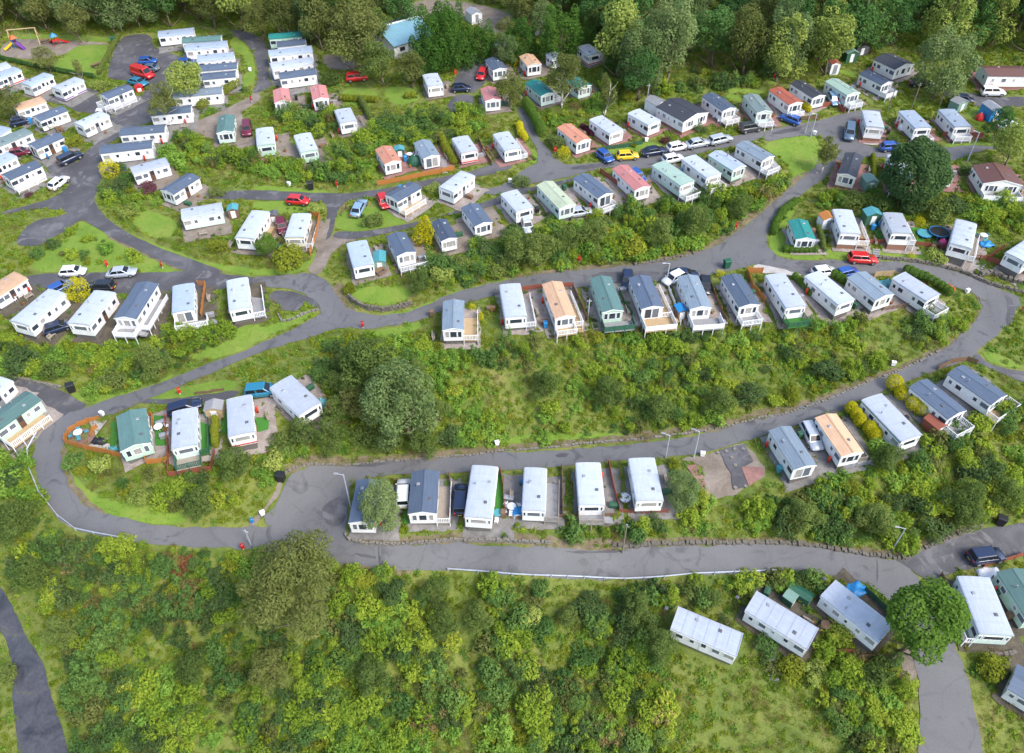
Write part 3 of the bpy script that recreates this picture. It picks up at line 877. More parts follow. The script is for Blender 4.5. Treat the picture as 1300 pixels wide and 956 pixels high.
CARAVANS = []
def caravan(near, far, roof, wall, style, ref, opt, row):
    w = opt.get('w', 3.1)
    hw = w / 2 - (.13 if style == 'g' else .05)
    zr = opt.get('zr', .36 if style == 'g' else .15) * (w / 3.1)
    top = EAVES + zr + .1
    z = 8.0
    for _ in range(30):
        a = at_z([near], z + top)[0]; b = at_z([far], z + top)[0]
        c = (a + b) / 2
        z += .6 * (h1(*c) - z)
    z = max(z, max(h1(*a), h1(*b)) - .3)
    L = float(np.hypot(*(b - a)))
    if L < 5.5 and 'keep' not in opt: L = 5.5
    rz = math.atan2(b[1] - a[1], b[0] - a[0]) - PI / 2
    loc = (float(c[0]), float(c[1]), float(z))
    label = f'{WALLWORD[wall]} caravan with {ROOFWORD[roof]} roof, ' + (opt['where'] if 'where' in opt else ref.replace(' caravan', ''))
    root = empty('static_caravan', loc, rz, label, 'static caravan', 'static caravans on the park')
    wm, rm = WALL[wall], ROOF[roof]
    y0, y1 = -L/2 + .1, L/2 - .1
    ob('body', MB().prism(body_prof(hw, zr, style), y0, y1).mesh('body', wm), root)
    sk = M[opt.get('skirt', 'skirt')]
    i_ = .06 if 'skirt' in opt else .22
    ob('underframe', MB().box(-hw + i_, hw - i_, y0 + i_, y1 - i_, -1.2, FLOOR - .002).mesh('underframe', sk), root)
    r = ob('roof', roof_geo(hw, L, zr, style).mesh('roof', rm), root)
    if style == 'g':
        ob('ridge_cap', MB().prism([(-.14, EAVES + zr + .075), (0, EAVES + zr + .106), (.14, EAVES + zr + .075), (.14, EAVES + zr + .10), (0, EAVES + zr + .14), (-.14, EAVES + zr + .10)], -L/2 - .004, L/2 + .004).mesh('ridge_cap', rm), r)
        for s in (-1, 1):
            hh = hw + .13
            e = EAVES - zr * .13 / hw
            pf = [(-hh, e - .12), (0, EAVES + zr - .1), (hh, e - .12), (hh, e + .05), (0, EAVES + zr + .06), (-hh, e + .05)]
            yy = s * (L/2 + .008)
            ob('bargeboard', MB().prism(pf, yy - .018, yy + .018).mesh('bargeboard', M['frame']), r)
    else:
        for s in (-1, 1):
            ob('gutter', MB().box(min(s*(hw+.06), s*(hw+.12)), max(s*(hw+.06), s*(hw+.12)), -L/2, L/2, EAVES - .16, EAVES - .09).mesh('gutter', M[opt.get('trim', 'frame')]), r)
    nv = opt.get('vents', 2)
    for i in range(nv):
        y = L * (-.2 + .42 * i) + RND.uniform(-.4, .4)
        x = hw * RND.choice((-.45, .4, .5))
        zz = EAVES + zr * (1 - abs(x) / hw) + .09 if style == 'g' else EAVES + zr * math.sqrt(1 - (x / hw) ** 2) + .07
        ob('roof_vent', cached(('vent', i % 2), lambda: MB().box(-.2, .2, -.2, .2, -.06, .1).mesh('roof_vent', M['grey' if i % 2 else 'dframe'], bevel=.03)), r, loc=(x, y, zz))
    if RND.random() < .5:
        x = -hw * .55
        ob('flue', cached('flue', lambda: MB().tube((0,0,-.2), (0,0,.42), .06).tube((0,0,.4), (0,0,.48), .1).mesh('flue', M['grey'])), r, loc=(x, L * .12, EAVES + zr * .5 + .05))
    fm = M['frame'] if wall != 'white' or roof in ('dark',) else M[opt.get('fr', 'frame')]
    # front glazing
    fr = opt.get('front', 'bay' if style == 'g' else 'wide')
    zc = 1.5
    if fr == 'bay':
        for x, ww in ((-hw * .62, .6), (0, 1.0), (hw * .62, .6)): add_window(root, x, y0, zc, 0, ww, 1.15, fm)
    elif fr == 'wide':
        add_window(root, 0, y0, zc + .12, 0, round(hw * 1.2, 1), .8, fm)
        for s in (-1, 1): add_window(root, s * hw * .82, y0, zc + .12, 0, .34, .8, fm)
    elif fr == 'doors':
        for x in (-.55, .55): add_window(root, x, y0, 1.35, 0, 1.05, 1.75, fm)
    elif fr == 'twobay':
        for s in (-1, 1):
            for x, ww in ((-.7, .5), (0, .8), (.7, .5)): add_window(root, s * hw * .5 + x, y0, zc, 0, ww, 1.1, fm)
    add_window(root, -hw * .35, y1, zc + .1, PI, .7, .8, fm)
    # long sides
    dside = opt.get('door', 1)
    for s in (1, -1):
        rot = PI / 2 if s > 0 else -PI / 2
        lay = [(.09, 1.2, .85), (.29, .9, .85), (.66, .55, .75), (.86, .9, .8)] if s == dside else [(.1, 1.2, .85), (.31, .6, .7), (.52, .42, .6), (.70, .9, .8), (.89, .55, .7)]
        for f, ww, hh in lay:
            if L < 7 and ww == .42: continue
            add_window(root, s * hw, y0 + (y1 - y0) * f, zc + .05, rot, ww, hh, fm)
        if s == dside:
            d = ob('door', door_mesh(M[opt.get('dcol', RND.choice(('frame', 'frame', 'brown', 'grey')))]), root, loc=(s * hw, y0 + (y1 - y0) * .48, FLOOR + .05), rz=rot)
            ob('door_glass', dglass(), d)
    if opt.get('band'):
        b = MB(); t = .012
        b.box(-hw - t, hw + t, y0 - t, y1 + t, FLOOR + .12, FLOOR + .34)
        ob('stripe', b.mesh('stripe', M[opt['band']]), root)
    if opt.get('deck'): deck_things(root, loc, rz, hw, L, ref, opt['deck'])
    CARAVANS.append(dict(root=root, c=c, z=z, rz=rz, L=L, hw=hw, ref=ref, row=row, opt=opt))

def F(s, d): return dict(deck=[s] if isinstance(s, tuple) else s, **d)
W_ = 'white'
ROWS = [
 ('front row above lower road', 'from left', 'gravel', [
  ('B3',545,873,'B3',585,660,'blue','white','g',dict(w=3.2)),
  ('B3',850,825,'B3',866,614,'blue','white','g',dict(w=3.5,deck=[('r',1.6,'deck','white')],front='bay')),
  ('B3',1130,853,'B3',1165,595,'light','white','f',dict(w=3.3)),
  ('C3',148,818,'C3',157,605,'light','white','f',dict(w=2.8,deck=[('r',1.7,'deckgrey','deck')])),
  ('C3',440,790,'C3',420,579,'light','white','f',dict(deck=[('f',1.3,'deckgrey','deck')])),
  ('C3',730,768,'C3',688,556,'light','white','f',dict(w=3.3))]),
 ('row beside right road', 'from left', 'gravel', [
  ('D3',210,595,'D3',82,398,'greyblue','white','g',dict(w=3.2,front='doors')),
  ('D3',448,530,'D3',312,335,'tan','white','g',dict(deck=[('r',1.2,'deck','deck')])),
  ('D3',742,455,'D3',540,247,'light','white','f',dict(trim='deckgreen',w=3.3)),
  ('D3',975,330,'D3',775,170,'blue','white','g',dict(deck=[('f',1.9,'deckgrey','white')],w=3.4)),
  ('D3',1185,255,'D3',962,102,'blue','white','g',dict(deck=[('fr',1.6,'decktan','white')],w=3.4))]),
 ('long middle row', 'from left', 'slab', [
  ('B2',1005,775,'B2',1008,630,'greyblue','white','g',dict(deck=[('r',2.0,'decktan','white')])),
  ('B2',1320,715,'B2',1289,552,'light','white','f',dict(deck=[('r',1.4,'deckgrey','white')],front='wide')),
  ('C2',307,710,'C2',240,538,'tan','white','g',dict(deck=[('f',1.4,'decktan','white'),('r',1.3,'decktan','white')])),
  ('C2',545,680,'C2',483,510,'green','green','g',dict(deck=[('fr',1.9,'deckgrey','deckgreen','s')],w=3.2)),
  ('C2',745,662,'C2',678,507,'blue','white','g',dict(deck=[('fr',2.6,'decktan','white','s'),('r',1.5,'decktan','white')],w=3.3,front='doors')),
  ('C2',988,664,'C2',920,504,'greyblue','white','g',dict(deck=[('fr',2.3,'deckgrey','white','s')],w=3.2)),
  ('C2',1232,652,'C2',1137,501,'blue','white','g',dict(deck=[('f',1.8,'deckgrey','white')],w=3.2)),
  ('D2',163,668,'D2',55,505,'light','white','f',dict(deck=[('f',1.8,'turf','deckgreen')])),
  ('D2',415,645,'D2',243,502,'light','white','f',dict()),
  ('D2',608,612,'D2',465,497,'greyblue','white','g',dict(w=3.6)),
  ('D2',850,620,'D2',675,508,'light','white','f',dict(deck=[('f',2.0,'deckgrey','white')]))]),
 ('bottom right corner plots', 'from left', 'darkearth', [
  ('C4',1182,700,'C4',853,562,'light','white','f',dict(w=3.0,vents=3,door=-1,nopad=1)),
  ('D4',248,672,'C4',1235,480,'light','white','f',dict(w=3.1,vents=3)),
  ('D4',610,650,'D4',320,420,'light','white','f',dict(w=3.1,vents=3)),
  ('D4',1165,655,'D4',1048,365,'light','mint','f',dict(w=3.7,deck=[('l',.9,'deck','white')])),
  ('D4',1400,560,'D4',1245,320,'green','green','g',dict(w=3.6)),
  ('D4',1500,1000,'D4',1280,870,'blue','white','g',dict(w=3.6))]),
 ('plots inside left bend', 'from left', 'slab', [
  ('A3',-120,290,'A3',10,176,'light','white','f',dict()),
  ('A3',-60,400,'A3',165,240,'green','green','g',dict(deck=[('r',2.0,'decktan','white')],w=3.4)),
  ('A3',672,490,'A3',650,316,'green','green','g',dict(w=3.7)),
  ('A3',920,498,'A3',922,312,'light','mint','f',dict(deck=[('f',1.7,'deck','deckgreen'),('r',1.0,'turf','deckgreen')])),
  ('A3',1208,443,'A3',1197,257,'light','white','f',dict(w=3.2,band='redpaint')),
  ('B3',292,318,'B3',145,180,'light','white','f',dict(w=3.4))]),
 ('terrace row at left', 'from left', 'darkearth', [
  ('A2',-60,600,'A2',95,507,'tan','white','f',dict(w=3.3)),
  ('A2',95,750,'A2',285,590,'light','white','f',dict(w=3.5)),
  ('A2',392,757,'A2',525,595,'light','white','f',dict(w=3.5)),
  ('A2',622,722,'A2',735,545,'blue','white','g',dict(w=3.4,deck=[('f',1.7,'deckgrey','white','s'),('r',1.4,'deckgrey','white','s')])),
  ('A2',915,692,'A2',917,558,'paleblue','white','f',dict(deck=[('fr',1.5,'deckgrey','white')],front='doors')),
  ('A2',1200,677,'A2',1185,528,'light','white','f',dict(deck=[('r',1.7,'deckgrey','white')]))]),
 ('group inside left road fork', 'from top', 'track', [
  ('A1',655,850,'A1',835,800,'light','white','f',dict(w=2.8)),
  ('A2',830,85,'A2',965,0,'blue','white','g',dict()),
  ('A2',905,200,'A2',1110,165,'light','mint','f',dict(door=-1)),
  ('A2',1220,322,'A2',1302,188,'light','white','f',dict(deck=[('r',1.5,'decktan','fencebrown')])),
  ('B2',210,317,'B2',246,200,'light','cream','f',dict(band='brown',deck=[('r',1.0,'deck','white')]))]),
 ('plots above centre junction', 'from left', 'track', [
  ('B2',558,460,'B2',522,340,'paleblue','white','f',dict()),
  ('B2',770,393,'B2',718,293,'blue','white','g',dict(deck=[('fr',1.5,'deckgrey','white')])),
  ('B2',982,316,'B2',935,233,'navy','white','g',dict(w=2.7)),
  ('B2',1158,244,'B2',1088,151,'blue','white','g',dict())]),
 ('row above central thicket', 'from left', 'slab', [
  ('C2',105,178,'C2',25,90,'light','white','f',dict()),
  ('C2',318,157,'C2',203,38,'lime','mint','g',dict()),
  ('C2',510,100,'C2',383,2,'blue','white','g',dict(deck=[('f',1.5,'deckgrey','white')],front='doors')),
  ('C2',695,66,'C2',580,-42,'pink','white','g',dict()),
  ('C2',920,48,'C2',775,-52,'mint','mint','f',dict(deck=[('f',1.7,'deckgrey','white')])),
  ('C1',1052,877,'C1',925,783,'light','white','f',dict(deck=[('f',1.6,'deck','white')])),
  ('C1',1180,833,'C1',1055,755,'paleblue','green','g',dict()),
  ('D1',25,785,'C1',1190,708,'greyblue','white','g',dict(deck=[('f',1.6,'deckgrey','white')]))]),
 ('pair beside middle lane', 'from left', 'slab', [
  ('B2',695,115,'B2',815,47,'blue','white','g',dict(deck=[('r',1.6,'decktan','white')])),
  ('B2',968,80,'B2',1078,-3,'light','white','f',dict())]),
 ('row along upper lane', 'from left', 'redslab', [
  ('B1',703,803,'B1',655,728,'orange','white','g',dict()),
  ('B1',898,775,'B1',848,697,'greyblue','white','g',dict(front='doors')),
  ('B1',1088,755,'B1',1040,683,'light','pink','f',dict(band='redpaint')),
  ('C1',45,745,'B1',1245,662,'light','white','f',dict(deck=[('r',1.2,'deckgrey','white')])),
  ('C1',400,697,'C1',300,618,'orange','white','g',dict()),
  ('C1',565,655,'C1',460,585,'light','white','f',dict(skirt='brick')),
  ('C1',755,610,'C1',650,552,'light','white','f',dict(skirt='brick')),
  ('C1',965,566,'C1',825,492,'dark','white','g',dict(w=6.4,front='twobay',skirt='brick',zr=.34)),
  ('C1',1130,537,'C1',1025,463,'blue','white','g',dict(deck=[('f',1.6,'deck','white')])),
  ('D1',6,553,'C1',1235,468,'greygreen','mint','g',dict(deck=[('f',1.5,'deckgrey','white')]))]),
 ('upper right row', 'from left', 'slab', [
  ('D1',163,510,'D1',60,435,'red','white','g',dict(deck=[('f',1.1,'deck','white')])),
  ('D1',280,474,'D1',165,400,'dark','white','g',dict()),
  ('D1',452,460,'D1',340,390,'mint','mint','g',dict(deck=[('f',1.5,'deckgrey','white')])),
  ('D1',622,407,'D1',505,350,'navy','white','g',dict(deck=[('f',1.6,'deckgrey','white','s')])),
  ('D1',700,312,'D1',610,270,'dark','white','g',dict(w=5.4))]),
 ('loop at upper right', 'from left', 'redslab', [
  ('D1',558,635,'D1',535,555,'light','white','f',dict(skirt='brick')),
  ('D1',800,636,'D1',715,552,'paleblue','white','f',dict(deck=[('f',1.7,'deckgrey','white')])),
  ('D1',1000,631,'D1',915,545,'paleblue','white','f',dict(deck=[('f',1.2,'deckgrey','white')])),
  ('D1',418,868,'D1',455,762,'dark','cream','g',dict(skirt='brick')),
  ('D1',690,890,'D1',665,775,'light','white','f',dict(deck=[('f',1.5,'deckgrey','white')])),
  ('D1',905,870,'D1',872,775,'greyblue','white','f',dict()),
  ('D1',1205,902,'D1',1145,812,'brown','white','g',dict(w=6.2,front='twobay',zr=.36,deck=[('f',1.8,'deckgrey','white','s')])),
  ('D1',1390,346,'D1',1100,344,'brown','white','g',dict(w=4.6,skirt='brick'))]),
 ('plots above right hairpin', 'from left', 'slab', [
  ('D2',213,320,'D2',173,226,'teal','white','g',dict(keep=1)),
  ('D2',435,300,'D2',392,182,'light','white','f',dict(skirt='brick',deck=[('r',1.7,'decktan','cream')])),
  ('D2',690,305,'D2',642,204,'light','white','f',dict(skirt='brick',deck=[('r',1.0,'deckgrey','white')])),
  ('D2',980,375,'D2',1007,252,'light','white','f',dict(deck=[('r',1.0,'deck','white')])),
  ('D2',1250,430,'D2',1400,330,'light','white','f',dict())]),
 ('hedged plots at top centre', 'in order', 'track', [
  ('B1',150,500,'B1',142,438,'pink','white','g',dict(where='left of the pink pair at top centre',keep=1)),
  ('B1',342,487,'B1',328,422,'pink','white','g',dict(where='right of the pink pair at top centre',keep=1,skirt='brick')),
  ('B1',68,722,'B1',60,638,'light','green','f',dict(where='leftmost of three below the pink pair',keep=1)),
  ('B1',285,752,'B1',250,668,'light','green','f',dict(where='middle of three below the pink pair',keep=1)),
  ('B1',482,608,'B1',452,543,'light','white','f',dict(where='rightmost of three below the pink pair',keep=1,deck=[('r',1.3,'deckgrey','deck')])),
  ('B1',918,426,'B1',890,368,'light','white','f',dict(where='alone beside the top centre gravel yard',keep=1)),
  ('B1',1205,492,'B1',1180,430,'pink','white','g',dict(where='below the gravel yard by a grey green tree',keep=1)),
  ('B1',1240,338,'B1',1200,285,'blue','white','g',dict(where='at the head of the gravel yard',keep=1)),
  ('C1',152,316,'C1',110,267,'tan','white','g',dict(where='right of the slim golden conifer',keep=1)),
  ('C1',270,284,'C1',235,262,'light','white','f',dict(where='half hidden by the spreading birch',keep=1,w=2.6)),
  ('C1',458,266,'C1',396,225,'light','white','f',dict(where='with a red stripe under the wood edge',keep=1,band='redpaint')),
  ('C1',220,462,'C1',140,397,'teal','mint','g',dict(where='left of the spreading birch',deck=[('r',1.4,'deckgrey','white')])),
  ('C1',405,425,'C1',345,385,'teal','mint','g',dict(where='right of the spreading birch',keep=1)),
  ('A1',1122,652,'A1',1132,570,'green','mint','g',dict(where='alone on the gravel track',keep=1))]),
 ('stack left of loop road', 'from top', 'gravel', [
  ('A1',790,165,'A1',970,147,'paleblue','white','f',dict(door=-1)),
  ('A1',910,192,'A1',1105,178,'green','white','g',dict(door=-1)),
  ('A1',925,232,'A1',1135,213,'paleblue','white','f',dict(door=-1)),
  ('A1',985,288,'A1',1170,270,'paleblue','white','f',dict(door=-1)),
  ('A1',985,332,'A1',1185,316,'blue','white','g',dict(door=-1)),
  ('A1',1010,373,'A1',1178,358,'blue','white','g',dict(door=-1)),
  ('A1',865,462,'A1',1110,440,'greyblue','white','g',dict(door=-1)),
  ('A1',752,552,'A1',955,532,'blue','white','g',dict(door=-1)),
  ('A1',600,648,'A1',825,630,'blue','white','g',dict(door=-1)),
  ('A1',498,738,'A1',760,708,'blue','white','g',dict(door=-1))]),
 ('stack right of loop road', 'from top', 'gravel', [
  ('B1',82,172,'B1',247,158,'teal','green','g',dict(door=-1)),
  ('B1',122,212,'B1',267,197,'blue','white','g',dict(door=-1)),
  ('B1',82,262,'B1',300,238,'paleblue','white','f',dict(door=-1)),
  ('B1',92,328,'B1',298,295,'light','white','f',dict(door=-1)),
  ('B1',132,370,'B1',317,345,'blue','white','g',dict(door=-1))]),
 ('slanting rows at upper left', 'from top', 'gravel', [
  ('A1',-80,352,'A1',22,322,'light','white','f',dict()),
  ('A1',-40,387,'A1',82,340,'paleblue','white','f',dict(band='redpaint')),
  ('A1',128,420,'A1',237,369,'paleblue','white','f',dict(skirt='brick')),
  ('A1',285,440,'A1',387,393,'light','white','f',dict(band='purple')),
  ('A1',513,474,'A1',643,423,'blue','white','g',dict(deck=[('f',1.2,'deckgrey','white'),('r',1.3,'deckgrey','white')])),
  ('A1',90,530,'A1',195,497,'tan','white','f',dict()),
  ('A1',175,585,'A1',315,532,'blue','white','g',dict()),
  ('A1',390,622,'A1',520,563,'light','white','f',dict()),
  ('A1',-80,690,'A1',5,642,'paleblue','white','f',dict()),
  ('A1',-60,730,'A1',138,648,'greygreen','white','f',dict()),
  ('A1',160,722,'A1',290,667,'blue','white','g',dict(front='doors')),
  ('A1',-70,830,'A1',42,775,'paleblue','white','f',dict()),
  ('A1',20,878,'A1',185,806,'blue','white','g',dict(deck=[('r',1.3,'deck','white')]))]),
]
PADS = {}
for rname, way, pad, lst in ROWS:
    for k, e in enumerate(lst):
        s1, x1, y1, s2, x2, y2, roof, wall, style, opt = e
        ref = 'caravan ' + opt['where'] if 'where' in opt else f'{ORD[k]} caravan {way}, {rname}'
        near, far = S(s1, x1, y1)[0], S(s2, x2, y2)[0]
        caravan(near, far, roof, wall, style, ref, opt, rname)
        cv = CARAVANS[-1]
        # the plot the caravan stands on
        if not opt.get('nopad'):
            c, rz, L, hw = cv['c'], cv['rz'], cv['L'], cv['hw']
            e_ = 1.25 if L > 6 else .8
            x0, x1_, y0, y1_ = -hw - .5, hw + RND.uniform(2.2, 2.8), -L/2 - .5, L/2 + .7
            if roof in ('tan', 'red') or k % 5 == 3: x0 = -hw - 1.2
            q = [(x0, y0), (x1_, y0), (x1_ + .2, y1_), (x0, y1_)]
            cs, sn = math.cos(rz), math.sin(rz)
            PADS.setdefault(pad, []).append([(c[0] + x * cs - y * sn, c[1] + x * sn + y * cs) for x, y in q])
upz = .12
for pad, lst in PADS.items():
    sheet('plot_paving', lst, M[pad], upz, 1.0, .12, 0, True)
    upz += .006
    for p in lst:
        px, py = zip(*[project(x, y, hfast(x, y)) for x, y in p])
        PADM |= raster([[(float(a), float(b)) for a, b in zip(px, py)]])
FOOTM = np.zeros_like(ROADM)
for cv in CARAVANS:   # footprints
    c, rz, L, hw = cv['c'], cv['rz'], cv['L'], cv['hw']
    cs, sn = math.cos(rz), math.sin(rz)
    dx, dy = _gx - c[0], _gy - c[1]
    FOOTM |= (np.abs(dx * cs + dy * sn) < hw + .5) & (np.abs(-dx * sn + dy * cs) < L / 2 + .6)
PADM |= FOOTM
# ------------------------------------------------------------------ vegetation
def foliage(name, dark, mid, lite, tips=None, trans=.38, patch=.05):
    m = bpy.data.materials.new(name)
    m.use_nodes = True
    N, L = m.node_tree.nodes, m.node_tree.links
    N.remove(N['Principled BSDF'])
    out = N['Material Output']
    oi = N.new('ShaderNodeObjectInfo')
    g = N.new('ShaderNodeNewGeometry')
    n = noise(N, L, oi.outputs['Location'], patch, 3)
    a = N.new('ShaderNodeMath'); a.operation = 'MULTIPLY_ADD'
    L.new(oi.outputs['Random'], a.inputs[0]); a.inputs[1].default_value = .3
    L.new(n.outputs['Fac'], a.inputs[2])
    b = N.new('ShaderNodeMath'); b.operation = 'MULTIPLY_ADD'
    L.new(g.outputs['Random Per Island'], b.inputs[0]); b.inputs[1].default_value = .42
    L.new(a.outputs[0], b.inputs[2])
    c = N.new('ShaderNodeMath'); c.operation = 'ADD'
    L.new(b.outputs[0], c.inputs[0]); c.inputs[1].default_value = -.35
    st = [(.12, dark), (.5, mid), (.86, lite)]
    if tips: st.append((.97, tips))
    r = ramp(N, st)
    L.new(c.outputs[0], r.inputs[0])
    d = N.new('ShaderNodeBsdfDiffuse'); t = N.new('ShaderNodeBsdfTranslucent'); x = N.new('ShaderNodeMixShader')
    L.new(r.outputs[0], d.inputs[0]); L.new(r.outputs[0], t.inputs[0])
    x.inputs[0].default_value = trans
    L.new(d.outputs[0], x.inputs[1]); L.new(t.outputs[0], x.inputs[2])
    L.new(x.outputs[0], out.inputs[0])
    return m

LEAF = {
 'olive': foliage('olive leaves', (0.152,0.202,0.048), (0.284,0.354,0.080), (0.452,0.509,0.126)),
 'green': foliage('mid green leaves', (0.067,0.110,0.030), (0.123,0.180,0.046), (0.202,0.249,0.066)),
 'deep': foliage('deep green leaves', (0.036,0.089,0.030), (0.067,0.155,0.044), (0.123,0.234,0.063)),
 'blue': foliage('blue green leaves', (.042,.080,.030), (.080,.135,.046), (.135,.190,.064)),
 'lime': foliage('yellow green leaves', (0.119,0.155,0.017), (0.209,0.248,0.028), (0.306,0.323,0.042)),
 'gold': foliage('golden conifer leaves', (.33,.31,.012), (.52,.48,.02), (.62,.57,.04), None, .38),
 'bright': foliage('bright green leaves', (.060,.130,.020), (.100,.190,.030), (.15,.25,.045)),
 'willow': foliage('pale willow leaves', (.085,.110,.032), (.145,.170,.048), (.23,.245,.08)),
 'greygreen': foliage('grey green leaves', (0.077,0.132,0.048), (0.145,0.211,0.075), (0.248,0.317,0.123)),
 'scrub': foliage('scrub leaves', (0.091,0.166,0.023), (0.219,0.325,0.038), (0.378,0.437,0.056), (0.499,0.437,0.096), .38, .09),
 'scrubdark': foliage('dark scrub leaves', (0.054,0.121,0.035), (0.113,0.212,0.055), (0.212,0.310,0.071), None, .38, .09),
 'weed': foliage('weed leaves', (0.099,0.151,0.014), (0.193,0.262,0.024), (0.292,0.314,0.043), (0.373,0.291,0.111), .38, .07),
 'nettle': foliage('nettle leaves', (0.085,0.179,0.031), (0.156,0.284,0.044), (0.252,0.377,0.066), None, .3, .07),
 'dry': foliage('dry stalks', (0.120,0.078,0.030), (0.204,0.150,0.060), (0.300,0.240,0.108), None, .2, .07),
 'grass': foliage('grass blades', (0.102,0.163,0.018), (0.170,0.240,0.029), (0.244,0.286,0.051), (0.325,0.273,0.100), .3, .06),
 'conifer': foliage('clipped conifer leaves', (0.035,0.087,0.019), (0.070,0.157,0.028), (0.128,0.232,0.042)),
 'rust': foliage('rust brown dead leaves', (.16,.06,.025), (.26,.11,.05), (.36,.19,.10)),
 'topiary': foliage('dark shiny leaves', (.050,.100,.036), (.085,.150,.052), (.135,.205,.078)),
 'purple': foliage('purple leaves', (0.070,0.021,0.035), (0.131,0.038,0.061), (0.210,0.088,0.105)),
}
M['bark'] = simple('grey brown bark', (.15,.115,.08), .9, 0, .35, 5)
M['birchbark'] = simple('pale birch bark', (.52,.49,.44), .8, 0, .35, 3)

def leaves(rng, lumps, n, size, aspect=.5, up=.25, droop=0, inner=.72, orient=.55):
    """lumps: rows of x,y,z,rx,ry,rz -> vertices and kite-shaped leaf quads on the outside of the lumps"""
    lumps = np.asarray(lumps, float)
    area = lumps[:, 3] * lumps[:, 4] + lumps[:, 3] * lumps[:, 5] + lumps[:, 4] * lumps[:, 5]
    k = rng.choice(len(lumps), n, p=area / area.sum())
    d = rng.normal(size=(n, 3)); d[:, 2] += up
    d /= np.linalg.norm(d, axis=1)[:, None]
    rad = inner + (1.06 - inner) * rng.random(n) ** .6
    p = lumps[k, :3] + d * lumps[k, 3:6] * rad[:, None]
    # drop leaves buried deep in another lump
    keep = np.ones(n, bool)
    for j, l in enumerate(lumps):
        q = ((p - l[:3]) / l[3:6])
        keep &= ~(((q ** 2).sum(1) < .36) & (k != j))
    p, d = p[keep], d[keep]
    n = len(p)
    nn = d * orient + rng.normal(size=(n, 3)) * (1 - orient) * .75
    nn[:, 2] += .5
    nn /= np.linalg.norm(nn, axis=1)[:, None] + 1e-9
    t = rng.normal(size=(n, 3))
    if droop: t = t * (1 - droop) + np.array([0, 0, -1.6]) * droop + d * .4
    t -= nn * (t * nn).sum(1)[:, None]
    t /= np.linalg.norm(t, axis=1)[:, None] + 1e-9
    b = np.cross(nn, t)
    s = size * rng.uniform(.6, 1.35, n)[:, None]
    L = t * s; B = b * s * aspect * .5
    v = np.stack([p - L * .5, p + B - L * .05, p + L * .5, p - B - L * .05], 1).reshape(-1, 3)
    f = np.arange(len(v)).reshape(-1, 4)
    return v, f

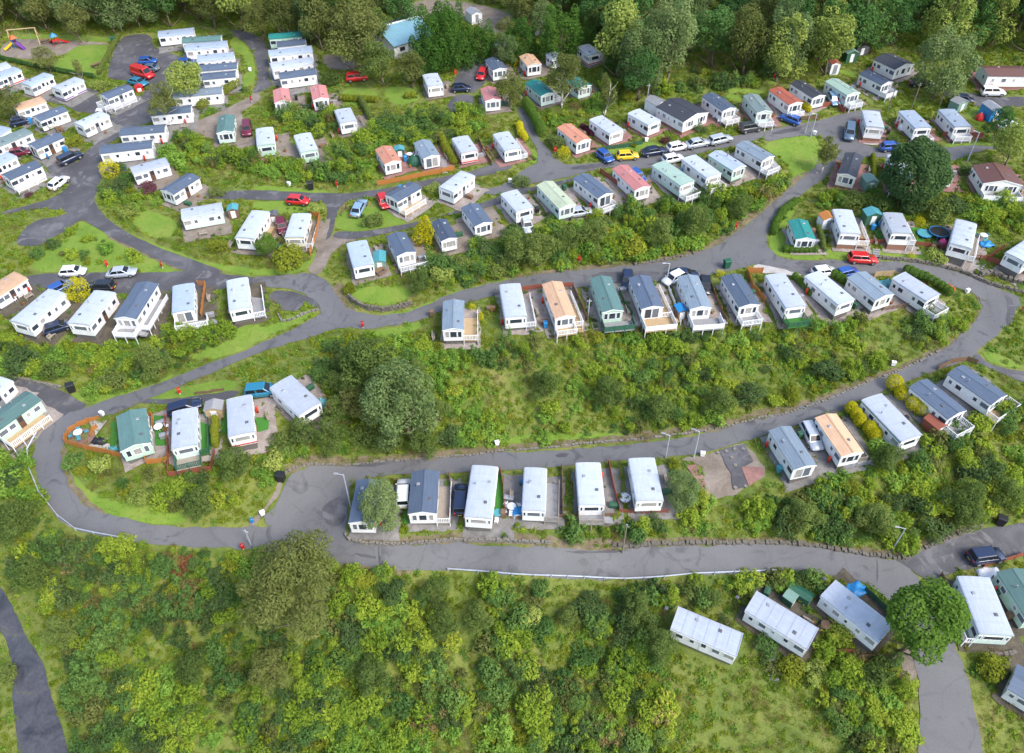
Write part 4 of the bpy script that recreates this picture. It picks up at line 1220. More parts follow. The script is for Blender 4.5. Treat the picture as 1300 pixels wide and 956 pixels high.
def crown_lumps(rng, kind):
    """unit crown: radius 1, base at z=0"""
    L = []
    if kind == 'round':
        L.append((0, 0, .95, .72, .72, .72))
        for i in range(15):
            a = rng.uniform(0, 2 * PI); e = rng.uniform(-.45, 1.25); r = rng.uniform(.50, .72)
            s = rng.uniform(.26, .42)
            L.append((r * math.cos(a) * math.cos(e), r * math.sin(a) * math.cos(e), .95 + .78 * math.sin(e), s, s, s * .85))
    elif kind == 'broad':
        L.append((0, 0, .8, .6, .6, .55))
        for i in range(22):
            a = rng.uniform(0, 2 * PI); e = rng.uniform(-.5, 1.4); r = rng.uniform(.45, .88)
            s = rng.uniform(.18, .38)
            L.append((r * math.cos(a) * math.cos(e), r * math.sin(a) * math.cos(e), .85 + .95 * math.sin(e) * rng.uniform(.7, 1.1), s, s, s * .8))
    elif kind == 'airy':
        for i in range(24):
            a = rng.uniform(0, 2 * PI); z = rng.uniform(.25, 2.1); r = rng.uniform(.1, .78) * (1.1 - abs(z - 1) / 1.5)
            s = rng.uniform(.16, .32)
            L.append((r * math.cos(a), r * math.sin(a), z, s, s, s * 1.25))
    elif kind == 'tall':
        for i in range(26):
            z = rng.uniform(.15, 2.5); a = rng.uniform(0, 2 * PI)
            r = .88 * (1 - (z / 2.9) ** 2.4) * rng.uniform(.45, 1.1); s = rng.uniform(.24, .42) * (1.2 - z / 4)
            L.append((r * math.cos(a), r * math.sin(a), z, s, s, s * 1.1))
    elif kind == 'greytall':
        L.append((0, 0, 1.15, .62, .62, .85))
        for i in range(34):
            z = rng.uniform(.25, 2.2); a = rng.uniform(0, 2 * PI)
            r = .82 * math.sqrt(max(.02, 1 - ((z - 1.05) / 1.25) ** 2)) * rng.uniform(.7, 1.05); s = rng.uniform(.2, .34)
            L.append((r * math.cos(a), r * math.sin(a), z, s, s, s * 1.05))
    elif kind == 'column':
        L.append((0, 0, .9, .74, .74, .95))
        for i in range(40):
            z = rng.uniform(.15, 2.15); a = rng.uniform(0, 2 * PI)
            r = .84 * math.sqrt(max(.03, 1 - (max(0, z - .7) / 1.65) ** 2)) * rng.uniform(.8, 1.03); s = rng.uniform(.13, .22)
            L.append((r * math.cos(a), r * math.sin(a), z, s, s, s * 1.9))
    elif kind == 'cone':
        for i in range(22):
            z = rng.uniform(.1, 2.6); a = rng.uniform(0, 2 * PI)
            r = .85 * (1 - (z / 2.9) ** 1.6) * rng.uniform(.55, 1.05); s = .20 + .22 * (1 - z / 2.9)
            L.append((r * math.cos(a), r * math.sin(a), z, s, s, s * 1.5))
    elif kind == 'bush':
        L.append((0, 0, .4, .6, .6, .5))
        for i in range(9):
            a = rng.uniform(0, 2 * PI); r = rng.uniform(.3, .75); s = rng.uniform(.25, .45)
            L.append((r * math.cos(a), r * math.sin(a), rng.uniform(.25, .75), s, s, s * .9))
    elif kind == 'spray':
        for i in range(16):
            a = rng.uniform(0, 2 * PI); r = rng.uniform(.05, .85); s = rng.uniform(.14, .28)
            L.append((r * math.cos(a), r * math.sin(a), rng.uniform(.2, .95) * (1.15 - r * .5), s, s, s * 1.2))
    elif kind == 'mound':
        for i in range(12):
            a = rng.uniform(0, 2 * PI); r = rng.uniform(.0, .8); s = rng.uniform(.2, .36)
            L.append((r * math.cos(a), r * math.sin(a), rng.uniform(.08, .34), s, s, s * .8))
    elif kind == 'dome':
        L.append((0, 0, .85, .92, .92, .92))
        for i in range(14):
            a = rng.uniform(0, 2 * PI); e = rng.uniform(-.3, 1.3); s = rng.uniform(.2, .3)
            L.append((.82 * math.cos(a) * math.cos(e), .82 * math.sin(a) * math.cos(e), .85 + .80 * math.sin(e), s, s, s))
    return np.array(L)

def crown_mesh(name, seed, kind, n, size, m, **kw):
    rng = np.random.default_rng(seed)
    v, f = leaves(rng, crown_lumps(rng, kind), n, size, **kw)
    return np_mesh(name, v, f, m)

def trunk_mesh(seed, kind, bark):
    """unit trunk with limbs reaching into the crown; radius 1 crown starting at z=0; goes down to z=-1"""
    rng = np.random.default_rng(seed)
    b = MB()
    top = dict(round=1.2, broad=1.1, airy=1.9, tall=2.1, cone=2.4, dome=1.1).get(kind, 1.1)
    r = .075
    pts = [np.array([0, 0, -1.6])]
    for i in range(5):
        q = pts[-1].copy(); q[:2] += rng.normal(0, .05, 2); q[2] += (top + 1.6) / 5
        pts.append(q)
    for i in range(5):
        b.tube(pts[i], pts[i + 1], r * (1 - i / 6), r * (1 - (i + 1) / 6), 7)
    for i in range(9):
        k = rng.integers(1, 5); a = rng.uniform(0, 2 * PI); l = rng.uniform(.4, .75)
        p = pts[k]
        q = p + np.array([math.cos(a) * l, math.sin(a) * l, rng.uniform(.25, .6)])
        b.tube(p, q, r * .42, r * .12, 5)
        q2 = q + np.array([math.cos(a + .6) * l * .4, math.sin(a + .6) * l * .4, .25])
        b.tube(q, q2, r * .13, r * .05, 4)
    return b.mesh('trunk', bark, True)

TREE_KIND = {  # crown shape, leaves, unit leaf size, colour, height of the crown base in crown radii, bark
 'oak': ('round', 4600, .115, 'olive', .55, 'bark', {}),
 'ash': ('broad', 5200, .105, 'green', .5, 'bark', {}),
 'sycamore': ('round', 7500, .105, 'bright', .45, 'bark', dict(droop=.25)),
 'darkoak': ('broad', 4200, .095, 'deep', .5, 'bark', {}),
 'willowtree': ('broad', 11000, .08, 'willow', .25, 'bark', dict(droop=.22, aspect=.36, inner=.55)),
 'greyash': ('greytall', 9000, .085, 'greygreen', .25, 'bark', dict(inner=.55)),
 'birch': ('airy', 3600, .105, 'willow', .7, 'birchbark', dict(droop=.35, aspect=.45, inner=.4)),
 'paletree': ('broad', 4600, .09, 'willow', .4, 'bark', dict(droop=.2, inner=.6)),
 'oliveash': ('tall', 4600, .10, 'olive', .35, 'bark', dict(droop=.15, inner=.6)),
 'deepash': ('tall', 4600, .10, 'deep', .35, 'bark', dict(droop=.15, inner=.6)),
 'cypress': ('cone', 3800, .10, 'bright', .06, 'bark', dict(droop=.3, aspect=.45)),
 'conifer': ('column', 8000, .085, 'conifer', .02, 'bark', dict(droop=.2, inner=.75, orient=.65)),
 'topiary': ('dome', 11000, .115, 'topiary', .4, 'bark', dict(orient=.6, inner=.85)),
 'goldcone': ('cone', 3600, .13, 'gold', .02, 'bark', dict(droop=.1, inner=.8)),
 'goldball': ('dome', 2200, .10, 'gold', .0, 'bark', dict(inner=.85)),
 'shrubtall': ('broad', 3600, .10, 'green', .05, 'bark', dict(inner=.6)),
 'shrubblue': ('bush', 1500, .15, 'blue', 0, 'bark', dict(inner=.6)),
 'shrubgreen': ('bush', 1500, .15, 'green', 0, 'bark', dict(inner=.6)),
 'shrublime': ('bush', 1500, .15, 'lime', 0, 'bark', dict(inner=.6)),
 'shrubolive': ('bush', 1500, .15, 'olive', 0, 'bark', dict(inner=.6)),
 'shrubrust': ('bush', 1300, .15, 'rust', 0, 'bark', dict(inner=.5)),
 'spreadbirch': ('broad', 5200, .095, 'willow', .75, 'birchbark', dict(droop=.3, aspect=.42, inner=.45)),
 'shrubpurple': ('bush', 1100, .15, 'purple', 0, 'bark', dict(inner=.6)),
}
HGT = dict(column=2.3, greytall=2.3, round=1.75, broad=1.85, airy=2.3, tall=2.75, cone=2.85, dome=1.8, bush=1.05)
TN = {}
def tree(cpx, cpy, rpx, kind, label, group=None, cat='tree', variant=None, hs=1.0, dens=1.0):
    """cpx, cpy: middle of the crown as photographed, rpx: half its width"""
    shape, n, ls, colr, cb, bark, kw = TREE_KIND[kind]
    z = 6.0
    H = HGT[shape]
    for _ in range(30):
        # crown middle sits (cb + H/2) radii over the ground
        xy0 = at_z([(cpx, cpy)], z)[0]
        dep = xy0[1] * _cp - (z - CAM_H) * _sp
        R = rpx * dep / FPX
        xy = at_z([(cpx, cpy)], z + R * hs * (cb + H * .5))[0]
        z += .6 * (h1(*xy) - z)
    plant(xy[0], xy[1], z, R, kind, label, group, cat, variant, hs)

def plant(x, y, z, R, kind, label, group=None, cat='tree', variant=None, hs=1.0):
    shape, n, ls, colr, cb, bark, kw = TREE_KIND[kind]
    TN[kind] = TN.get(kind, 0) + 1
    v = (TN[kind] if variant is None else variant) % 3
    key = (kind, v)
    cm = cached(('crown',) + key, lambda: crown_mesh('crown', hash(kind) % 999 + v * 17 if False else sum(map(ord, kind)) + v * 17, shape, n, ls, LEAF[colr], **kw))
    name = 'shrub' if cat in ('shrub', 'bush', 'hedge') else ('conifer_tree' if kind in ('cypress', 'conifer', 'goldcone') else 'tree')
    root = empty(name, (float(x), float(y), float(z) - .05), RND.uniform(0, 6.28), label, cat, group)
    root.scale = (R, R, R * hs)
    ob('crown', cm, root, loc=(0, 0, cb))
    tm = cached(('trunk',) + key, lambda: trunk_mesh(sum(map(ord, kind)) + v, shape, M[bark]))
    if cat != 'shrub' :
        ob('trunk', tm, root, loc=(0, 0, cb))
    else:
        ob('stem', cached('stem', lambda: MB().tube((0,0,-.3), (.05,0,.4), .05, .03).tube((0,0,0), (.3,.1,.5), .03, .015).tube((0,0,0), (-.25,.2,.5), .03, .015).mesh('stem', M['bark'])), root)
    mark(TRUNKM, x, y, R * .5)
TRUNKM = np.zeros_like(ROADM)

# ------------------------------------------------------------------ scattered growth that nobody could count (geometry nodes on point sheets)
PROTO = {}
def proto_set(key, specs):
    c = bpy.data.collections.new(key)
    for i, me in enumerate(specs):
        o = bpy.data.objects.new(f'{key}_{i}', me)
        c.objects.link(o)
    PROTO[key] = (c, len(specs))
def cm(kind, seed, n, size, leaf, **kw): return crown_mesh('growth', seed, kind, n, size, LEAF[leaf], **kw)
proto_set('growth_scrub', [cm('bush', 1, 900, .19, 'scrub', inner=.55), cm('bush', 2, 900, .18, 'scrubdark', inner=.55), cm('spray', 3, 800, .18, 'scrub', inner=.4, droop=.1), cm('spray', 4, 800, .18, 'scrubdark', inner=.4),
   cm('bush', 5, 900, .19, 'nettle', inner=.55), cm('mound', 6, 420, .20, 'lime', inner=.5), cm('bush', 7, 760, .16, 'blue', inner=.55), cm('spray', 8, 520, .18, 'willow', inner=.4, droop=.2),
   cm('spray', 9, 420, .22, 'dry', inner=.3, aspect=.22), cm('mound', 10, 700, .20, 'nettle', inner=.5), cm('greytall', 15, 900, .17, 'scrubdark', inner=.5), cm('round', 16, 900, .17, 'scrub', inner=.5)])
proto_set('growth_weed', [cm('mound', 11, 150, .30, 'weed', inner=.4), cm('mound', 12, 150, .28, 'nettle', inner=.4), cm('mound', 13, 150, .26, 'weed', inner=.4, aspect=.3), cm('mound', 14, 120, .30, 'grass', inner=.3, aspect=.22, orient=.2), cm('spray', 15, 90, .24, 'dry', inner=.3, aspect=.25), cm('mound', 16, 150, .28, 'scrub', inner=.4)])
proto_set('growth_grass', [cm('mound', 21, 90, .42, 'grass', inner=.2, aspect=.16, orient=.15), cm('mound', 22, 90, .40, 'grass', inner=.2, aspect=.16, orient=.15), cm('mound', 23, 80, .38, 'weed', inner=.2, aspect=.2, orient=.2)])
proto_set('growth_hedge', [cm('dome', 31, 460, .16, 'green', inner=.8), cm('dome', 32, 460, .16, 'bright', inner=.8)])
proto_set('growth_goldhedge', [cm('dome', 33, 480, .15, 'gold', inner=.8), cm('dome', 34, 480, .15, 'lime', inner=.8)])

def growth(name, pts, scl, idx, key, label, cat):
    """pts (n,3), scl (n,3)"""
    if len(pts) == 0: return
    n = len(pts)
    me = bpy.data.meshes.new(name)
    me.vertices.add(n)
    me.vertices.foreach_set('co', np.asarray(pts, np.float32).ravel())
    a = me.attributes.new('scl', 'FLOAT_VECTOR', 'POINT'); a.data.foreach_set('vector', np.asarray(scl, np.float32).ravel())
    rot = np.zeros((n, 3), np.float32); rot[:, 2] = NR.uniform(0, 6.28, n); rot[:, :2] = NR.normal(0, .12, (n, 2))
    a = me.attributes.new('rot', 'FLOAT_VECTOR', 'POINT'); a.data.foreach_set('vector', rot.ravel())
    a = me.attributes.new('idx', 'INT', 'POINT'); a.data.foreach_set('value', np.asarray(idx, np.int32))
    me.update()
    o = ob(name, me)
    tag(o, label, cat, None, 'stuff')
    ng = bpy.data.node_groups.new(name, 'GeometryNodeTree')
    ng.interface.new_socket('Geometry', in_out='INPUT', socket_type='NodeSocketGeometry')
    ng.interface.new_socket('Geometry', in_out='OUTPUT', socket_type='NodeSocketGeometry')
    N, L = ng.nodes, ng.links
    gi, go = N.new('NodeGroupInput'), N.new('NodeGroupOutput')
    ci = N.new('GeometryNodeCollectionInfo')
    ci.inputs['Collection'].default_value = PROTO[key][0]
    ci.inputs['Separate Children'].default_value = True
    ci.inputs['Reset Children'].default_value = True
    ip = N.new('GeometryNodeInstanceOnPoints')
    ip.inputs['Pick Instance'].default_value = True
    def att(nm, ty):
        x = N.new('GeometryNodeInputNamedAttribute'); x.data_type = ty; x.inputs[0].default_value = nm
        return x.outputs[0]
    L.new(gi.outputs[0], ip.inputs['Points'])
    L.new(ci.outputs[0], ip.inputs['Instance'])
    L.new(att('idx', 'INT'), ip.inputs['Instance Index'])
    e2r = N.new('FunctionNodeEulerToRotation')
    L.new(att('rot', 'FLOAT_VECTOR'), e2r.inputs[0])
    L.new(e2r.outputs[0], ip.inputs['Rotation'])
    L.new(att('scl', 'FLOAT_VECTOR'), ip.inputs['Scale'])
    L.new(ip.outputs[0], go.inputs[0])
    md = o.modifiers.new('growth', 'NODES')
    md.node_group = ng
    return o

def vnoise(x, y, s, seed):
    """cheap smooth value noise 0..1"""
    r = np.random.default_rng(seed)
    g = r.random((64, 64))
    fx, fy = (np.asarray(x) / s + 500) % 63, (np.asarray(y) / s + 500) % 63
    i, j = fx.astype(int), fy.astype(int)
    a, b = fx - i, fy - j
    a, b = a * a * (3 - 2 * a), b * b * (3 - 2 * b)
    return (g[j, i] * (1 - a) + g[j, (i + 1) % 64] * a) * (1 - b) + (g[(j + 1) % 64, i] * (1 - a) + g[(j + 1) % 64, (i + 1) % 64] * a) * b
# ------------------------------------------------------------------ woodland along the top of the site
def pxdist_ok(used, x, y, d):
    return all((x - a) ** 2 + (y - b) ** 2 > d * d for a, b in used)
WMARK = [(60,'behind the playground swings'),(150,'right behind the playground lawn'),(230,'above the car park'),(320,'above the left caravan stack'),(400,'above the right caravan stack'),(470,'left of the blue hall roof'),(560,'at the left of the bare field'),(700,'behind the conifer screen'),(800,'behind the bright conifer'),(870,'above the two brick skirted caravans'),(930,'above the charcoal bungalow'),(1000,'above the upper lane end'),(1070,'at the left of the dark corner'),(1140,'behind the charcoal cottage'),(1220,'behind the loop tree'),(1290,'behind the long brown bungalow'),(9999,'beyond the right edge')]
WOOD = [
 ([(-90,-70),(430,-70),(420,18),(395,26),(330,26),(290,6),(205,4),(185,14),(120,10),(0,14),(-90,20)], ['oak','paletree','ash','darkoak','greyash','paletree'], 5.2, 'woodland tree in the belt behind the playground and caravan stacks'),
 ([(390,-70),(540,-70),(520,10),(500,30),(480,55),(455,62),(425,40),(400,30)], ['paletree','ash','darkoak','paletree'], 5.6, 'woodland tree in the belt left of the bare earth field'),
 ([(640,-70),(800,-70),(800,30),(765,30),(740,8),(650,5),(640,-10)], ['darkoak','ash','paletree'], 5.6, 'dark woodland tree behind the clipped conifers at top centre'),
 ([(780,-70),(1010,-70),(1060,40),(1040,52),(1000,60),(955,62),(900,62),(862,70),(812,82),(780,70),(790,30)], ['greyash','paletree','oak','darkoak','greyash','paletree'], 6.2, 'tall pale green woodland tree above the upper lane'),
 ([(1000,-70),(1400,-70),(1400,28),(1250,24),(1225,40),(1150,30),(1075,42),(1050,38)], ['deepash','darkoak','deepash','oliveash'], 6.0, 'tall dark woodland tree in the shaded top right corner'),
]
for poly, kinds, sp, lab in WOOD:
    a = np.array(poly); used = []
    for _ in range(2600):
        x, y = RND.uniform(a[:, 0].min(), a[:, 0].max()), RND.uniform(a[:, 1].min(), a[:, 1].max())
        if not pip(np.array([x]), np.array([y]), poly)[0]: continue
        g = at_z([(x, y)], h1(*on_ground([(x, y)])[0]) + 5)[0]
        if not pxdist_ok(used, g[0], g[1], sp): continue
        used.append((g[0], g[1]))
        kd = RND.choice(kinds); R_ = RND.uniform(3.6, 5.6); hs_ = RND.uniform(.9, 1.25)
        look_ = dict(oak='rounded olive', paletree='spreading grey green', ash='leafy mid green', darkoak='broad dark', birch='slender pale', greyash='rounded grey green', oliveash='tall olive', deepash='tall dark')[kd]
        size_ = 'big ' if R_ > 4.9 else ('small ' if R_ < 4.2 else '')
        mk = [m_ for m_ in WMARK if x < m_[0]][0][1]
        lb = f'{size_}{look_} tree in the top wood, {mk}'
        plant(g[0], g[1], h1(*g), R_, kd, lb, 'trees of the wood along the top', 'tree', None, hs_)

# ------------------------------------------------------------------ trees and bushes that stand on their own
TREES = [
 ('A1',370,100,76,'paletree','round pale green tree behind the playground'), ('A1',222,295,60,'paletree','grey green leaning tree at the near edge of the playground lawn'),
 ('A1',385,345,40,'birch','small pale birch at the corner of the playground lawn'), ('A1',505,425,52,'shrubolive','dark olive bush left of the slate blue caravan in the car park'),
 ('A1',930,405,90,'oak','round olive tree standing over the stack of caravans by the car park'), ('A1',812,500,78,'spreadbirch','pale birch leaning over the car park beside the round olive tree'),
 ('A1',32,510,78,'paletree','olive tree cut by the left edge near the slanting caravan rows'), ('A1',240,622,45,'shrubgreen','green bush between two slate blue caravans in the upper left'),
 ('A1',545,845,48,'goldball','round golden conifer beside the upper left road'), ('A1',590,830,42,'shrubgreen','dark green bush touching the golden conifer by the upper left road'),
 ('A1',605,915,42,'shrubblue','blue green bush below the golden conifer by the upper left road'), ('A1',1130,165,42,'shrubgreen','green bush at the top of the loop road'),
 ('A1',1195,345,38,'shrubolive','bush at the end of the slate blue caravan on the loop road'), ('A1',1010,210,10,'shrubgreen','tiny bush between caravans by the loop road'),
 ('A1',370,700,52,'shrublime','yellow green bush at the road edge of the slanting rows'), ('A1',895,185,22,'shrubgreen','small bush splitting the uppermost pale blue caravan'),
 ('B1',300,140,60,'oak','round tree directly above the right stack of caravans'), ('B1',520,185,135,'paletree','big grey green tree left of the blue roof'), ('B1',625,310,88,'ash','leafy mid green tree in front of the blue roof'),
 ('B1',795,345,78,'paletree','round grey green tree in front of the large conifers'), ('B1',930,170,120,'conifer','largest dark green clipped conifer of the group at top centre'), ('B1',1010,235,92,'conifer','right hand front conifer of the group at top centre'),
 ('B1',865,265,92,'conifer','left hand front conifer of the group at top centre'), ('B1',985,125,95,'conifer','rear conifer of the group at top centre'), ('B1',1150,195,88,'conifer','separate dark conifer right of the conifer group beside the track'),
 ('B1',395,390,62,'shrubgreen','green bush above the second pink roofed caravan'), ('C1',90,190,88,'conifer','tall dark conifer above the tan roofed caravan'), ('C1',285,165,112,'conifer','broad clipped conifer above the small white caravan'),
 ('C1',405,180,62,'conifer','narrow clipped conifer on the right end of the conifer screen'), ('C1',560,270,66,'conifer','bright green conifer at the foot of the top wood'), ('C1',65,312,17,'goldcone','slim golden conifer left of the tan roofed caravan'),
 ('C1',300,375,100,'spreadbirch','spreading pale birch between the two teal roofed caravans'), ('C1',25,440,78,'paletree','big grey green tree at the top of the steep lane'), ('C1',510,455,62,'birch','pale slender tree right of the second teal roofed caravan'),
 ('C1',690,350,100,'darkoak','broad dark tree above the pale caravans on the upper lane'), ('C1',610,480,50,'shrublime','yellow green bush behind the pale caravans on the upper lane'), ('C1',980,640,36,'shrubblue','blue green conifer bush in front of the charcoal roofed bungalow'),
 ('C1',255,700,60,'shrubgreen','rounded green hedge bush at the lane junction'), ('C1',300,762,34,'goldball','golden bush left of the blue car on the upper lane'), ('C1',85,900,52,'shrubgreen','clipped oval green bush on the junction island'),
 ('C1',970,425,34,'shrubblue','round dark bush behind the charcoal roofed bungalow'), ('C1',645,725,20,'shrublime','small clipped bush on the lawn by the yellow car'), ('C1',810,700,30,'shrubpurple','orange red flowering bush by the white car'),
 ('D1',915,300,130,'greyash','broad mid green tree above the right side loop'), ('D1',770,850,140,'topiary','large dense round dark green tree at the right'), ('D1',320,745,64,'birch','wispy grey green tree on the lawn by the upper right junction'),
 ('D1',1180,610,72,'darkoak','dark tree right of the third pale blue roofed caravan'), ('D1',1250,720,92,'oak','olive tree above the brown roofed bungalow'), ('D1',1215,402,32,'shrublime','round yellow green bush in front of the long brown roofed bungalow'),
 ('D1',1025,850,46,'shrubblue','blue green bush left of the brown roofed bungalow'), ('D1',330,205,112,'oak','round pale olive tree at the wood edge above the upper right row'), ('D1',480,130,100,'darkoak','dense dark tree at the wood edge above the charcoal cottage'),
 ('D1',640,690,38,'shrubgreen','clipped green bush behind the blue car on the right loop'), ('D1',1030,510,28,'shrublime','upright lime bush by the right loop'), ('D1',120,215,100,'oliveash','tall olive tree at the wood edge left of the round pale olive tree'),
 ('A2',380,580,66,'goldball','golden conifer between the first caravans of the left terrace'), ('A2',350,860,32,'shrublime','small yellow bush on the bank under the left terrace'), ('A2',85,895,66,'shrubblue','blue green bush on the bank at the far left'), ('A2',145,105,26,'shrubpurple','dark purple bush below the slate blue caravan at upper left'),
 ('A2',590,60,50,'shrubblue','blue green bush inside the upper left road fork'), ('A2',640,180,60,'shrubolive','rounded bush on the grass inside the upper left fork'), ('A2',1090,360,60,'shrublime','yellow green bush below the long pale caravan'), ('A2',740,70,60,'shrubpurple','red brown bush left of the slate blue caravan in the left fork'),
 ('A2',1085,90,46,'shrubgreen','bush by the garden right of the slate blue caravan in the left fork'),
 ('B2',865,278,62,'goldcone','tall golden yellow conifer above the centre junction'), ('B2',70,360,58,'sycamore','fresh green tree between the pair of pale caravans'), ('B2',190,420,98,'shrublime','big rounded yellow green bush above the centre junction'),
 ('B2',835,535,72,'shrubtall','leafy round bush beside the lawn above the centre junction'), ('B2',895,68,42,'shrubolive','bush between the two caravans beside the middle lane'), ('B2',945,505,74,'shrubolive','straggly brown green bush on the bank left of the thicket'), ('B2',1100,668,18,'goldball','small clipped ball bush in the garden of the first middle row caravan'),
 ('B2',1145,712,18,'goldcone','small golden column bush in the garden of the first middle row caravan'), ('B2',1060,440,62,'shrubgreen','rounded bush on the bank below the navy roofed caravan'), ('B2',1165,370,70,'shrubblue','dark bush at the left end of the upper thicket'), ('B2',1240,470,70,'shrubgreen','leafy bush at the left end of the upper thicket by the road'), ('B2',600,230,60,'shrubgreen','rounded bush on the verge below the blue hatchback'), ('B2',480,580,40,'shrublime','bright bush on the corner above the centre junction'),
 ('B2',310,170,46,'shrubolive','straggly bush on the verge beside the red car'),
 ('C2',170,385,100,'shrubtall','large grey green bush in the upper thicket'), ('C2',440,310,90,'shrubtall','tall leafy bush in the middle of the upper thicket'), ('C2',960,245,90,'shrubtall','big bush at the right of the upper thicket'), ('C2',1180,170,70,'shrubtall','round bush at the right end of the upper thicket'), ('C2',640,350,90,'shrublime','yellow green bush low in the upper thicket'),
 ('C2',455,820,56,'shrublime','yellow green bush in front of the green veranda'), ('C2',1080,500,22,'goldball','golden bush at the road end of the seventh middle row caravan'),
 ('D2',450,130,70,'shrubgreen','rounded hedge bush left above the right hairpin plots'), ('D2',560,150,70,'shrubgreen','dense hedge bush above the first right hairpin plots'), ('D2',740,150,80,'shrubblue','dark hedge bush above the right hairpin plots'), ('D2',880,180,90,'shrubgreen','broad hedge bush above the third right hairpin plot'), ('D2',780,240,28,'goldball','golden bush between the right hairpin plots'),
 ('D2',960,150,70,'shrubblue','blue green bush under the brown roofed bungalow'), ('D2',870,420,60,'shrubolive','yellowing bush on the verge of the right hairpin'), ('D2',735,412,18,'goldball','little golden ball bush on the hairpin verge'),
 ('B3',590,95,140,'ash','bright green tree at the top of the central thicket'), ('B3',735,300,176,'greyash','large olive tree dominating the left of the central thicket'), ('B3',500,285,84,'paletree','grey green tree left of the large olive tree'), ('B3',935,310,62,'ash','mid green tree right of the large olive tree'), ('B3',985,445,74,'shrubblue','dark blue green bush right below the large olive tree'),
 ('B3',560,430,80,'shrubgreen','green bush below the grey green tree in the thicket'), ('B3',640,790,104,'greyash','olive tree hanging over the first slate blue caravan in the front row'),
 ('C3',205,190,82,'shrubtall','pale yellow green round bush in the central thicket'), ('C3',520,230,90,'shrubtall','tall sprawling bush in the middle of the central thicket'), ('C3',780,310,80,'shrubtall','leafy bush on the roadside of the central thicket'), ('C3',1080,280,90,'shrubtall','leafy bush in the right half of the central thicket'), ('C3',1010,130,50,'shrubblue','small dark bush high in the central thicket'), ('C3',1230,230,80,'shrubblue','dark bush at the right of the central thicket'),
 ('C3',895,710,84,'greyash','tall grey green tree at the end of the front row'), ('C3',845,580,40,'shrublime','yellow bush beside the road at the end of the front row'),
 ('D3',140,225,54,'shrublime','yellow green bush above the right road kerb'), ('D3',320,110,90,'shrubblue','dark leafy bush in the right end of the central thicket'), ('D3',655,770,66,'shrubblue','dark round bush on the right slope'), ('D3',1130,590,80,'shrubblue','dark bush on the slope below the last caravans'), ('D3',1010,490,40,'shrublime','golden green bush below the second last right road caravan'), ('D3',1000,760,110,'shrubtall','broad leafy bush low on the right slope'), ('D3',620,560,80,'shrubtall','leafy bush below the pale roofed caravan on the right road'), ('D3',1200,740,100,'shrubtall','big leafy bush at the lower right corner of the right slope'),
 ('D3',200,850,100,'shrubtall','leafy bush on the slope above the lower road'), ('D3',420,700,60,'shrublime','yellow green bush on the slope below the tan roofed caravan'),
 ('B4',210,400,250,'willowtree','huge olive willow below the lower road'), ('B4',500,640,92,'shrubblue','dark blue green bush right below the huge willow'), ('B4',1130,570,84,'shrubtall','yellow tipped leafy bush below the lower road'), ('B4',700,440,80,'shrubblue','dark bush under the lower road right of the willow'), ('B4',580,370,70,'shrublime','yellow green bush at the road edge right of the willow'), ('B4',920,440,80,'shrubtall','leafy bush below the crash barrier end'), ('B4',600,860,110,'shrubtall','leafy bush at the foot of the lower bank'), ('B4',100,830,110,'paletree','grey green tree low on the bank under the willow'), ('B4',960,590,90,'shrubtall','green bush in the middle of the lower bank'),
 ('C4',320,560,66,'shrubtall','yellow tipped bush near the middle of the lower bank'), ('C4',660,520,90,'shrubtall','tall leafy bush left of the leftmost corner caravan'), ('C4',430,500,90,'shrubblue','dark bush in the middle of the lower bank'), ('C4',130,560,80,'shrubolive','olive bush in the lower bank left of centre'), ('C4',960,430,70,'shrubgreen','green bush above the leftmost corner caravan'), ('C4',780,700,100,'shrubtall','green bush left below the leftmost corner caravan'), ('C4',1040,480,56,'shrubtall','leafy bush at the upper end of the leftmost corner caravan'), ('C4',820,430,60,'shrubblue','dark bush by the crash barrier'),
 ('D4',780,575,196,'sycamore','large bright green tree over the lower road bend'), ('D4',150,830,90,'shrublime','rounded yellow green bush below the second corner caravan'), ('D4',270,830,80,'shrubolive','rust flecked bush below the second corner caravan'), ('D4',570,840,100,'shrubgreen','green bush below the third corner caravan'), ('D4',1150,830,90,'shrublime','yellow green bush by the path at the right bottom edge'), ('D4',1290,870,60,'shrubgreen','green bush cut by the right bottom edge'), ('D4',200,380,60,'shrubgreen','green bush at the end of the crash barrier'), ('D4',1020,50,90,'shrubtall','leafy bush above the dark side road'), ('D4',560,80,100,'shrubtall','leafy bush above the lower road bend'), ('D4',380,395,40,'shrublime','bright bush at the upper end of the third corner caravan'), ('D4',60,390,60,'shrubgreen','green bush behind the second corner caravan'),
 ('A4',945,280,52,'shrubrust','rust brown dead bush under the lower road'), ('A4',900,340,44,'shrubrust','brown withered bush in the open lower bank'),
 ('C1',10,250,60,'greyash','grey green tree left of the tall dark conifer'), ('C1',470,120,70,'ash','leafy tree above the narrow clipped conifer'), ('C1',190,90,60,'greyash','pale tree behind the broad clipped conifer'), ('B1',1270,150,60,'paletree','grey green tree on the bare field edge'),
 ('B3',410,320,90,'shrubtall','big leafy bush left of the grey green thicket tree'), ('B3',380,450,95,'shrubtall','leafy bush by the kerb at the left end of the thicket'), ('B3',445,190,80,'shrubtall','leafy bush uphill of the grey green thicket tree'), ('B3',850,480,80,'shrubtall','leafy bush under the large olive thicket tree'), ('B3',260,430,84,'shrubtall','yellowish leafy bush below the sixth left bend plot'), ('B3',170,470,84,'shrubgreen','green bush at the corner above the junction'), ('B3',680,470,84,'shrubgreen','green bush at the foot of the large olive thicket tree'), ('B3',100,560,70,'shrubolive','olive bush beside the black junction container'),
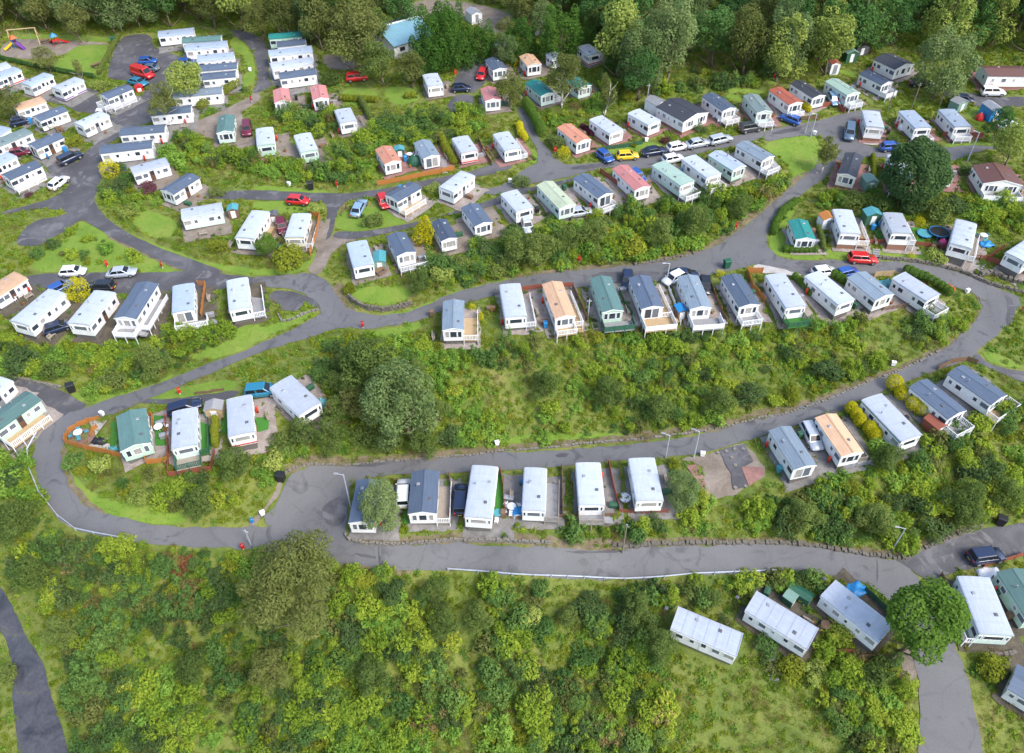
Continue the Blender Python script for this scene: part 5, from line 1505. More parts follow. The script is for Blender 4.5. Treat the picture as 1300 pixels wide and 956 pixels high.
 ('B3',480,80,70,'shrubtall','dark green tree left of the bright tree in the thicket'), ('B3',820,120,60,'shrubtall','yellow green tree right of the bright tree in the thicket'), ('B3',610,230,90,'ash','shaded green tree between the bright and olive trees in the thicket'), ('C2',310,330,80,'shrubtall','grey green bush left of centre in the upper thicket'), ('C2',780,300,84,'shrubtall','light bush right of centre in the upper thicket'), ('C2',60,380,90,'shrubtall','rounded bush low at the left of the upper thicket'),
 ('A4',640,480,50,'shrubblue','dark bush in the open lower bank'), ('A4',870,430,60,'shrublime','yellow leaved bush in the open lower bank'), ('A4',300,640,90,'shrubtall','dark green bush by the river'), ('A4',1090,480,70,'shrubblue','dark blue green bush left of the huge willow'), ('A4',1080,350,60,'shrubblue','dark bush under the road left of the huge willow'), ('A4',960,820,90,'shrubtall','grey green bush at the foot of the bank left of the willow'), ('A4',60,90,100,'shrubtall','olive bush outside the crash barrier'), ('A4',40,850,60,'shrubgreen','bush on the far river bank'), ('A4',150,350,100,'shrubtall','olive bush above the river'),
 ('A3',90,860,100,'shrubtall','dark bush outside the left bend crash barrier'), ('A3',60,640,80,'shrubblue','blue green bush outside the left bend'), ('A3',100,80,90,'shrubblue','large dark bush on the bank under the left terrace'), ('A3',260,110,80,'shrubgreen','green bush on the bank under the left terrace'), ('A3',560,170,80,'shrubgreen','leafy bush on the bank above the left road'), ('A3',760,70,90,'shrubtall','grey green bush on the bank above the left road'), ('A3',1170,590,100,'shrubtall','grey green bush on the slope inside the left bend'), ('A3',1000,780,90,'shrubtall','dark bush low on the slope inside the left bend'), ('A3',500,590,70,'shrubolive','yellow green bush under the orange fence'), ('A3',840,620,36,'shrublime','bright bush between the orange and red fences'), ('A3',690,740,66,'shrubolive','grey bush in the grass inside the left bend'), ('A3',400,620,40,'shrublime','yellowing bush under the orange fence corner'),
]
for sh, x, y, r, kind, lab in TREES:
    p = S(sh, x, y)[0]
    tree(p[0], p[1], r * KZ, kind, lab, None, 'shrub' if kind.startswith('shrub') else 'tree', None, RND.uniform(.92, 1.08))

# ------------------------------------------------------------------ hedges
def hedge(pts, w, hgt_, colr, label, lump=False):
    g = on_ground(pts)
    rows = []
    for i in range(len(g) - 1):
        a, b = g[i], g[i + 1]
        d = np.hypot(*(b - a)); k = max(1, int(d / (w * .55)))
        for t in range(k):
            p = a + (b - a) * t / k
            z = h1(*p)
            s = w * .5 * RND.uniform(.9, 1.25 if lump else 1.08)
            rows.append((p[0] + RND.uniform(-.06, .06), p[1], z + hgt_ * .5, s, s, hgt_ * .5 * RND.uniform(.9, 1.3 if lump else 1.08)))
            mark(PADM, p[0], p[1], w * .7)
    rows = np.array(rows)
    base = rows[0, :3].copy(); base[2] -= hgt_ * .5
    rows[:, :3] -= base
    n = int(min(22000, len(rows) * 800 * max(w, hgt_)))
    v, f = leaves(np.random.default_rng(len(rows)), rows, n, .17, inner=.85, up=.5)
    o = ob('hedge', np_mesh('hedge', v, f, LEAF[colr]), loc=tuple(base))
    tag(o, label, 'hedge')
HEDGES = [
 (S('D3',430,330,470,390,520,430,570,490), 1.5, 1.9, 'gold', 'lumpy golden hedge between the tan and pale roofed right road caravans', 1),
 (S('D3',640,205,680,260,740,310,825,355), 1.9, 2.0, 'gold', 'broad golden hedge between pale and slate roofed right road caravans', 1),
 (S('D2',345,525,430,580,530,665), 1.2, 1.6, 'bright', 'long clipped green hedge between the ninth and tenth middle row caravans', 0),
 (S('D2',150,530,195,575,240,625), .9, 1.3, 'bright', 'short clipped hedge between the eighth and ninth middle row caravans', 0),
 (S('D2',705,500,800,535,880,580,940,625), 1.2, 1.5, 'bright', 'clipped hedge curving round the last middle row plot', 0),
 (S('D2',105,392,180,395,275,392), 1.1, 1.2, 'bright', 'clipped hedge in front of the teal roofed caravan', 0),
 (S('D2',150,155,90,200,55,260,40,320), 1.2, 1.3, 'bright', 'curved hedge round the corner of the teal roofed caravan', 0),
 (S('D2',265,290,285,340,290,390), .9, 1.2, 'green', 'short hedge right of the teal roofed caravan', 0),
 (S('A3',1085,390,1082,450,1085,520), .9, 1.7, 'lime', 'upright yellow hedge between the two caravans inside the left bend', 0),
 (S('B1',450,505,550,510,640,515), 1.2, 1.4, 'lime', 'yellow green clipped hedge below the empty lawns at top centre', 0),
 (S('B1',545,515,570,560,595,610), 1.2, 1.6, 'green', 'green hedge right of the third hedged caravan', 0),
 (S('B1',780,490,830,485), 1.3, 1.2, 'lime', 'bright yellow hedge left of the parked dark car at top centre', 0),
 (S('B1',945,700,970,760,1020,830), 1.3, 1.5, 'lime', 'yellow green hedge between upper lane plots', 1),
 (S('C1',75,640,85,680,115,715), 1.2, 1.4, 'gold', 'golden hedge along the steep lane', 1),
 (S('C1',110,540,150,610,190,690), 1.6, 2.2, 'bright', 'tall green hedge along the right of the steep lane', 1),
 (S('A1',500,375,540,300,600,190), .7, 1.4, 'green', 'dark fence hedge between the playground lawn and car park', 0),
 (S('A1',0,300,150,335,300,365,480,395), .6, 1.2, 'deep', 'dark green hedge fence along the near side of the playground', 0),
 (S('A1',1010,545,1070,500,1130,470,1200,420), 1.6, 1.6, 'lime', 'bushy hedge on the bank beside the loop road', 1),
 (S('D1',540,790,545,850,540,900), .8, 1.0, 'lime', 'narrow hedge beside the brick drive right of the cream caravan', 0),
 (S('D1',190,540,230,570), 1.2, 1.3, 'gold', 'golden hedge right of the brick red roofed caravan', 1),
 (S('C1',390,640,420,660,440,690), .9, .9, 'purple', 'dark purple planting between orange and pale caravans', 1),
]
for h in HEDGES: hedge(*h)

# ------------------------------------------------------------------ cars
def car_paint(name, c, metal=.2):
    m, nt, N, L, P = new_mat(name)
    P.inputs['Base Color'].default_value = tuple(c) + (1,)
    P.inputs['Metallic'].default_value = metal
    P.inputs['Roughness'].default_value = .32
    P.inputs['Coat Weight'].default_value = .7
    return m
PAINT = {k: car_paint(k + ' car paint', c) for k, c in dict(white=(.72,.73,.74), silver=(.40,.44,.48), black=(.012,.012,.014), navy=(.012,.022,.06), blue=(.02,.085,.33), red=(.55,.018,.018), yellow=(.78,.52,.02), teal=(.02,.19,.30), greyblue=(.09,.14,.20), paleblue=(.22,.34,.48), maroon=(.14,.012,.03), darkgrey=(.04,.045,.05)).items()}
M['tyre'] = simple('tyre rubber', (.012,.012,.012), .9)
M['rim'] = simple('alloy rim', (.45,.46,.48), .35, .7)
M['lens'] = simple('headlight lens', (.70,.72,.75), .1)
M['taillens'] = simple('tail light lens', (.45,.01,.01), .2)
M['plate'] = simple('yellow number plate', (.75,.55,.03), .5)
M['carglass'] = simple('car glass', (.012,.016,.02), .06)

def car_parts(kind, col):
    L, W, H, zb = dict(hatch=(4.0,1.74,1.47,.93), saloon=(4.6,1.8,1.43,.92), estate=(4.6,1.8,1.50,.93), suv=(4.45,1.86,1.68,1.03), van=(5.3,1.98,2.15,1.15))[kind]
    hw = W / 2
    b = MB()
    if kind == 'van':
        st = [(-L/2,.35,1.1,.93),(-L/2+.08,.28,1.15,.98),(-.2*L,.26,1.15,1),(.2*L,.26,1.15,1),(.30*L,.26,1.14,1),(.40*L,.27,1.02,.97),(.47*L,.30,.88,.92),(.5*L,.40,.70,.80)]
    else:
        hood = zb - .02
        st = [(-L/2,.42,zb-.18,.84),(-L/2+.09,.30,zb-.03,.93),(-.36*L,.24,zb,.99),(-.15*L,.22,zb,1),(.12*L,.22,zb,1),(.24*L,.22,hood,.99),(.36*L,.24,hood-.08,.97),(.46*L,.28,hood-.19,.90),(.5*L,.40,hood-.33,.76)]
    sec = []
    for x, z0, z1, k in st:
        w = hw * k
        sec.append([(x,-w*.9,z0),(x,-w,z0+.16),(x,-w,z1-.16),(x,-w*.90,z1),(x,w*.90,z1),(x,w,z1-.16),(x,w,z0+.16),(x,w*.9,z0)])
    v = [p for s in sec for p in s]
    f = []
    for i in range(len(sec) - 1):
        for j in range(8):
            a, c = i*8+j, i*8+(j+1) % 8
            f.append((a, c, c+8, a+8))
    f += [tuple(range(7,-1,-1)), tuple(range(len(v)-8, len(v)))]
    b.add(v, f)
    body = b.mesh('body', PAINT[col], True)
    # cabin frustum: rear/front at belt and at roof
    xr, xf, xr2, xf2 = dict(hatch=(-.47,.27,-.36,.10), saloon=(-.40,.25,-.24,.08), estate=(-.475,.26,-.42,.10), suv=(-.475,.28,-.43,.12), van=(-.495,.36,-.485,.21))[kind]
    xr, xf, xr2, xf2 = xr*L, xf*L, xr2*L, xf2*L
    wb, wr = hw*.9, hw*(.74 if kind != 'van' else .84)
    z0 = zb - .02
    B = [Vector((xr,-wb,z0)),Vector((xf,-wb,z0)),Vector((xf,wb,z0)),Vector((xr,wb,z0))]
    T = [Vector((xr2,-wr,H)),Vector((xf2,-wr,H)),Vector((xf2,wr,H)),Vector((xr2,wr,H))]
    cabin = MB().add(B+T, [(0,1,5,4),(1,2,6,5),(2,3,7,6),(3,0,4,7),(4,5,6,7)]).mesh('cabin', PAINT[col], bevel=.05)
    def pane(nm, a, b_, c, d, u0=.07, u1=.93, v0=.12, v1=.86):
        n = (b_-a).cross(d-a).normalized() * .012
        P = lambda u, w: (a*(1-u)+b_*u)*(1-w) + (d*(1-u)+c*u)*w + n
        return MB().add([P(u0,v0),P(u1,v0),P(u1,v1),P(u0,v1)]+[P(u0,v0)-n*2,P(u1,v0)-n*2,P(u1,v1)-n*2,P(u0,v1)-n*2], [(0,1,2,3),(0,4,5,1),(1,5,6,2),(2,6,7,3),(3,7,4,0)]).mesh(nm, M['carglass'])
    out = [('body', body, None), ('cabin', cabin, None), ('windscreen', pane('windscreen', B[1],B[2],T[2],T[1]), None)]
    if kind == 'van':
        for s, (p, q, r_, t) in enumerate(((B[0],B[1],T[1],T[0]),(B[2],B[3],T[3],T[2]))):
            out.append(('side_window', pane('side_window', p,q,r_,t, *((.76,.95) if s == 0 else (.05,.24)), .25,.86), None))
    else:
        out.append(('rear_window', pane('rear_window', B[3],B[0],T[0],T[3]), None))
        for p, q, r_, t in ((B[0],B[1],T[1],T[0]),(B[2],B[3],T[3],T[2])):
            out.append(('side_window', pane('side_window', p,q,r_,t, .06,.48), None)); out.append(('side_window', pane('side_window', p,q,r_,t, .53,.94), None))
    R = .36 if kind in ('suv', 'van') else .31
    ty = cached(('tyre', R), lambda: MB().tube((0,-.1,0),(0,.1,0),R,n=16).mesh('tyre', M['tyre']))
    ri = cached(('rim', R), lambda: MB().tube((0,-.107,0),(0,.107,0),R*.62,n=12).mesh('rim', M['rim']))
    wheels = [(x*L, s*(hw-.085), R) for x in (-.31,.31) for s in (-1,1)]
    zl = st[-2][2] - .1
    hl = MB().box(-.10,.05,-.17,.17,-.07,.07).mesh('headlight', M['lens'], bevel=.03)
    tl = MB().box(-.03,.08,-.13,.13,-.12,.12).mesh('tail_light', M['taillens'], bevel=.03)
    lights = [('headlight', hl, (L*.465, s*hw*.66, zl)) for s in (-1,1)] + [('tail_light', tl, (-L*.497, s*hw*.68, zb-.18)) for s in (-1,1)]
    pl = ('number_plate', cached('plate', lambda: MB().box(-.02,.02,-.26,.26,-.055,.055).mesh('number_plate', M['plate'])), (-L*.5-.005,0,.55))
    mi = [('wing_mirror', cached(('mirror', col), lambda: MB().box(-.07,.07,-.1,.1,-.07,.07).mesh('wing_mirror', PAINT[col], bevel=.03)), (xf-.12*L/4, s*(hw*.95+.06), zb+.02)) for s in (-1,1)]
    return out, ty, ri, wheels, lights + [pl] + mi

def car(sh, x, y, dx, dy, kind, col, label):
    parts, ty, ri, wheels, extra = cached(('car', kind, col), lambda: car_parts(kind, col))
    g = on_ground(S(sh, x, y, x + dx, y + dy), .7)
    a = math.atan2(*(g[1] - g[0])[::-1])
    p = g[0]
    z = h1(*p) + .13
    root = empty('parked_car' if kind != 'van' else 'parked_van', (float(p[0]), float(p[1]), z), a, label, 'car' if kind != 'van' else 'van', 'vehicles parked on the site')
    # sit on the slope along its length
    fw = np.array([math.cos(a), math.sin(a)])
    sl_ = (h1(*(p + fw * 1.5)) - h1(*(p - fw * 1.5))) / 3
    root.rotation_euler = (0, -math.atan(sl_), a)
    for nm, me, l in parts: ob(nm, me, root)
    for w in wheels:
        wo = ob('wheel', ty, root, loc=w); ob('rim', ri, wo)
    for nm, me, l in extra: ob(nm, me, root, loc=l)
    mark(PADM, p[0], p[1], 2.2)

CARS = [
 ('A1',738,305,60,-4,'hatch','blue','bright blue hatchback, farthest car in the upper left car park'), ('A1',742,341,-60,0,'saloon','greyblue','grey blue car behind the red van in the car park'), ('A1',715,370,60,18,'van','red','red van in the upper left car park'),
 ('A1',690,411,60,14,'saloon','teal','dark teal car in front of the red van'), ('A1',353,790,60,-28,'suv','navy','navy car with open top seen beside the upper left road'), ('A1',295,912,50,-40,'hatch','white','white hatchback at the edge of the upper left road'),
 ('A1',102,762,40,-6,'hatch','maroon','dark red car between slanting caravans at upper left'), ('A1',105,607,40,-10,'hatch','navy','navy car beside the tan roofed caravan at upper left'), ('A1',1235,645,0,40,'suv','maroon','dark maroon car right of the green caravan at the gravel track'), ('A1',935,314,30,0,'hatch','blue','blue car half hidden behind the caravan stack'),
 ('A2',366,492,60,-4,'hatch','white','white hatchback on the dark road at the left'), ('A2',610,496,60,-6,'saloon','silver','silver saloon on the dark road at the left'), ('A2',502,566,-60,0,'estate','black','black estate car in front of the left terrace'), ('A2',290,770,30,-10,'hatch','navy','dark blue car between left terrace caravans'),('A2',302,572,20,-10,'hatch','blue','blue car behind the golden conifer at the left terrace'),
 ('B2',230,136,60,4,'hatch','red','red hatchback on the grassy lane above the centre junction'), ('B2',535,171,26,-50,'saloon','paleblue','pale blue car parked on grass below the middle lane'),
 ('B1',1150,371,-16,30,'hatch','red','small red car left of the top slate blue caravan'), ('B1',1045,441,50,-4,'hatch','navy','dark blue car on the gravel yard at top centre'), ('B1',525,388,60,-6,'suv','red','small red vehicle by the trees at top centre'),
 ('C1',503,781,40,30,'hatch','blue','blue hatchback on the brick drive of the upper lane'), ('C1',617,778,60,-4,'hatch','yellow','yellow hatchback on the lawn of the upper lane'), ('C1',750,756,60,-10,'saloon','navy','dark navy saloon in the line on the upper lane'), ('C1',868,734,60,-14,'hatch','white','white hatchback in the line on the upper lane'),
 ('C1',970,716,60,-12,'saloon','silver','silver car, second from right in the upper lane line'), ('C1',1082,697,60,-14,'estate','silver','silver estate at the right end of the upper lane line'), ('C1',1230,640,60,-10,'suv','darkgrey','dark grey car under the deck on the upper lane'), ('C1',845,794,60,-14,'hatch','white','white car on the near side of the upper lane'), ('C1',665,880,30,30,'hatch','blue','blue car beside the pink roofed caravan'),
 ('D1',130,595,-50,-20,'hatch','blue','blue hatchback in front of the brick red roofed caravan'), ('D1',347,496,20,36,'hatch','paleblue','pale blue car on the red drive in the upper right row'), ('D1',428,660,-4,40,'suv','greyblue','dark grey blue car at the upper right junction'), ('D1',638,734,60,-4,'hatch','blue','bright blue hatchback on the right loop'),
 ('D1',1145,461,60,0,'suv','white','white car on the yard at the right edge'), ('D1',997,497,40,4,'hatch','navy','navy car on the yard at the right edge'), ('D1',785,415,40,0,'saloon','black','black car behind the loop garden'), ('D1',1220,625,50,-20,'hatch','white','white car under the trees at the right edge'),
 ('D2',493,426,60,4,'estate','red','red estate car on the road of the right hairpin'), ('D2',300,492,60,-8,'hatch','white','white hatchback behind the ninth middle row caravan'), ('D2',415,497,60,-14,'hatch','blue','blue hatchback behind the tenth middle row caravan'),
 ('C2',617,530,0,30,'hatch','navy','navy car behind the fifth middle row caravan'), ('C2',850,524,-40,20,'hatch','white','white car behind the sixth middle row caravan'), ('C2',897,505,40,0,'saloon','navy','dark blue car just behind the grey blue roof in the middle row'),('C2',1005,560,0,40,'hatch','black','black car beside the seventh middle row caravan'),
 ('A3',925,303,60,-18,'estate','navy','dark navy car behind the fourth plot inside the left bend'), ('B3',50,222,60,-6,'suv','teal','teal blue car behind the sixth plot inside the left bend'),
 ('B3',758,734,2,-40,'suv','white','white car with black roof between the first front row caravans'), ('B3',1042,762,2,-40,'suv','navy','dark blue car left of the third front row caravan'), ('D3',237,447,22,46,'estate','silver','silver estate between the first two right road caravans'),
 ('D4',1110,260,60,-8,'suv','navy','dark blue car on the side road at the bottom right'), ('B2',148,262,10,30,'hatch','maroon','dark car between the two pale caravans of the left fork'),
 ('B2',657,140,10,20,'hatch','red','red car behind the slate blue caravan on the middle lane'), ('C2',112,250,6,20,'hatch','silver','silver car at the front of the first caravan above thicket'), ('C2',375,195,40,-6,'saloon','silver','silver car below the second caravan above thicket'),
]
for c_ in CARS: car(*c_)

# ------------------------------------------------------------------ fences, rails, walls
def panel_mesh(l, h, m, kind):
    def f():
        b = MB()
        if kind == 'board':
            n = max(4, int(l / .15)); s = l / n
            for i in range(n):
                b.box(-l/2 + i*s + .006, -l/2 + (i+1)*s - .006, -.012 - .004*(i % 2), .012 - .004*(i % 2), .04, h - .02 + .012*(i % 3))
            b.box(-l/2, l/2, .02, .06, h*.25, h*.25+.07).box(-l/2, l/2, .02, .06, h*.8, h*.8+.07)
        elif kind == 'picket':
            n = max(4, int(l / .2)); s = l / n
            for i in range(n): b.box(-l/2 + (i+.2)*s, -l/2 + (i+.75)*s, -.012, .012, .05, h)
            b.box(-l/2, l/2, .015, .05, h*.3, h*.3+.07).box(-l/2, l/2, .015, .05, h*.75, h*.75+.07)
        else:
            for z in (.35, .68, .98): b.box(-l/2, l/2, -.02, .02, h*z - .11, h*z)
        return b.mesh('fence_panel', M[m])
    return cached(('fp', l, h, m, kind), f)

def fence(pts, h, m, kind, label):
    g = on_ground(pts)
    c = g[0]
    z0 = h1(*c)
    root = empty('fence', (float(c[0]), float(c[1]), z0), 0, label, 'fence')
    for i in range(len(g) - 1):
        a, b = g[i], g[i+1]
        d = float(np.hypot(*(b - a)))
        if d < .3: continue
        k = max(1, round(d / 1.8)); l = d / k
        ang = math.atan2(b[1]-a[1], b[0]-a[0])
        for j in range(k):
            p = a + (b - a) * (j + .5) / k; za = h1(*(a + (b - a) * j / k)); zb_ = h1(*(a + (b - a) * (j+1) / k))
            o = ob('fence_panel', panel_mesh(1.8, h, m, kind), root, loc=(p[0]-c[0], p[1]-c[1], (za+zb_)/2 - z0 + .03), rz=ang)
            o.scale = (l / 1.8 * .97, 1, 1)
            q = a + (b - a) * j / k
            ob('post', cached(('fpost', h, m), lambda: MB().box(-.05,.05,-.05,.05,-.5,h+.08).mesh('post', M[m])), root, loc=(q[0]-c[0], q[1]-c[1], za - z0), rz=ang)
    q = g[-1]
    ob('post', cached(('fpost', h, m), lambda: None), root, loc=(q[0]-c[0], q[1]-c[1], h1(*q) - z0))

for f_ in [
 (S('A3',335,462,332,488,430,518,520,535,612,556),1.1,'fenceorange','board','orange timber fence along the bottom of the green roofed plot'),
 (S('A3',335,462,350,430,395,402,440,382,500,368),.9,'fenceorange','board','orange timber fence curving round the patio at the left bend'),
 (S('A3',460,455,470,425,490,410),.9,'fenceorange','board','short orange fence across the patio at the left bend'),
 (S('A3',725,545,738,592,840,576,848,555),1.0,'fenceorange','board','small orange timber pen right of the green roofed caravan'),
 (S('A3',730,350,765,350,768,420),.9,'fenceorange','board','orange timber screen at the back of the green roofed plot'),
 (S('A3',848,652,1062,622,1076,530),1.0,'fencered','board','red orange fence round the front of the fourth left bend plot'),
 (S('A3',830,360,845,500,848,650),1.0,'fencered','board','red brown fence between the third and fourth left bend plots'),
 (S('B1',628,930,750,908,880,880,950,868,1012,852),1.0,'fenceorange','board','long orange timber fence in front of the upper lane caravans'),
 (S('B2',298,218,340,222,322,320,292,412),1.1,'fenceorange','board','orange timber fence right of the cream caravan'),
 (S('D2',835,372,950,402,1075,438,1115,436,1190,380),1.0,'fencered','picket','dark red picket fence round the fourth right hairpin plot'),
 (S('D2',1115,440,1210,480,1310,512),1.0,'fencered','board','red brown fence above the rockery at the right edge'),
 (S('D2',380,345,480,350,560,355,640,350,760,365,835,372),.9,'fencered','board','red brown fence along the front of the right hairpin plots'),
 (S('C3',575,832,690,838,818,834),.8,'fencered','rail','red rails at the bottom of the sixth front row plot'),
 (S('C3',520,592,545,710,575,832),1.0,'fencered','board','red brown fence left of the sixth front row caravan'),
 (S('C3',288,610,290,720,292,850),1.0,'fencebrown','board','brown fence between the fourth and fifth front row plots'),
 (S('C3',0,858,100,868,180,880,260,856,380,852,560,846),.6,'fencebrown','rail','low timber edging rail along the front row plots'),
 (S('B3',1240,625,1255,700,1262,850),1.0,'fencered','board','red brown fence right of the third front row caravan'),
 (S('B3',985,650,1000,740,985,860),1.0,'fencebrown','board','brown fence right of the second front row veranda'),
 (S('C2',342,580,380,660,418,750),1.1,'fencebrown','board','brown fence right of the tan roofed middle row caravan'),
 (S('C2',90,590,150,580,345,568),.9,'fencered','board','red fence behind the second and third middle row plots'),
 (S('C2',1212,500,1290,500),1.1,'fenceorange','board','orange fence at the road end of the eighth middle row plot'),
 (S('C2',1212,505,1240,580,1300,650),1.1,'fenceorange','board','orange fence left of the eighth middle row caravan'),
 (S('C2',575,600,600,660,640,720),1.0,'fencegreen','board','green fence right of the green veranda'),
 (S('C2',810,560,850,660,880,760),.9,'white','picket','white fence left of the sixth middle row caravan'),
 (S('C2',1030,570,1060,640,1110,760),1.0,'fencebrown','board','brown fence left of the seventh middle row caravan'),
 (S('C2',480,0,560,60,640,130),1.0,'fencered','board','red brown fence left of the pink roofed caravan'),
 (S('A2',992,562,1030,565,1010,720),1.0,'fenceorange','picket','orange picket fence right of the fifth left terrace caravan'),
 (S('D3',365,612,440,606,525,590),.9,'galv','rail','grey metal rail below the tan roofed right road caravan'),
 (S('D3',865,120,930,85,1010,72,1060,90),.9,'fencebrown','board','brown fence at the road end of the last right road plot'),
 (S('D2',590,690,690,675,780,658),.8,'fencebrown','rail','timber rail below the slate roofed tenth plot'),
 (S('D2',550,520,640,515),1.1,'decktan','board','tan fence between the last two middle row caravans'),
 (S('D1',160,600,275,600),.8,'fencebrown','board','brown fence in front of the brick red roofed caravan'),
 (S('D1',255,545,350,530,400,570),1.0,'fencered','board','red fence round the red paved drive'),
 (S('D1',890,685,980,688,1090,690),1.0,'fencered','board','red brown fence below the third right loop caravan'),
 (S('B2',448,215,470,180,500,210),.9,'fencebrown','rail','weathered timber rail by the pale blue car'),
 (S('D4',185,437,290,432),.8,'fencegreen','board','green fence behind the lawn of the second corner caravan'),
 (S('D4',500,435,600,530,650,590),1.0,'fencegreen','board','dark green fence along the third corner plot'),
 (S('D4',880,360,920,450,1000,560,1080,690),1.0,'fencebrown','board','brown fence left of the mint walled corner caravan'),
 (S('D4',1130,380,1200,480,1290,600),1.0,'fencebrown','rail','timber rails between the two right corner caravans'),
 (S('D4',1095,315,1200,290,1300,258),1.0,'fencered','board','red fence along the dark side road'),
 (S('D4',340,745,440,740),.7,'fencered','board','low red fence above the steps in the corner'),
 (S('D4',480,770,560,765,680,770),.7,'fencebrown','rail','timber rail under the third corner caravan'),
 (S('C1',505,750,600,740,690,722),.8,'fencegreen','board','dark green fence along the upper lane lawn'),
 (S('A3',980,242,1060,230,1120,220),.5,'fencebrown','rail','low timber edging above the left bend plots'),
 (S('B1',200,545,300,545),.9,'fencegreen','board','green fence between the two pink roofed caravans'),
 (S('B1',265,540,380,535,400,520),.7,'fencered','board','red edging below the second pink roofed caravan'),
 (S('B1',1130,700,1160,770,1200,830),.9,'fencebrown','board','brown fence between the last two upper lane plots of that run'),
]: fence(*f_)

def barrier(pts, label):
    g = on_ground(pts)
    c = g[0]; z0 = h1(*c)
    root = empty('crash_barrier', (float(c[0]), float(c[1]), z0), 0, label, 'crash barrier', 'white crash barriers of the lower road')
    P = []
    for i in range(len(g) - 1):
        d = np.hypot(*(g[i+1] - g[i])); k = max(1, int(d / 2))
        for t in range(k): P.append(g[i] + (g[i+1] - g[i]) * t / k)
    P.append(g[-1])
    prof = [(0,.46),(.04,.49),(.04,.54),(0,.58),(.04,.62),(.04,.67),(0,.70)]
    v, f = [], []
    for i, p in enumerate(P):
        t = P[min(i+1, len(P)-1)] - P[max(i-1, 0)]
        n = np.array([-t[1], t[0]]) / (np.hypot(*t) + 1e-9)
        z = h1(*p) - z0
        for o_, zz in prof + [(x - .02, z_) for x, z_ in prof[::-1]]:
            v.append((p[0]-c[0]+n[0]*o_, p[1]-c[1]+n[1]*o_, z + zz))
    m = len(prof) * 2
    for i in range(len(P) - 1):
        for j in range(m):
            a, b = i*m+j, i*m+(j+1) % m
            f.append((a, b, b+m, a+m))
    ob('beam', MB().add(v, f).mesh('beam', M['galvwhite']), root)
    for p in P: ob('post', cached('bpost', lambda: MB().box(-.06,.06,-.05,.05,-.5,.66).mesh('post', M['galv'])), root, loc=(p[0]-c[0]-.0, p[1]-c[1], h1(*p) - z0))

barrier(S('A3',212,405,180,460,143,525,153,620,200,735,292,852,380,920) + S('A4',470,152,560,168,640,185), 'white blue crash barrier round the outside of the left bend')
barrier(S('B4',980,335,1130,345,1300,360) + S('C4',150,366,400,374,600,383,800,372,950,357,1250,346) + S('D4',30,342,90,340), 'long low white crash barrier along the lower road')

M['stone'] = ground_mat('rubble stone', [(.3,(.085,.075,.06)),(.55,(.145,.13,.108)),(.8,(.21,.19,.165))], 2.0, 9, .9, .5)
M['palestone'] = ground_mat('pale kerb stone', [(.3,(.12,.11,.09)),(.6,(.20,.185,.16)),(.8,(.26,.245,.22))], 2.0, 9, .9, .4)
def stone_wall(pts, w, h, m, label, size=.5):
    g = on_ground(pts)
    c = g[0]; z0 = h1(*c)
    root = empty('retaining_wall', (float(c[0]), float(c[1]), z0), 0, label, 'stone wall')
    b = MB(); cp = MB()
    for i in range(len(g) - 1):
        a, e = g[i], g[i+1]
        d = np.hypot(*(e - a)); k = max(1, int(d / size))
        ang = math.atan2(e[1]-a[1], e[0]-a[0])
        for t in range(k):
            p = a + (e - a) * (t + .5) / k
            z = h1(*p) - z0
            rows = max(1, round(h / .32))
            for r_ in range(rows):
                off = (r_ % 2) * size * .5
                q = p + (e - a) / max(d, .01) * off
                Mx = Matrix.Translation((q[0]-c[0] + RND.uniform(-.06,.06), q[1]-c[1] + RND.uniform(-.06,.06), z - .1 + r_ * h / rows)) @ Matrix.Rotation(ang + RND.uniform(-.12,.12), 4, 'Z') @ Matrix.Rotation(RND.uniform(-.08,.08), 4, 'X')
                l = size * RND.uniform(.36, .54); ww = w * RND.uniform(.3, .62)
                (cp if r_ == rows - 1 else b).box(-l, l, -ww, ww, 0, (h / rows + .1) * RND.uniform(.6, 1.15), Mx)
    if b.v:
        tag(ob('stone_courses', b.mesh('stone_courses', M[m], bevel=0), root), kind='stuff')
    tag(ob('coping_stones', cp.mesh('coping_stones', M[m], bevel=0), root), kind='stuff')
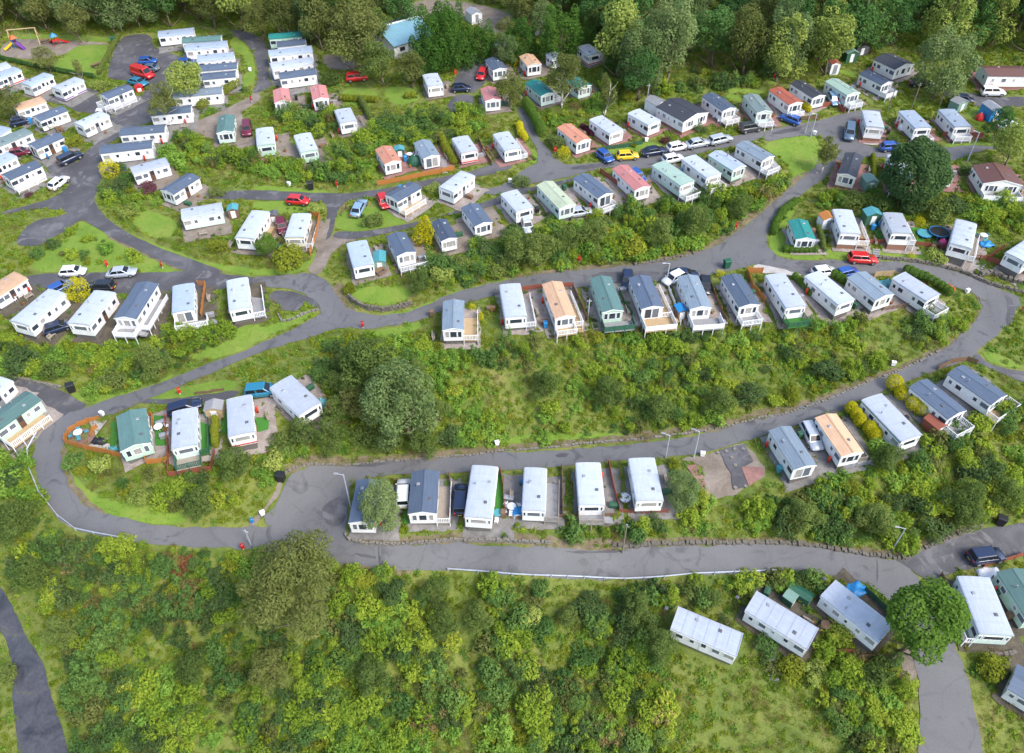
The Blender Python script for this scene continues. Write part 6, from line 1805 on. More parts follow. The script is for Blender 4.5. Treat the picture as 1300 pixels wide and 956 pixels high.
for w_ in [
 (S('B3',165,642,200,612,270,592,330,590,420,592,500,595,640,575,760,572,900,556,1100,545,1300,518), .28, .28, 'palestone', 'pale stone kerb wall at the foot of the central thicket, left half', .45),
 (S('C3',60,520,300,497,500,478,700,462,900,438,1100,405,1300,352) + S('D3',100,340,300,275,480,195,620,140,760,85,880,20), .26, .25, 'palestone', 'pale stone kerb wall at the foot of the central thicket, right half', .45),
 (S('B4',466,140,472,165,490,183,560,200,700,205,820,200,1000,182,1300,186) + S('C4',60,192,230,198), .3, .55, 'palestone', 'pale stone retaining wall under the first front row plots', .42),
 (S('C4',640,215,700,205,820,200,990,196) + S('D4',120,196,220,205,330,222,470,245,600,262,700,270), .5, .4, 'stone', 'rough rock wall along the top of the lower road', .4),
 (S('D4',700,270,830,210,960,150,1090,108), .4, .3, 'stone', 'rubble edge of the dark side road', .4),
 (S('B2',482,622,520,655,580,682,650,690,720,682,800,660), .35, .9, 'stone', 'dark retaining wall under the rounded lawn at the centre junction', .5),
 (S('B2',132,708,150,745,200,735,260,705,340,680), .35, .4, 'palestone', 'low kerb round the dark tarmac patch at the centre junction', .5),
 (S('D2',560,430,700,436,850,460,980,492,1120,555,1290,600), .4, .6, 'stone', 'stone wall along the outside of the right hairpin', .5),
 (S('D2',1065,515,1130,500,1200,530,1300,560), .8, .8, 'stone', 'grey rockery on the outside of the right hairpin', .6),
 (S('A3',0,132,80,160,200,187,305,208), .3, .5, 'palestone', 'pale wall along the bank at the left edge road', .5),
 (S('C2',650,462,780,440,860,425,960,402), .4, .4, 'stone', 'earthy stone edge at the foot of the upper thicket', .6),
 (S('D4',1090,760,1180,755,1250,750), .5, .5, 'stone', 'low wall below the mint walled corner caravan', .5),
 (S('D1',500,690,600,695), .4, .4, 'palestone', 'pale stone edge under the first right loop caravan', .5),
 (S('C4',540,205,620,212,700,205), .6, .3, 'stone', 'loose stones at the foot of the timber pole', .6),
]: stone_wall(*w_)

# ------------------------------------------------------------------ poles, lamps, bins and fire points
def pole(sh, x, y, h, label, lamp=False, mat='timber', arm=0):
    p = on_ground(S(sh, x, y))[0]
    root = empty('street_lamp' if lamp else 'pole', (float(p[0]), float(p[1]), h1(*p)), RND.uniform(-.4,.4), label, 'street lamp' if lamp else 'pole')
    ob('shaft', MB().tube((0,0,-.5),(RND.uniform(-.1,.1),0,h),.11,.07,8).mesh('shaft', M[mat]), root)
    if lamp:
        ob('arm', MB().tube((0,0,h-.06),(-.7,0,h+.12),.045,.035,6).mesh('arm', M[mat]), root)
        ob('lamp_head', MB().box(-1.15,-.6,-.13,.13,h+.05,h+.19).mesh('lamp_head', M['grey'], bevel=.04), root)
    else:
        ob('cross_bar', MB().box(-.35,.35,-.05,.05,h-.35,h-.25).mesh('cross_bar', M[mat]), root)
        ob('cap', MB().lathe([(.1,h-.02),(.09,h+.06),(.02,h+.1)],8).mesh('cap', M['grey']), root)
for p_ in [('C3',948,556,5.2,'pale street lamp right of the tall tree by the right road',True,'galv'), ('C3',806,556,4.5,'thin street lamp behind the sixth front row caravan',True,'galv'), ('C4',590,245,6,'timber pole standing at the edge of the lower road'),
 ('D1',232,686,4.6,'leaning street lamp on the lawn at the upper right junction',True,'galv'), ('D1',203,672,4.2,'thin grey pole on the lawn at the upper right junction',False,'galv'), ('D1',615,566,5.6,'timber pole at the front of the navy roofed caravan'), ('D1',735,545,5,'timber pole in the gardens of the right loop'), ('D1',875,535,5,'timber pole right of the second right loop caravan'),
 ('D1',1015,810,5.6,'leaning street lamp left of the brown roofed bungalow',True,'galv'), ('C2',812,545,3.6,'short white street lamp between two middle row caravans',True,'galv'), ('C2',420,720,3.4,'grey pole beside the green middle row caravan',False,'galv'),
 ('B3',492,800,6.5,'street lamp by the first front row caravan',True,'galv'), ('D4',642,225,4.4,'street lamp in the bushes above the lower road bend',True,'galv'), ('C1',712,520,4,'white pole behind the pale caravan on the upper lane',False,'galv'), ('A4',1255,205,3.2,'sign post at the edge of the lower road',False,'galv'), ('C1',1100,850,3.6,'pole between the pale and green caravans on the lower lane',False,'timber'), ('A1',612,160,5,'tall pale pole at the top of the car park',False,'galv')]:
    pole(*p_)

def fire_point(sh, x, y, label, m='redpaint'):
    p = on_ground(S(sh, x, y))[0]
    root = empty('fire_point', (float(p[0]), float(p[1]), h1(*p)), RND.uniform(-.5,.5), label, 'fire point')
    root.scale = (.8, .8, .8)
    ob('post', cached('fpp', lambda: MB().box(-.05,.05,-.05,.05,-.3,1.3).mesh('post', M['white'])), root)
    ob('box', cached(('fpb', m), lambda: MB().box(-.28,.28,-.2,-.05,.55,1.35).mesh('box', M[m], bevel=.03)), root)
    ob('sign', cached(('fps', m), lambda: MB().box(-.25,.25,-.04,.0,1.42,1.75).mesh('sign', M[m])), root)
for i_ in [('A2',540,470,'red fire point behind the silver saloon'), ('A2',815,475,'red fire point at the tip of the left grass triangle'), ('B2',427,72,'red fire point on the verge of the middle lane'), ('C2',375,447,'red fire point at the foot of the upper thicket'), ('C2',1157,280,'small red fire point at the right end of the upper thicket'), ('B2',555,775,'red fire point at the edge below the centre junction road'),
 ('A3',902,240,'red fire point on the grass above the left bend plots'), ('C1',255,768,'red fire point at the lane junction'), ('A1',1260,512,'red fire point beside the gravel track'), ('A1',1215,138,'red fire point at the top of the loop road'), ('B1',1017,380,'red fire point at the gravel yard'), ('D1',48,400,'red fire point at the left end of the upper right row'), ('A4',1220,228,'red marker at the outer edge of the lower road'), ('D2',1290,690,'red fire point at the right road edge')]:
    fire_point(*i_)
for i_ in [('A4',1268,100,'blue sign box on the verge of the junction'), ('C1',905,840,'blue box by the lane')]:
    fire_point(*i_, m='bluepaint')

def bin_(sh, x, y, m, label, big=False):
    p = on_ground(S(sh, x, y))[0]
    s = 1.4 if big else (.7 if m == 'white' else 1)
    root = empty('wheelie_bin', (float(p[0]), float(p[1]), h1(*p) + .1), RND.uniform(-.6,.6), label, 'bin')
    root.scale = (s*1.25 if big else 1, s, s)
    ob('tub', cached(('tub', m), lambda: MB().add([(-.24,-.26,.06),(.24,-.26,.06),(.24,.26,.06),(-.24,.26,.06),(-.29,-.33,.98),(.29,-.33,.98),(.29,.33,.98),(-.29,.33,.98)], [(0,3,2,1),(4,5,6,7),(0,1,5,4),(1,2,6,5),(2,3,7,6),(3,0,4,7)]).mesh('tub', M[m])), root)
    ob('lid', cached(('lid', m), lambda: MB().prism([(-.36,.985),(.34,.985),(.3,1.06),(-.3,1.08)],-.31,.31,Matrix.Rotation(PI/2,4,'Z')).mesh('lid', M[m], bevel=.02)), root)
    for sx in (-.2, .2): ob('wheel', cached('bw', lambda: MB().tube((-.04,0,0),(.04,0,0),.1,n=10).mesh('wheel', M['black'])), root, loc=(sx,.26,.1))
for i_ in [('B3',150,672,'black','large black waste container in the corner of the junction',True), ('A3',365,226,'black','black waste container on the bank of the left edge road',True), ('D4',1172,102,'black','black waste container above the dark side road',True), ('B2',296,82,'black','round black bin on the verge of the middle lane',True), ('C2',1110,474,'greenpaint','green tank bin behind the seventh middle row caravan',True), ('A1',572,218,'greenpaint','green bin at the top corner of the car park',True),
 ('B2',187,64,'white','white bin on the verge of the middle lane'), ('B3',1225,493,'white','white bin on the kerb of the central thicket'), ('D3',642,96,'white','white bin on the kerb at the right of the central thicket'), ('A3',515,346,'white','white bin at the back of the green roofed plot'), ('C1',30,915,'white','white bin on the junction island'), ('D1',250,676,'white','white bin on the lawn at the upper right junction'), ('A1',1253,358,'white','white marker bin on the loop road lawn'), ('D3',985,550-440+440,'white','white bin by the right road') if False else ('C3',990,548,'white','white bin beside the empty plot'), ('B4',55,55,'white','white sack bin at the junction edge'),
 ('C1',710,710,'white','white box bin on the upper lane lawn'), ('D3',70,628,'cyan','turquoise bin in front of the first right road caravan'), ('D3',97,600,'cyan','turquoise box left of the first right road caravan'), ('D2',1012,600,'white','white dish bin at the tip of the hairpin hedge')]:
    bin_(*i_)

# ------------------------------------------------------------------ garden things
def at(sh, x, y, up=.13):
    p = on_ground(S(sh, x, y))[0]
    return (float(p[0]), float(p[1]), h1(*p) + up)
def shed(sh, x, y, w, d, h, wm, rm, rz, label):
    root = empty('garden_shed', at(sh, x, y, .1), rz, label, 'shed')
    ob('walls', MB().prism([(-w/2,-.3),(w/2,-.3),(w/2,h),(0,h+w*.2),(-w/2,h)],-d/2,d/2).mesh('walls', M[wm]), root)
    ob('roof', MB().prism([(-w/2-.12,h-.03),(0,h+w*.2+.02),(w/2+.12,h-.03),(w/2+.12,h+.05),(0,h+w*.2+.1),(-w/2-.12,h+.05)],-d/2-.1,d/2+.1).mesh('roof', M[rm]), root)
    dr = ob('door', MB().box(-.38,.38,-d/2-.03,-d/2+.02,.05,h-.15).mesh('door', M['frame' if wm != 'white' else 'grey']), root)
    ob('handle', MB().box(.25,.31,-d/2-.07,-d/2-.03,.9,1.05).mesh('handle', M['dframe']), dr)
M['shedgreen'] = wood_mat('pale green shed boards', (.20,.33,.27), 'Z')
for s_ in [('C1',752,556,2.6,3.0,2.0,'white','grey',.7,'small white shed behind the pale caravan on the upper lane'), ('D1',338,362,1.8,2.0,2.0,'white','fencered',.1,'small white hut with dark roof behind the mint caravan'), ('D1',420,305,2.4,2.0,1.9,'fencegreen','shedgreen',.2,'green shed left of the charcoal cottage'), ('D2',303,262,2.2,1.8,1.7,'white','fenceorange',.2,'white shed with orange roof by the second hairpin plot'), ('D2',525,245,2.4,1.8,1.8,'fencegreen','teal' if False else 'cyan',.1,'teal shed between the second and third hairpin plots'),
 ('A3',1085,340,2.2,1.6,1.6,'decktan','deckgrey',.1,'tan shed behind the yellow hedge'), ('D4',120,490,1.2,1.2,1.3,'fencegreen','shedgreen',.8,'small green shed by the second corner caravan'), ('D4',172,465,1.1,2.6,1.1,'fencegreen','greenpaint',.9,'long dark green shed by the second corner caravan'), ('D3',835,418,1.6,2.2,1.6,'fencered','fencered',.5,'dark red shed by the pale right road caravan'), ('B2',642,455,1.8,2.6,1.3,'shedgreen','cyan',.1,'pale teal garden box between two caravans above the junction'),
 ('C2',876,716,1.2,1.6,1.5,'fencebrown','bluepaint',.2,'small blue roofed store beside the sixth middle row caravan'), ('A2',1175,215,1.6,1.6,1.6,'fencebrown','cyan',.2,'teal topped box beside the long pale caravan'), ('B1',1235,272,3.2,2.0,1.6,'cream' if False else 'decktan','grey',.2,'tan store behind the top slate blue caravan'), ('D1',470,268,3.0,2.2,1.6,'dframe','black',.3,'dark low outbuilding left of the charcoal cottage'), ('D1',515,935,2.0,2.2,1.5,'shedgreen','shedgreen',.1,'pale green shed right of the cream caravan'),
 ('D1',960,550,2.6,2.0,1.7,'shedgreen','grey',.5,'pale green store in the loop gardens'), ('D1',1120,590,2.2,3.2,2.2,'bluepaint','grey',.2,'blue sided hut at the right edge'), ('A1',20,330,1,1,1,'grey','grey',0,'small grey shed at the far left edge') if False else ('A1',700,455,1.4,1.2,.9,'redpaint','redpaint',.4,'red box at the end of the car park caravan'), ('C3',65,845,.9,.9,.7,'white','bluepaint',.1,'small white and blue box beside the fourth front row caravan'), ('B1',740,778,1.6,1.4,1.3,'fencegreen','cyan',.2,'teal box between the first upper lane caravans'),
 ('B2',115,235,1.2,1.4,1.2,'fencebrown','dframe',.1,'brown box between the pair of pale caravans'), ('B1',1110,105,2.6,3.2,2.0,'white','grey',.5,'white store beside the bare earth field'), ('C1',180,165,2.6,2.4,1.8,'white','paleblue' if False else 'grey',.2,'white things store behind the conifer screen'), ('C1',470,175,2.4,2.6,1.6,'fencegreen','greenpaint',.3,'green shed at the foot of the wood at top centre')]:
    shed(*s_)
# the blue roofed hall behind the trees
_p = at('B1',740,215,0)
hall = empty('hall', _p, math.radians(-52), 'blue roofed hall half hidden by trees at top centre', 'building')
ob('walls', MB().prism([(-6,-1),(6,-1),(6,2.6),(0,4.4),(-6,2.6)],-5,5).mesh('walls', WALL['white']), hall)
M['hallroof'] = roof_mat('bright blue sheet roof', (.19,.37,.47), 0)
ob('roof', MB().prism([(-6.4,2.5),(0,4.42),(6.4,2.5),(6.4,2.65),(0,4.6),(-6.4,2.65)],-5.3,5.3).mesh('roof', M['hallroof']), hall)
ob('ridge_cap', MB().box(-.2,.2,-5.3,5.3,4.56,4.68).mesh('ridge_cap', M['white']), hall)
for y_ in (-3, 0, 3): add_window(hall, 6.0, y_, 1.5, PI/2, 1.4, 1.0, M['frame'])

def table_set(sh, x, y, tm, chm, label, n=4):
    p = at(sh, x, y)
    t = empty('garden_table', p, RND.uniform(0,3), label, 'garden table')
    ob('top', cached(('gtop', tm), lambda: MB().lathe([(.55,.70),(.58,.72),(.56,.74)],14).mesh('top', M[tm])), t)
    for k in range(4):
        a = PI/4 + k*PI/2
        ob('leg', cached(('gleg', tm), lambda: MB().tube((.3,0,0),(.22,0,.70),.03,n=5).mesh('leg', M[tm])), t, rz=a)
    for k in range(n):
        a = k*2*PI/n + .4
        c = empty('garden_chair', (p[0]+1.0*math.cos(a), p[1]+1.0*math.sin(a), p[2]), a + PI/2 + PI, f'{chm_word(chm)} chair at the ' + label.replace('garden ', ''), 'garden chair', f'chairs of the {label}')
        ob('seat', cached(('gs', chm), lambda: MB().box(-.23,.23,-.23,.23,.40,.45).mesh('seat', M[chm], bevel=.015)), c)
        ob('backrest', cached(('gb', chm), lambda: MB().box(-.23,.23,-.25,-.20,.45,.88).mesh('backrest', M[chm], bevel=.015)), c)
        for sx in (-.2,.2):
            for sy in (-.2,.2): ob('leg', cached(('gl', chm), lambda: MB().tube((0,0,0),(0,0,.41),.022,n=5).mesh('leg', M[chm])), c, loc=(sx,sy,0))
def chm_word(m): return {'cyan': 'turquoise', 'white': 'white', 'fencebrown': 'brown', 'black': 'black', 'greenpaint': 'green', 'bluepaint': 'blue'}.get(m, 'grey')
for t_ in [('A3',400,448,'white','cyan','white garden table on the orange patio'), ('A3',800,420,'white','white','white garden table right of the green roofed caravan',2), ('C3',38,818,'white','white','white garden table left of the fourth front row caravan',3), ('B3',1228,850,'cyan','white','pale garden table right of the third front row caravan',3), ('C2',745,705,'fencebrown','fencebrown','brown garden table on the fifth middle row deck',4), ('D2',890,330,'fencebrown','black','dark garden table left of the fourth hairpin plot',4), ('A3',925,545,'white','grey','garden table on the fourth left bend deck',3), ('B1',1240,330,'white','white','small garden table by the top slate blue caravan',2) if False else ('B1',790,790,'white','white','small white garden table on the second upper lane plot',2), ('C1',1070,605,'white','white','white garden table by the charcoal roofed bungalow',3), ('D2',1090,330,'white','cyan','white garden table right of the fourth hairpin plot',3), ('A2',100,625,'white','white','white garden table by the first left terrace caravan',3), ('D4',300,620,'fencebrown','fencebrown','garden table between the second and third corner caravans',2)]:
    table_set(*t_)

def disc_thing(sh, x, y, r, h, m1, m2, name, label, cat, part1='rim', part2='mat'):
    root = empty(name, at(sh, x, y, .12), 0, label, cat)
    n = 20
    b = MB()
    for i in range(n):
        a, c = 2*PI*i/n, 2*PI*(i+1)/n
        b.tube((r*math.cos(a), r*math.sin(a), h), (r*math.cos(c), r*math.sin(c), h), .06, n=5)
    ob(part1, b.mesh(part1, M[m1]), root)
    ob(part2, MB().lathe([(r*.97,h-.05),(r*.97,h-.01)],n).mesh(part2, M[m2]), root)
    for k in range(6):
        a = k*PI/3
        ob('leg', cached(('dl', h, m1), lambda: MB().tube((0,0,0),(0,0,h),.035,n=5).mesh('leg', M[m1])), root, loc=(r*math.cos(a), r*math.sin(a), 0))
disc_thing('D2',868,312,1.5,.7,'bluepaint','black','trampoline','round blue edged trampoline left of the fourth hairpin plot','trampoline')
disc_thing('D2',797,315,1.1,.45,'bluepaint','cyan','paddling_pool','blue paddling pool beside the third hairpin plot','paddling pool','wall_ring','water')
disc_thing('C3',604,760,.75,.12,'grey','concretegrey' if False else 'white','manhole_ring','pale round cover on the sixth front row plot','cover','rim','lid')
def dome_thing(sh, x, y, r, h, m, name, label, cat, rib='white'):
    root = empty(name, at(sh, x, y, .1), RND.uniform(0,3), label, cat)
    prof = [(r*math.cos(t), h*math.sin(t)) for t in (0,.3,.6,.9,1.2,1.45)]
    ob('cover', MB().lathe(prof,10).mesh('cover', M[m]), root)
    ob('knob', MB().lathe([(.06,h-.02),(.05,h+.1),(.02,h+.14)],6).mesh('knob', M[rib]), root)
dome_thing('B1',815,818,1.35,1.5,'greenpaint','tent','round green domed tent on the second upper lane plot','tent')
dome_thing('D2',890,352,.7,.8,'pinkplastic','toy_house','pink toy cover by the third hairpin plot','toy')
dome_thing('B3',385,302,.7,.8,'pinkplastic','toy_ball','pink toy beside the sixth left bend plot','toy')
dome_thing('B3',350,290,.8,1.0,'cyan','toy_tent','turquoise toy tent beside the sixth left bend plot','toy')
dome_thing('A3',1045,345,.6,.9,'cyan','water_butt','turquoise water butt behind the yellow hedge','water butt')
dome_thing('D1',1075,598,.8,1.2,'redpaint','tank','round red tank beside the blue sided hut','tank')
dome_thing('D1',515,435,.8,1.3,'redpaint','garden_tank','red cover beside the navy roofed caravan deck','cover')
dome_thing('D1',700,645,1.2,1.3,'white','igloo','pale domed cover beside the second right loop caravan','cover')
dome_thing('C1',805,562,.8,1.2,'redpaint','covered_grill','dark red cover left of the charcoal roofed bungalow','cover')
def tarp(sh, x, y, w, d, m, label, rz=0):
    root = empty('tarpaulin', at(sh, x, y, .12), rz, label, 'tarpaulin')
    n = 8; v = []; f = []
    for j in range(n+1):
        for i in range(n+1):
            v.append((w*(i/n-.5), d*(j/n-.5), .35 + .25*math.sin(i*1.3)*math.cos(j*1.1) - .35*(max(abs(i/n-.5), abs(j/n-.5))*2)**3))
    for j in range(n):
        for i in range(n): a = j*(n+1)+i; f.append((a,a+1,a+n+2,a+n+1))
    me = MB().add(v, f).mesh('cover_sheet', M[m], True)
    o = ob('cover_sheet', me, root); md = o.modifiers.new('thick', 'SOLIDIFY'); md.thickness = .03
    ob('ballast', MB().box(-.12,.12,-.1,.1,-.1,.2).mesh('ballast', M['grey']), root, loc=(w*.4,d*.4,0))
tarp('D4',446,433,3.2,2.0,'bluepaint','blue tarpaulin beside the third corner caravan',.4)
tarp('D2',605,556,2.6,1.8,'cyan','turquoise cover between the last two middle row caravans',.3)
tarp('D2',1110,358,2.2,1.6,'bluepaint','blue cover right of the fourth hairpin plot',.2)
tarp('D2',880,565,4.2,1.0,'redpaint','red cover on the tarmac inside the hairpin',-.4)
tarp('D1',1255,945,2.4,1.4,'bluepaint','blue tarpaulin by the brown roofed bungalow',.4)
tarp('A3',500,478,2.2,1.2,'black','black covered sofa on the patio at the left bend',-.2)
tarp('A3',570,517,1.4,.9,'cyan','turquoise cover at the foot of the green roofed caravan',.2)
tarp('D4',1130,355,3.0,2.0,'white','pale sheet beside the dark side road',.1)
tarp('A1',520,552,3.2,1.2,'paleslab' if False else 'white','pale sheet in front of the car park caravan',.3)

# slabs on the empty plot, paving and turf patches
sheet('plot_paving', [S('C3',1075,520,1200,490,1245,580,1190,610,1215,700,1150,720,1130,640)], M['darkgravel'] if 'darkgravel' in M else M['oldtarmac'], .16, 1.0, .05, 0)
sheet('plot_paving', [S('C3',1190,605,1290,610,1300,640,1225,705,1200,640)], M['redslab'], .19, 1.0, .05, 0)
sheet('plot_paving', [S('C3',900,590,960,590,1010,700,990,720)], M['redslab'], .17, 1.0, .05, 0)
sheet('artificial_turf', [S('B3',1222,645,1258,645,1258,850,1200,850), S('A3',770,350,820,350,835,500,780,500), S('A3',1000,380,1060,400,1060,520,1000,520), S('A3',1105,330,1138,320,1138,440,1105,440), S('A3',560,380,585,380,590,500,555,510), S('B3',10,360,85,360,85,420,0,440), S('D2',730,275,790,280,800,350,760,350), S('D2',545,290,590,290,610,350,580,350), S('B3',750,790,785,790,785,890,760,890)], M['turf'], .2, .8, .03, 0)
sheet('patio', [S('A3',345,465,400,412,470,420,480,470,440,505,350,485)], M['redslab'], .19, .8, .03, 0)
sheet('patio', [S('A3',440,370,540,372,480,450,470,420), S('A3',450,480,550,490,560,530,440,510)], M['concrete'], .18, .8, .03, 0)
for k, (x, y) in enumerate([(1152,518),(1195,515),(1138,560),(1155,597),(1155,710),(1207,703),(1110,527),(1070,535)]):
    tag(ob('paving_slab', cached('slab', lambda: MB().box(-.22,.22,-.22,.22,0,.05).mesh('paving_slab', M['palestone'])), loc=at('C3', x, y, .2), rz=RND.uniform(0,1)), 'loose white paving slab lying on the empty dark plot', 'paving slab', 'white slabs on the empty plot')

# garden steps of sleepers in the bottom right corner
for sh, x0, y0, x1, y1, lab in [('D4',30,770,50,890,'grey timber garden steps below the second corner caravan'), ('D4',365,790,400,890,'grey timber garden steps below the third corner caravan'), ('D4',470,770,370,800,'flight of dark steps beside the flower bed in the corner'), ('D2',1090,450,1060,500,'steps from the hairpin road to the fourth hairpin plot'), ('B1',955,790,965,870,'tan timber steps at the end of the orange fence'), ('D2',560,380,560,435,'narrow path steps down to the hairpin road')]:
    a, b = on_ground(S(sh, x0, y0, x1, y1))
    za, zb_ = h1(*a), h1(*b)
    d = np.hypot(*(b-a)); n = max(4, int(d/.42))
    root = empty('garden_steps', (float(a[0]), float(a[1]), za), math.atan2(b[1]-a[1], b[0]-a[0]), lab, 'steps')
    for i in range(n):
        t = (i+.5)/n
        p = a + (b-a)*t
        ob('step', cached('stp', lambda: MB().box(-.16,.16,-.55,.55,-.25,.14).mesh('step', M['deckgrey'])), root, loc=(d*t,0,h1(*p)-za+.05))

# ------------------------------------------------------------------ playground
p = at('A1',135,222,.06)
sw = empty('swing_frame', p, .25, 'tall pale timber swing frame in the playground', 'swing')
ob('cross_beam', MB().tube((-3,0,3.4),(3,0,3.4),.11,n=8).mesh('cross_beam', M['decktan']), sw)
for sx in (-2.8,2.8):
    for sy in (-1.2,1.2): ob('leg', MB().tube((sx*1.05,sy,-.2),(sx,0,3.4),.1,n=8).mesh('leg', M['decktan']), sw)
for sx in (-1.2,1.2):
    s_ = ob('seat', MB().box(-.25,.25,-.1,.1,0,.05).mesh('seat', M['black']), sw, loc=(sx,0,.55))
    for q in (-.22,.22): ob('chain', MB().tube((q,0,.05),(q,0,2.8),.02,n=4).mesh('chain', M['grey']), s_)
def climb(sh, x, y, rz, cols, label):
    root = empty('climbing_frame', at(sh, x, y, .06), rz, label, 'climbing frame')
    root.scale = (.72, .72, .72)
    ob('platform', MB().box(-.8,.8,-.8,.8,1.4,1.5).mesh('platform', M['fencebrown']), root)
    for sx in (-.75,.75):
        for sy in (-.75,.75): ob('post', MB().tube((0,0,-.2),(0,0,3.0),.07,n=6).mesh('post', M[cols[0]]), root, loc=(sx,sy,0))
    ob('roof', MB().add([(-1,-1,2.9),(1,-1,2.9),(1,1,2.9),(-1,1,2.9),(0,0,3.9)], [(0,3,2,1),(0,1,4),(1,2,4),(2,3,4),(3,0,4)]).mesh('roof', M[cols[1]]), root)
    for k, (a, c_) in enumerate(((0,cols[2]),(PI*.6,cols[3]))):
        b = MB(); n = 7
        prof = []
        for i in range(n+1):
            t = i/n; prof.append((.8+2.8*t, 1.5*(1-t)**1.3+.15))
        for i in range(n):
            (x0,z0),(x1,z1) = prof[i], prof[i+1]
            for y0,y1,dz in ((-.4,.4,0),(-.46,-.38,.28),(.38,.46,.28)):
                b.add([(x0,y0,z0-.05),(x0,y1,z0-.05),(x1,y1,z1-.05),(x1,y0,z1-.05),(x0,y0,z0+dz+.03),(x0,y1,z0+dz+.03),(x1,y1,z1+dz+.03),(x1,y0,z1+dz+.03)], [(0,1,2,3),(4,7,6,5),(0,4,5,1),(1,5,6,2),(2,6,7,3),(3,7,4,0)])
        ob('slide', b.mesh('slide', M[c_]), root, rz=a)
    ob('side_panel', MB().box(-.7,.7,-.78,-.72,1.5,2.1).mesh('side_panel', M[cols[3]]), root)
climb('A1',285,228,.6,('redpaint','bluepaint','redpaint','redpaint'),'red and blue climbing frame with slide in the playground')
climb('A1',85,238,3.9,('bluepaint','orange','yellow','purple'),'yellow slide and purple frame at the left of the playground')
def bench(sh, x, y, label, m='fencebrown'):
    root = empty('picnic_table', at(sh, x, y, .05), RND.uniform(0,1), label, 'picnic table')
    ob('top', MB().box(-.9,.9,-.38,.38,.70,.75).mesh('top', M[m]), root)
    for s in (-1,1):
        ob('seat', MB().box(-.9,.9,s*.75-.14,s*.75+.14,.42,.47).mesh('seat', M[m]), root)
        ob('leg', MB().box(-.05,.05,-.8,.8,.34,.42).box(-.05,.05,-.08,.08,0,.7).mesh('leg', M[m]), root, loc=(s*.65,0,0))
bench('A1',232,214,'brown picnic table on the playground gravel')
bench('A1',485,336,'dark picnic table on the playground lawn')
bench('B2',640,500,'timber garden table between two caravans above the junction')

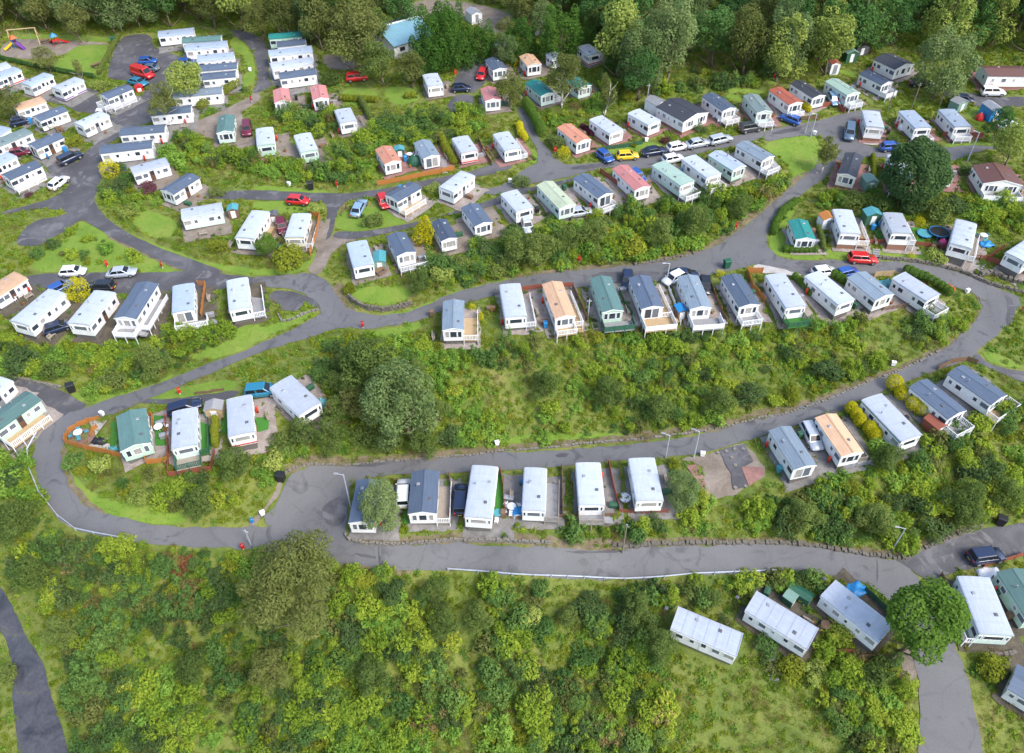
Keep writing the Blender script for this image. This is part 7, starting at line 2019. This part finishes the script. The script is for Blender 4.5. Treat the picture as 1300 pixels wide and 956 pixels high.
# ------------------------------------------------------------------ small things by the caravans
gas = MB().lathe([(.17,0),(.17,.95),(.12,1.08),(.05,1.12),(.05,1.2)],12)
M['gasred'] = simple('red gas bottle paint', (.60,.045,.015), .45)
GASM = {k: gas.mesh('bottle', M[m], True) for k, m in (('orange red', 'gasred'), ('blue', 'bluepaint'))}
potm = MB().lathe([(.16,0),(.22,.34),(.24,.36)],10).mesh('tub', simple('terracotta', (.32,.11,.05), .8))
flow = [crown_mesh('plant', 60+i, 'dome', 130, .3, LEAF[l], inner=.5) for i, l in enumerate(('green','lime','purple','bright'))]
for cv in CARAVANS:
    c, rz, L, hw, ref = cv['c'], cv['rz'], cv['L'], cv['hw'], cv['ref']
    cs, sn = math.cos(rz), math.sin(rz)
    def W2(x, y): return (c[0] + x*cs - y*sn, c[1] + x*sn + y*cs)
    dk = [s[0] for s in cv['opt'].get('deck', [])]
    if RND.random() < .62:
        s = 1 if 'l' in dk or ('r' not in dk and RND.random() < .5) else -1
        y = RND.choice((-.28, .3, .38)) * L
        x, yy = W2(s * (hw + .32), y)
        kc = 'blue' if RND.random() < .15 else 'orange red'
        g_ = empty('gas_bottle', (x, yy, max(h1(x, yy) + .12, cv['z'] - .3)), 0, f'{kc} gas bottle by the {ref}', 'gas bottle', 'gas bottles beside the caravans')
        ob('bottle', GASM[kc], g_)
        ob('valve', cached('valve', lambda: MB().tube((0,0,1.18),(0,0,1.28),.035,n=6).box(-.08,.02,-.02,.02,1.22,1.26).mesh('valve', M['grey'])), g_)
    if c[1] < 150 and 'nopad' not in cv['opt']:
        done = set()
        for k in range(RND.choice((1, 2, 3, 3))):
            kind = RND.choice(('pot', 'pot', 'box', 'bin', 'bench'))
            if kind in done: continue
            done.add(kind)
            s = -1 if 'r' in dk else 1
            x, yy = W2(s * (hw + RND.uniform(1.0, 1.9)), RND.uniform(-.42, .42) * L)
            zz = h1(x, yy) + .14
            if kind == 'pot':
                j = RND.randrange(4)
                r_ = empty('flower_pot', (x, yy, zz), 0, f'{("green", "yellow green", "purple", "bright green")[j]} potted plant by the {ref}', 'flower pot', 'potted plants on the plots')
                ob('tub', potm, r_); o_ = ob('plant', flow[j], r_, loc=(0,0,.26)); o_.scale = (.34,.34,.3)
            elif kind == 'box':
                r_ = empty('storage_box', (x, yy, zz), rz + RND.uniform(-.2,.2), f'storage box by the {ref}', 'storage box', 'storage boxes on the plots')
                mm = RND.choice(('deckgrey','fencebrown','fencegreen','grey'))
                ob('tub', cached(('sb', mm), lambda: MB().box(-.6,.6,-.3,.3,0,.55).mesh('tub', M[mm])), r_)
                ob('lid', cached(('sl', mm), lambda: MB().prism([(-.34,.555),(.34,.555),(.34,.6),(0,.68),(-.34,.6)],-.63,.63,Matrix.Rotation(PI/2,4,'Z')).mesh('lid', M[mm])), r_)
            elif kind == 'bin':
                mm = RND.choice(('black','fencegreen','bluepaint','fencebrown'))
                s1 = {'black': 'black', 'fencegreen': 'green', 'bluepaint': 'blue', 'fencebrown': 'brown'}[mm]
                r_ = empty('wheelie_bin', (x, yy, zz), rz, f'{s1} wheelie bin by the {ref}', 'bin', 'wheelie bins on the plots')
                ob('tub', cached(('tub', mm), lambda: MB().add([(-.24,-.26,.06),(.24,-.26,.06),(.24,.26,.06),(-.24,.26,.06),(-.29,-.33,.98),(.29,-.33,.98),(.29,.33,.98),(-.29,.33,.98)], [(0,3,2,1),(4,5,6,7),(0,1,5,4),(1,2,6,5),(2,3,7,6),(3,0,4,7)]).mesh('tub', M[mm])), r_)
                ob('lid', cached(('lid', mm), lambda: MB().prism([(-.36,.985),(.34,.985),(.3,1.06),(-.3,1.08)],-.31,.31,Matrix.Rotation(PI/2,4,'Z')).mesh('lid', M[mm], bevel=.02)), r_)
            else:
                r_ = empty('garden_bench', (x, yy, zz), rz + PI/2, f'timber garden bench by the {ref}', 'bench', 'garden benches on the plots')
                ob('seat', cached('bs', lambda: MB().box(-.65,.65,-.2,-.02,.42,.46).box(-.65,.65,.02,.2,.42,.46).mesh('seat', M['deck'])), r_)
                ob('backrest', cached('bb', lambda: MB().box(-.65,.65,.2,.24,.55,.66).box(-.65,.65,.22,.26,.72,.84).mesh('backrest', M['deck'])), r_)
                for sx in (-.58,.58): ob('leg', cached('bl', lambda: MB().box(-.04,.04,-.2,.2,0,.42).box(-.04,.04,.18,.24,.42,.86).mesh('leg', M['deck'])), r_, loc=(sx,0,0))
# ------------------------------------------------------------------ scrub, weeds and grass
ZONES = [
 ('scrub on the slope beyond the right edge of the site', .4, [(1310,520),(1420,470),(1560,520),(1560,1080),(1330,1080),(1330,760),(1420,700),(1310,660)]),
 ('scrub on the slope beyond the left edge of the site', .4, [(-260,300),(-80,300),(-60,560),(-90,760),(-260,900)]),
 ('scrub beyond the bottom edge of the site', .45, [(60,1000),(1150,1000),(1150,1080),(60,1080)]),
 ('thicket of tall bushes between the left bend plots and the junction', .55, S('B3', 30,360, 340,330, 420,100, 520,60, 560,200, 560,520, 300,560, 180,590, 100,560, 60,450)),
 ('central thicket of scrub between the middle row and right road', .55, [(335,560),(430,425),(470,430),(560,425),(600,440),(720,425),(850,425),(980,425),(1060,405),(1120,400),(1200,402),(1245,378),(1245,400),(1206,436),(1140,468),(1020,512),(890,548),(740,566),(640,570),(545,577),(440,588),(390,586),(355,600)]),
 ('scrub on the bank inside the left bend', .26, S('A3', 320,560, 420,540, 620,570, 740,610, 860,660, 1080,630, 1100,540, 1400,480, 1400,800, 1200,880, 1000,880, 800,820, 600,760, 420,740, 340,640)),
 ('scrub and young trees below the lower road', .8, [(-80,560),(30,570),(40,600),(60,655),(95,685),(160,695),(330,702),(440,722),(570,731),(650,737),(790,742),(970,733),(1050,735),(1100,745),(1130,770),(1150,830),(1150,1000),(1050,1000),(1040,850),(945,850),(850,815),(845,1000),(100,1000),(80,800),(0,700),(-80,740)]),
 ('thicket between the upper row and the middle road', .7, [(540,385),(530,350),(560,330),(620,310),(690,285),(760,275),(840,262),(930,250),(985,225),(1010,225),(965,268),(930,292),(880,316),(800,330),(720,340),(640,350),(570,368)]),
 ('scrub on the slope between right road and lower road', .6, [(480,682),(640,678),(830,655),(880,620),(960,640),(1000,612),(1080,600),(1110,580),(1180,565),(1260,530),(1310,520),(1310,655),(1200,690),(1130,700),(1060,690),(990,685),(880,688),(790,690),(640,688)]),
 ('scrub on the bank below the left terrace row', .5, S('A3', -40,0, 120,-60, 300,-40, 700,-60, 900,-90, 1200,-110, 1000,60, 820,150, 560,230, 430,280, 330,215, 200,170, 0,130)),
 ('bushes between the hedged plots and the upper lane', .6, S('B1', 60,560, 200,560, 400,570, 620,600, 760,590, 950,560, 1150,560, 1180,680, 980,690, 950,800, 780,690, 600,740, 600,850, 600,900, 400,920, 200,900, 0,860, -350,880, -480,740, -380,690, -250,700, 20,760, 180,800, 320,790, 330,700, 120,640, 0,620)),
 ('bushes along the wood edge above the upper lane', .40, S('C1', 110,520, 330,490, 480,440, 560,330, 800,400, 900,420, 1300,390, 1300,430, 1000,450, 900,470, 780,490, 600,540, 420,580, 260,620, 200,640, 150,590)),
 ('scrub on the bank right of the loop road', .36, S('A1', 960,520, 1150,420, 1220,440, 1270,470, 1180,510, 1050,580, 900,640, 840,640)),
 ('bushes above the right hairpin plots', .42, S('D2', 270,90, 420,90, 620,90, 820,90, 1050,120, 1300,170, 1300,310, 1150,330, 1060,240, 950,240, 800,220, 690,190, 560,190, 400,170, 250,180)),
 ('scrub behind the bungalow at the right edge', .3, S('D1', 900,350, 1100,300, 1300,300, 1300,330, 1100,380, 1000,440, 880,440)),
 ('shrubs on the right slope verge above the road hairpin', .3, S('D2', 830,370, 960,420, 930,470, 830,420)),
 ('scrub on the grass inside the upper left fork', .18, S('A2', 480,20, 560,-60, 760,40, 800,150, 640,250, 520,180)),
 ('scrub on the triangle of grass at the left', .16, S('A2', 60,380, 240,330, 400,290, 560,330, 700,410, 640,470, 400,490, 100,480)),
 ('bushes beside the lane inside the left terrace', .2, S('A2', 150,800, 500,810, 820,780, 1050,770, 1040,850, 800,900, 300,950, 0,950, -40,820)),
 ('undergrowth at the edge of the top wood', .22, [(-80,10),(420,10),(480,60),(520,30),(640,10),(780,40),(800,108),(960,105),(1060,70),(1260,50),(1400,50),(1400,-60),(-80,-60)]),
 ('bushes around the left terrace gardens', .16, S('A2', 0,640, 100,640, 60,900, 0,940)),
 ('scrub along the verge right of the side road', .3, S('D3', 1080,30, 1300,90, 1330,110, 1250,110, 1120,80)),
]
_blk = dilate(ROADM, 2) | dilate(PADM, 1) | VERGEM
_blk2 = dilate(ROADM, 1) | PADM
def candidates(n):
    x = NR.uniform(XMIN + 5, XMAX - 5, n); y = NR.uniform(YMIN + 3, YMAX - 5, n)
    z = hfast(x, y)
    px, py = project(x, y, z)
    k = (px > -260) & (px < 1560) & (py < 1080) & (py > -70)
    return x[k], y[k], z[k], px[k], py[k]
AREA = (XMAX - XMIN - 10) * (YMAX - YMIN - 8)
taken = np.zeros_like(ROADM)
for zi, (lab, dens, poly) in enumerate(ZONES):
    a = np.array(poly)
    x, y, z, px, py = candidates(int(AREA * dens * 2.0))
    k = (px > a[:, 0].min()) & (px < a[:, 0].max()) & (py > a[:, 1].min()) & (py < a[:, 1].max())
    x, y, z, px, py = x[k], y[k], z[k], px[k], py[k]
    k = pip(px, py, poly) & ~look(_blk, x, y) & ~look(TRUNKM, x, y) & (vnoise(x, y, 5.5, 3) + NR.normal(0, .12, len(x)) > .30)
    x, y, z = x[k], y[k], z[k]
    n = len(x)
    big = 1.0 + .5 * any(q in lab for q in ('hedged', 'thicket between', 'thicket of tall', 'hairpin plots', 'wood edge', 'slope between')) + .25 * ('below the lower' in lab)
    r = .42 + 1.2 * big * NR.random(n) ** 1.9
    sp = vnoise(x, y, 8, 9) * 9.5 - .8 + NR.normal(0, 1.3, n)
    idx = np.array([4, 0, 9, 5, 2, 0, 1, 6, 7, 11, 3])[np.clip(sp * 11 / 8, 0, 10.99).astype(int)]
    odd = NR.random(n)
    idx = np.where(odd < .02, 8, np.where(odd < .06, 10, np.where(odd < .11, 11, idx)))
    r = np.where(idx >= 10, r * .62, r)
    growth('scrub', np.column_stack([x, y, z - .05]), np.column_stack([r, r, r * NR.uniform(.75, 1.5, n)]), idx, 'growth_scrub', lab, 'scrub')
    taken |= raster([poly])
# weeds over every rough patch
x, y, z, px, py = candidates(int(AREA * 3.6))
k = ~look(_blk2, x, y) & ~look(LAWNM, x, y)
x, y, z = x[k], y[k], z[k]
n = len(x)
w = vnoise(x, y, 6, 21)
keep = NR.random(n) < .35 + .65 * w
x, y, z, w = x[keep], y[keep], z[keep], w[keep]
n = len(x)
r = NR.uniform(.28, .72, n) * np.where(look(VERGEM, x, y), .6, 1)
idx = np.clip((vnoise(x, y, 6, 33) * 8 - 1 + NR.normal(0, 1.2, n)), 0, 5.99).astype(int)
growth('weeds', np.column_stack([x, y, z - .03]), np.column_stack([r, r, r * NR.uniform(.7, 1.6, n)]), idx, 'growth_weed', 'tall weeds, nettles and rough herbs over the open banks', 'weeds')
x, y, z, px, py = candidates(int(AREA * 1.6))
k = ~look(ROADM, x, y) & ~look(PADM, x, y) & (~look(LAWNM, x, y))
x, y, z = x[k], y[k], z[k]
n = len(x)
r = NR.uniform(.3, .6, n)
growth('rough_grass', np.column_stack([x, y, z - .03]), np.column_stack([r, r, r * NR.uniform(.5, .9, n)]), NR.integers(0, 3, n), 'growth_grass', 'rough uncut grass on the verges and banks', 'grass')
# garden plants and weeds along the edges of the plots
x, y, z, px, py = candidates(int(AREA * 2.6))
edge = PADM & dilate(~PADM, 2)
k = ~look(ROADM, x, y) & ~look(FOOTM, x, y) & (look(edge, x, y) | (look(PADM, x, y) & (NR.random(len(x)) < .10))) & (vnoise(x, y, 2.5, 77) > .42)
x, y, z = x[k], y[k], z[k]
n = len(x)
r = NR.uniform(.15, .48, n)
growth('garden_plants', np.column_stack([x, y, z + .1]), np.column_stack([r, r, r * NR.uniform(.7, 1.4, n)]), NR.choice([0, 1, 4, 5, 6, 7, 9], n), 'growth_scrub', 'small garden plants and weeds edging the caravan plots', 'garden plants')
# short turf on the lawns
x, y, z, px, py = candidates(int(AREA * 2.2))
k = ~look(ROADM, x, y) & ~look(PADM, x, y) & look(LAWNM, x, y)
x, y, z = x[k], y[k], z[k]
n = len(x)
r = NR.uniform(.25, .45, n)
growth('lawn_grass', np.column_stack([x, y, z]), np.column_stack([r, r, r * .22]), NR.integers(0, 2, n), 'growth_grass', 'short mown grass of the lawns and road verges', 'grass')
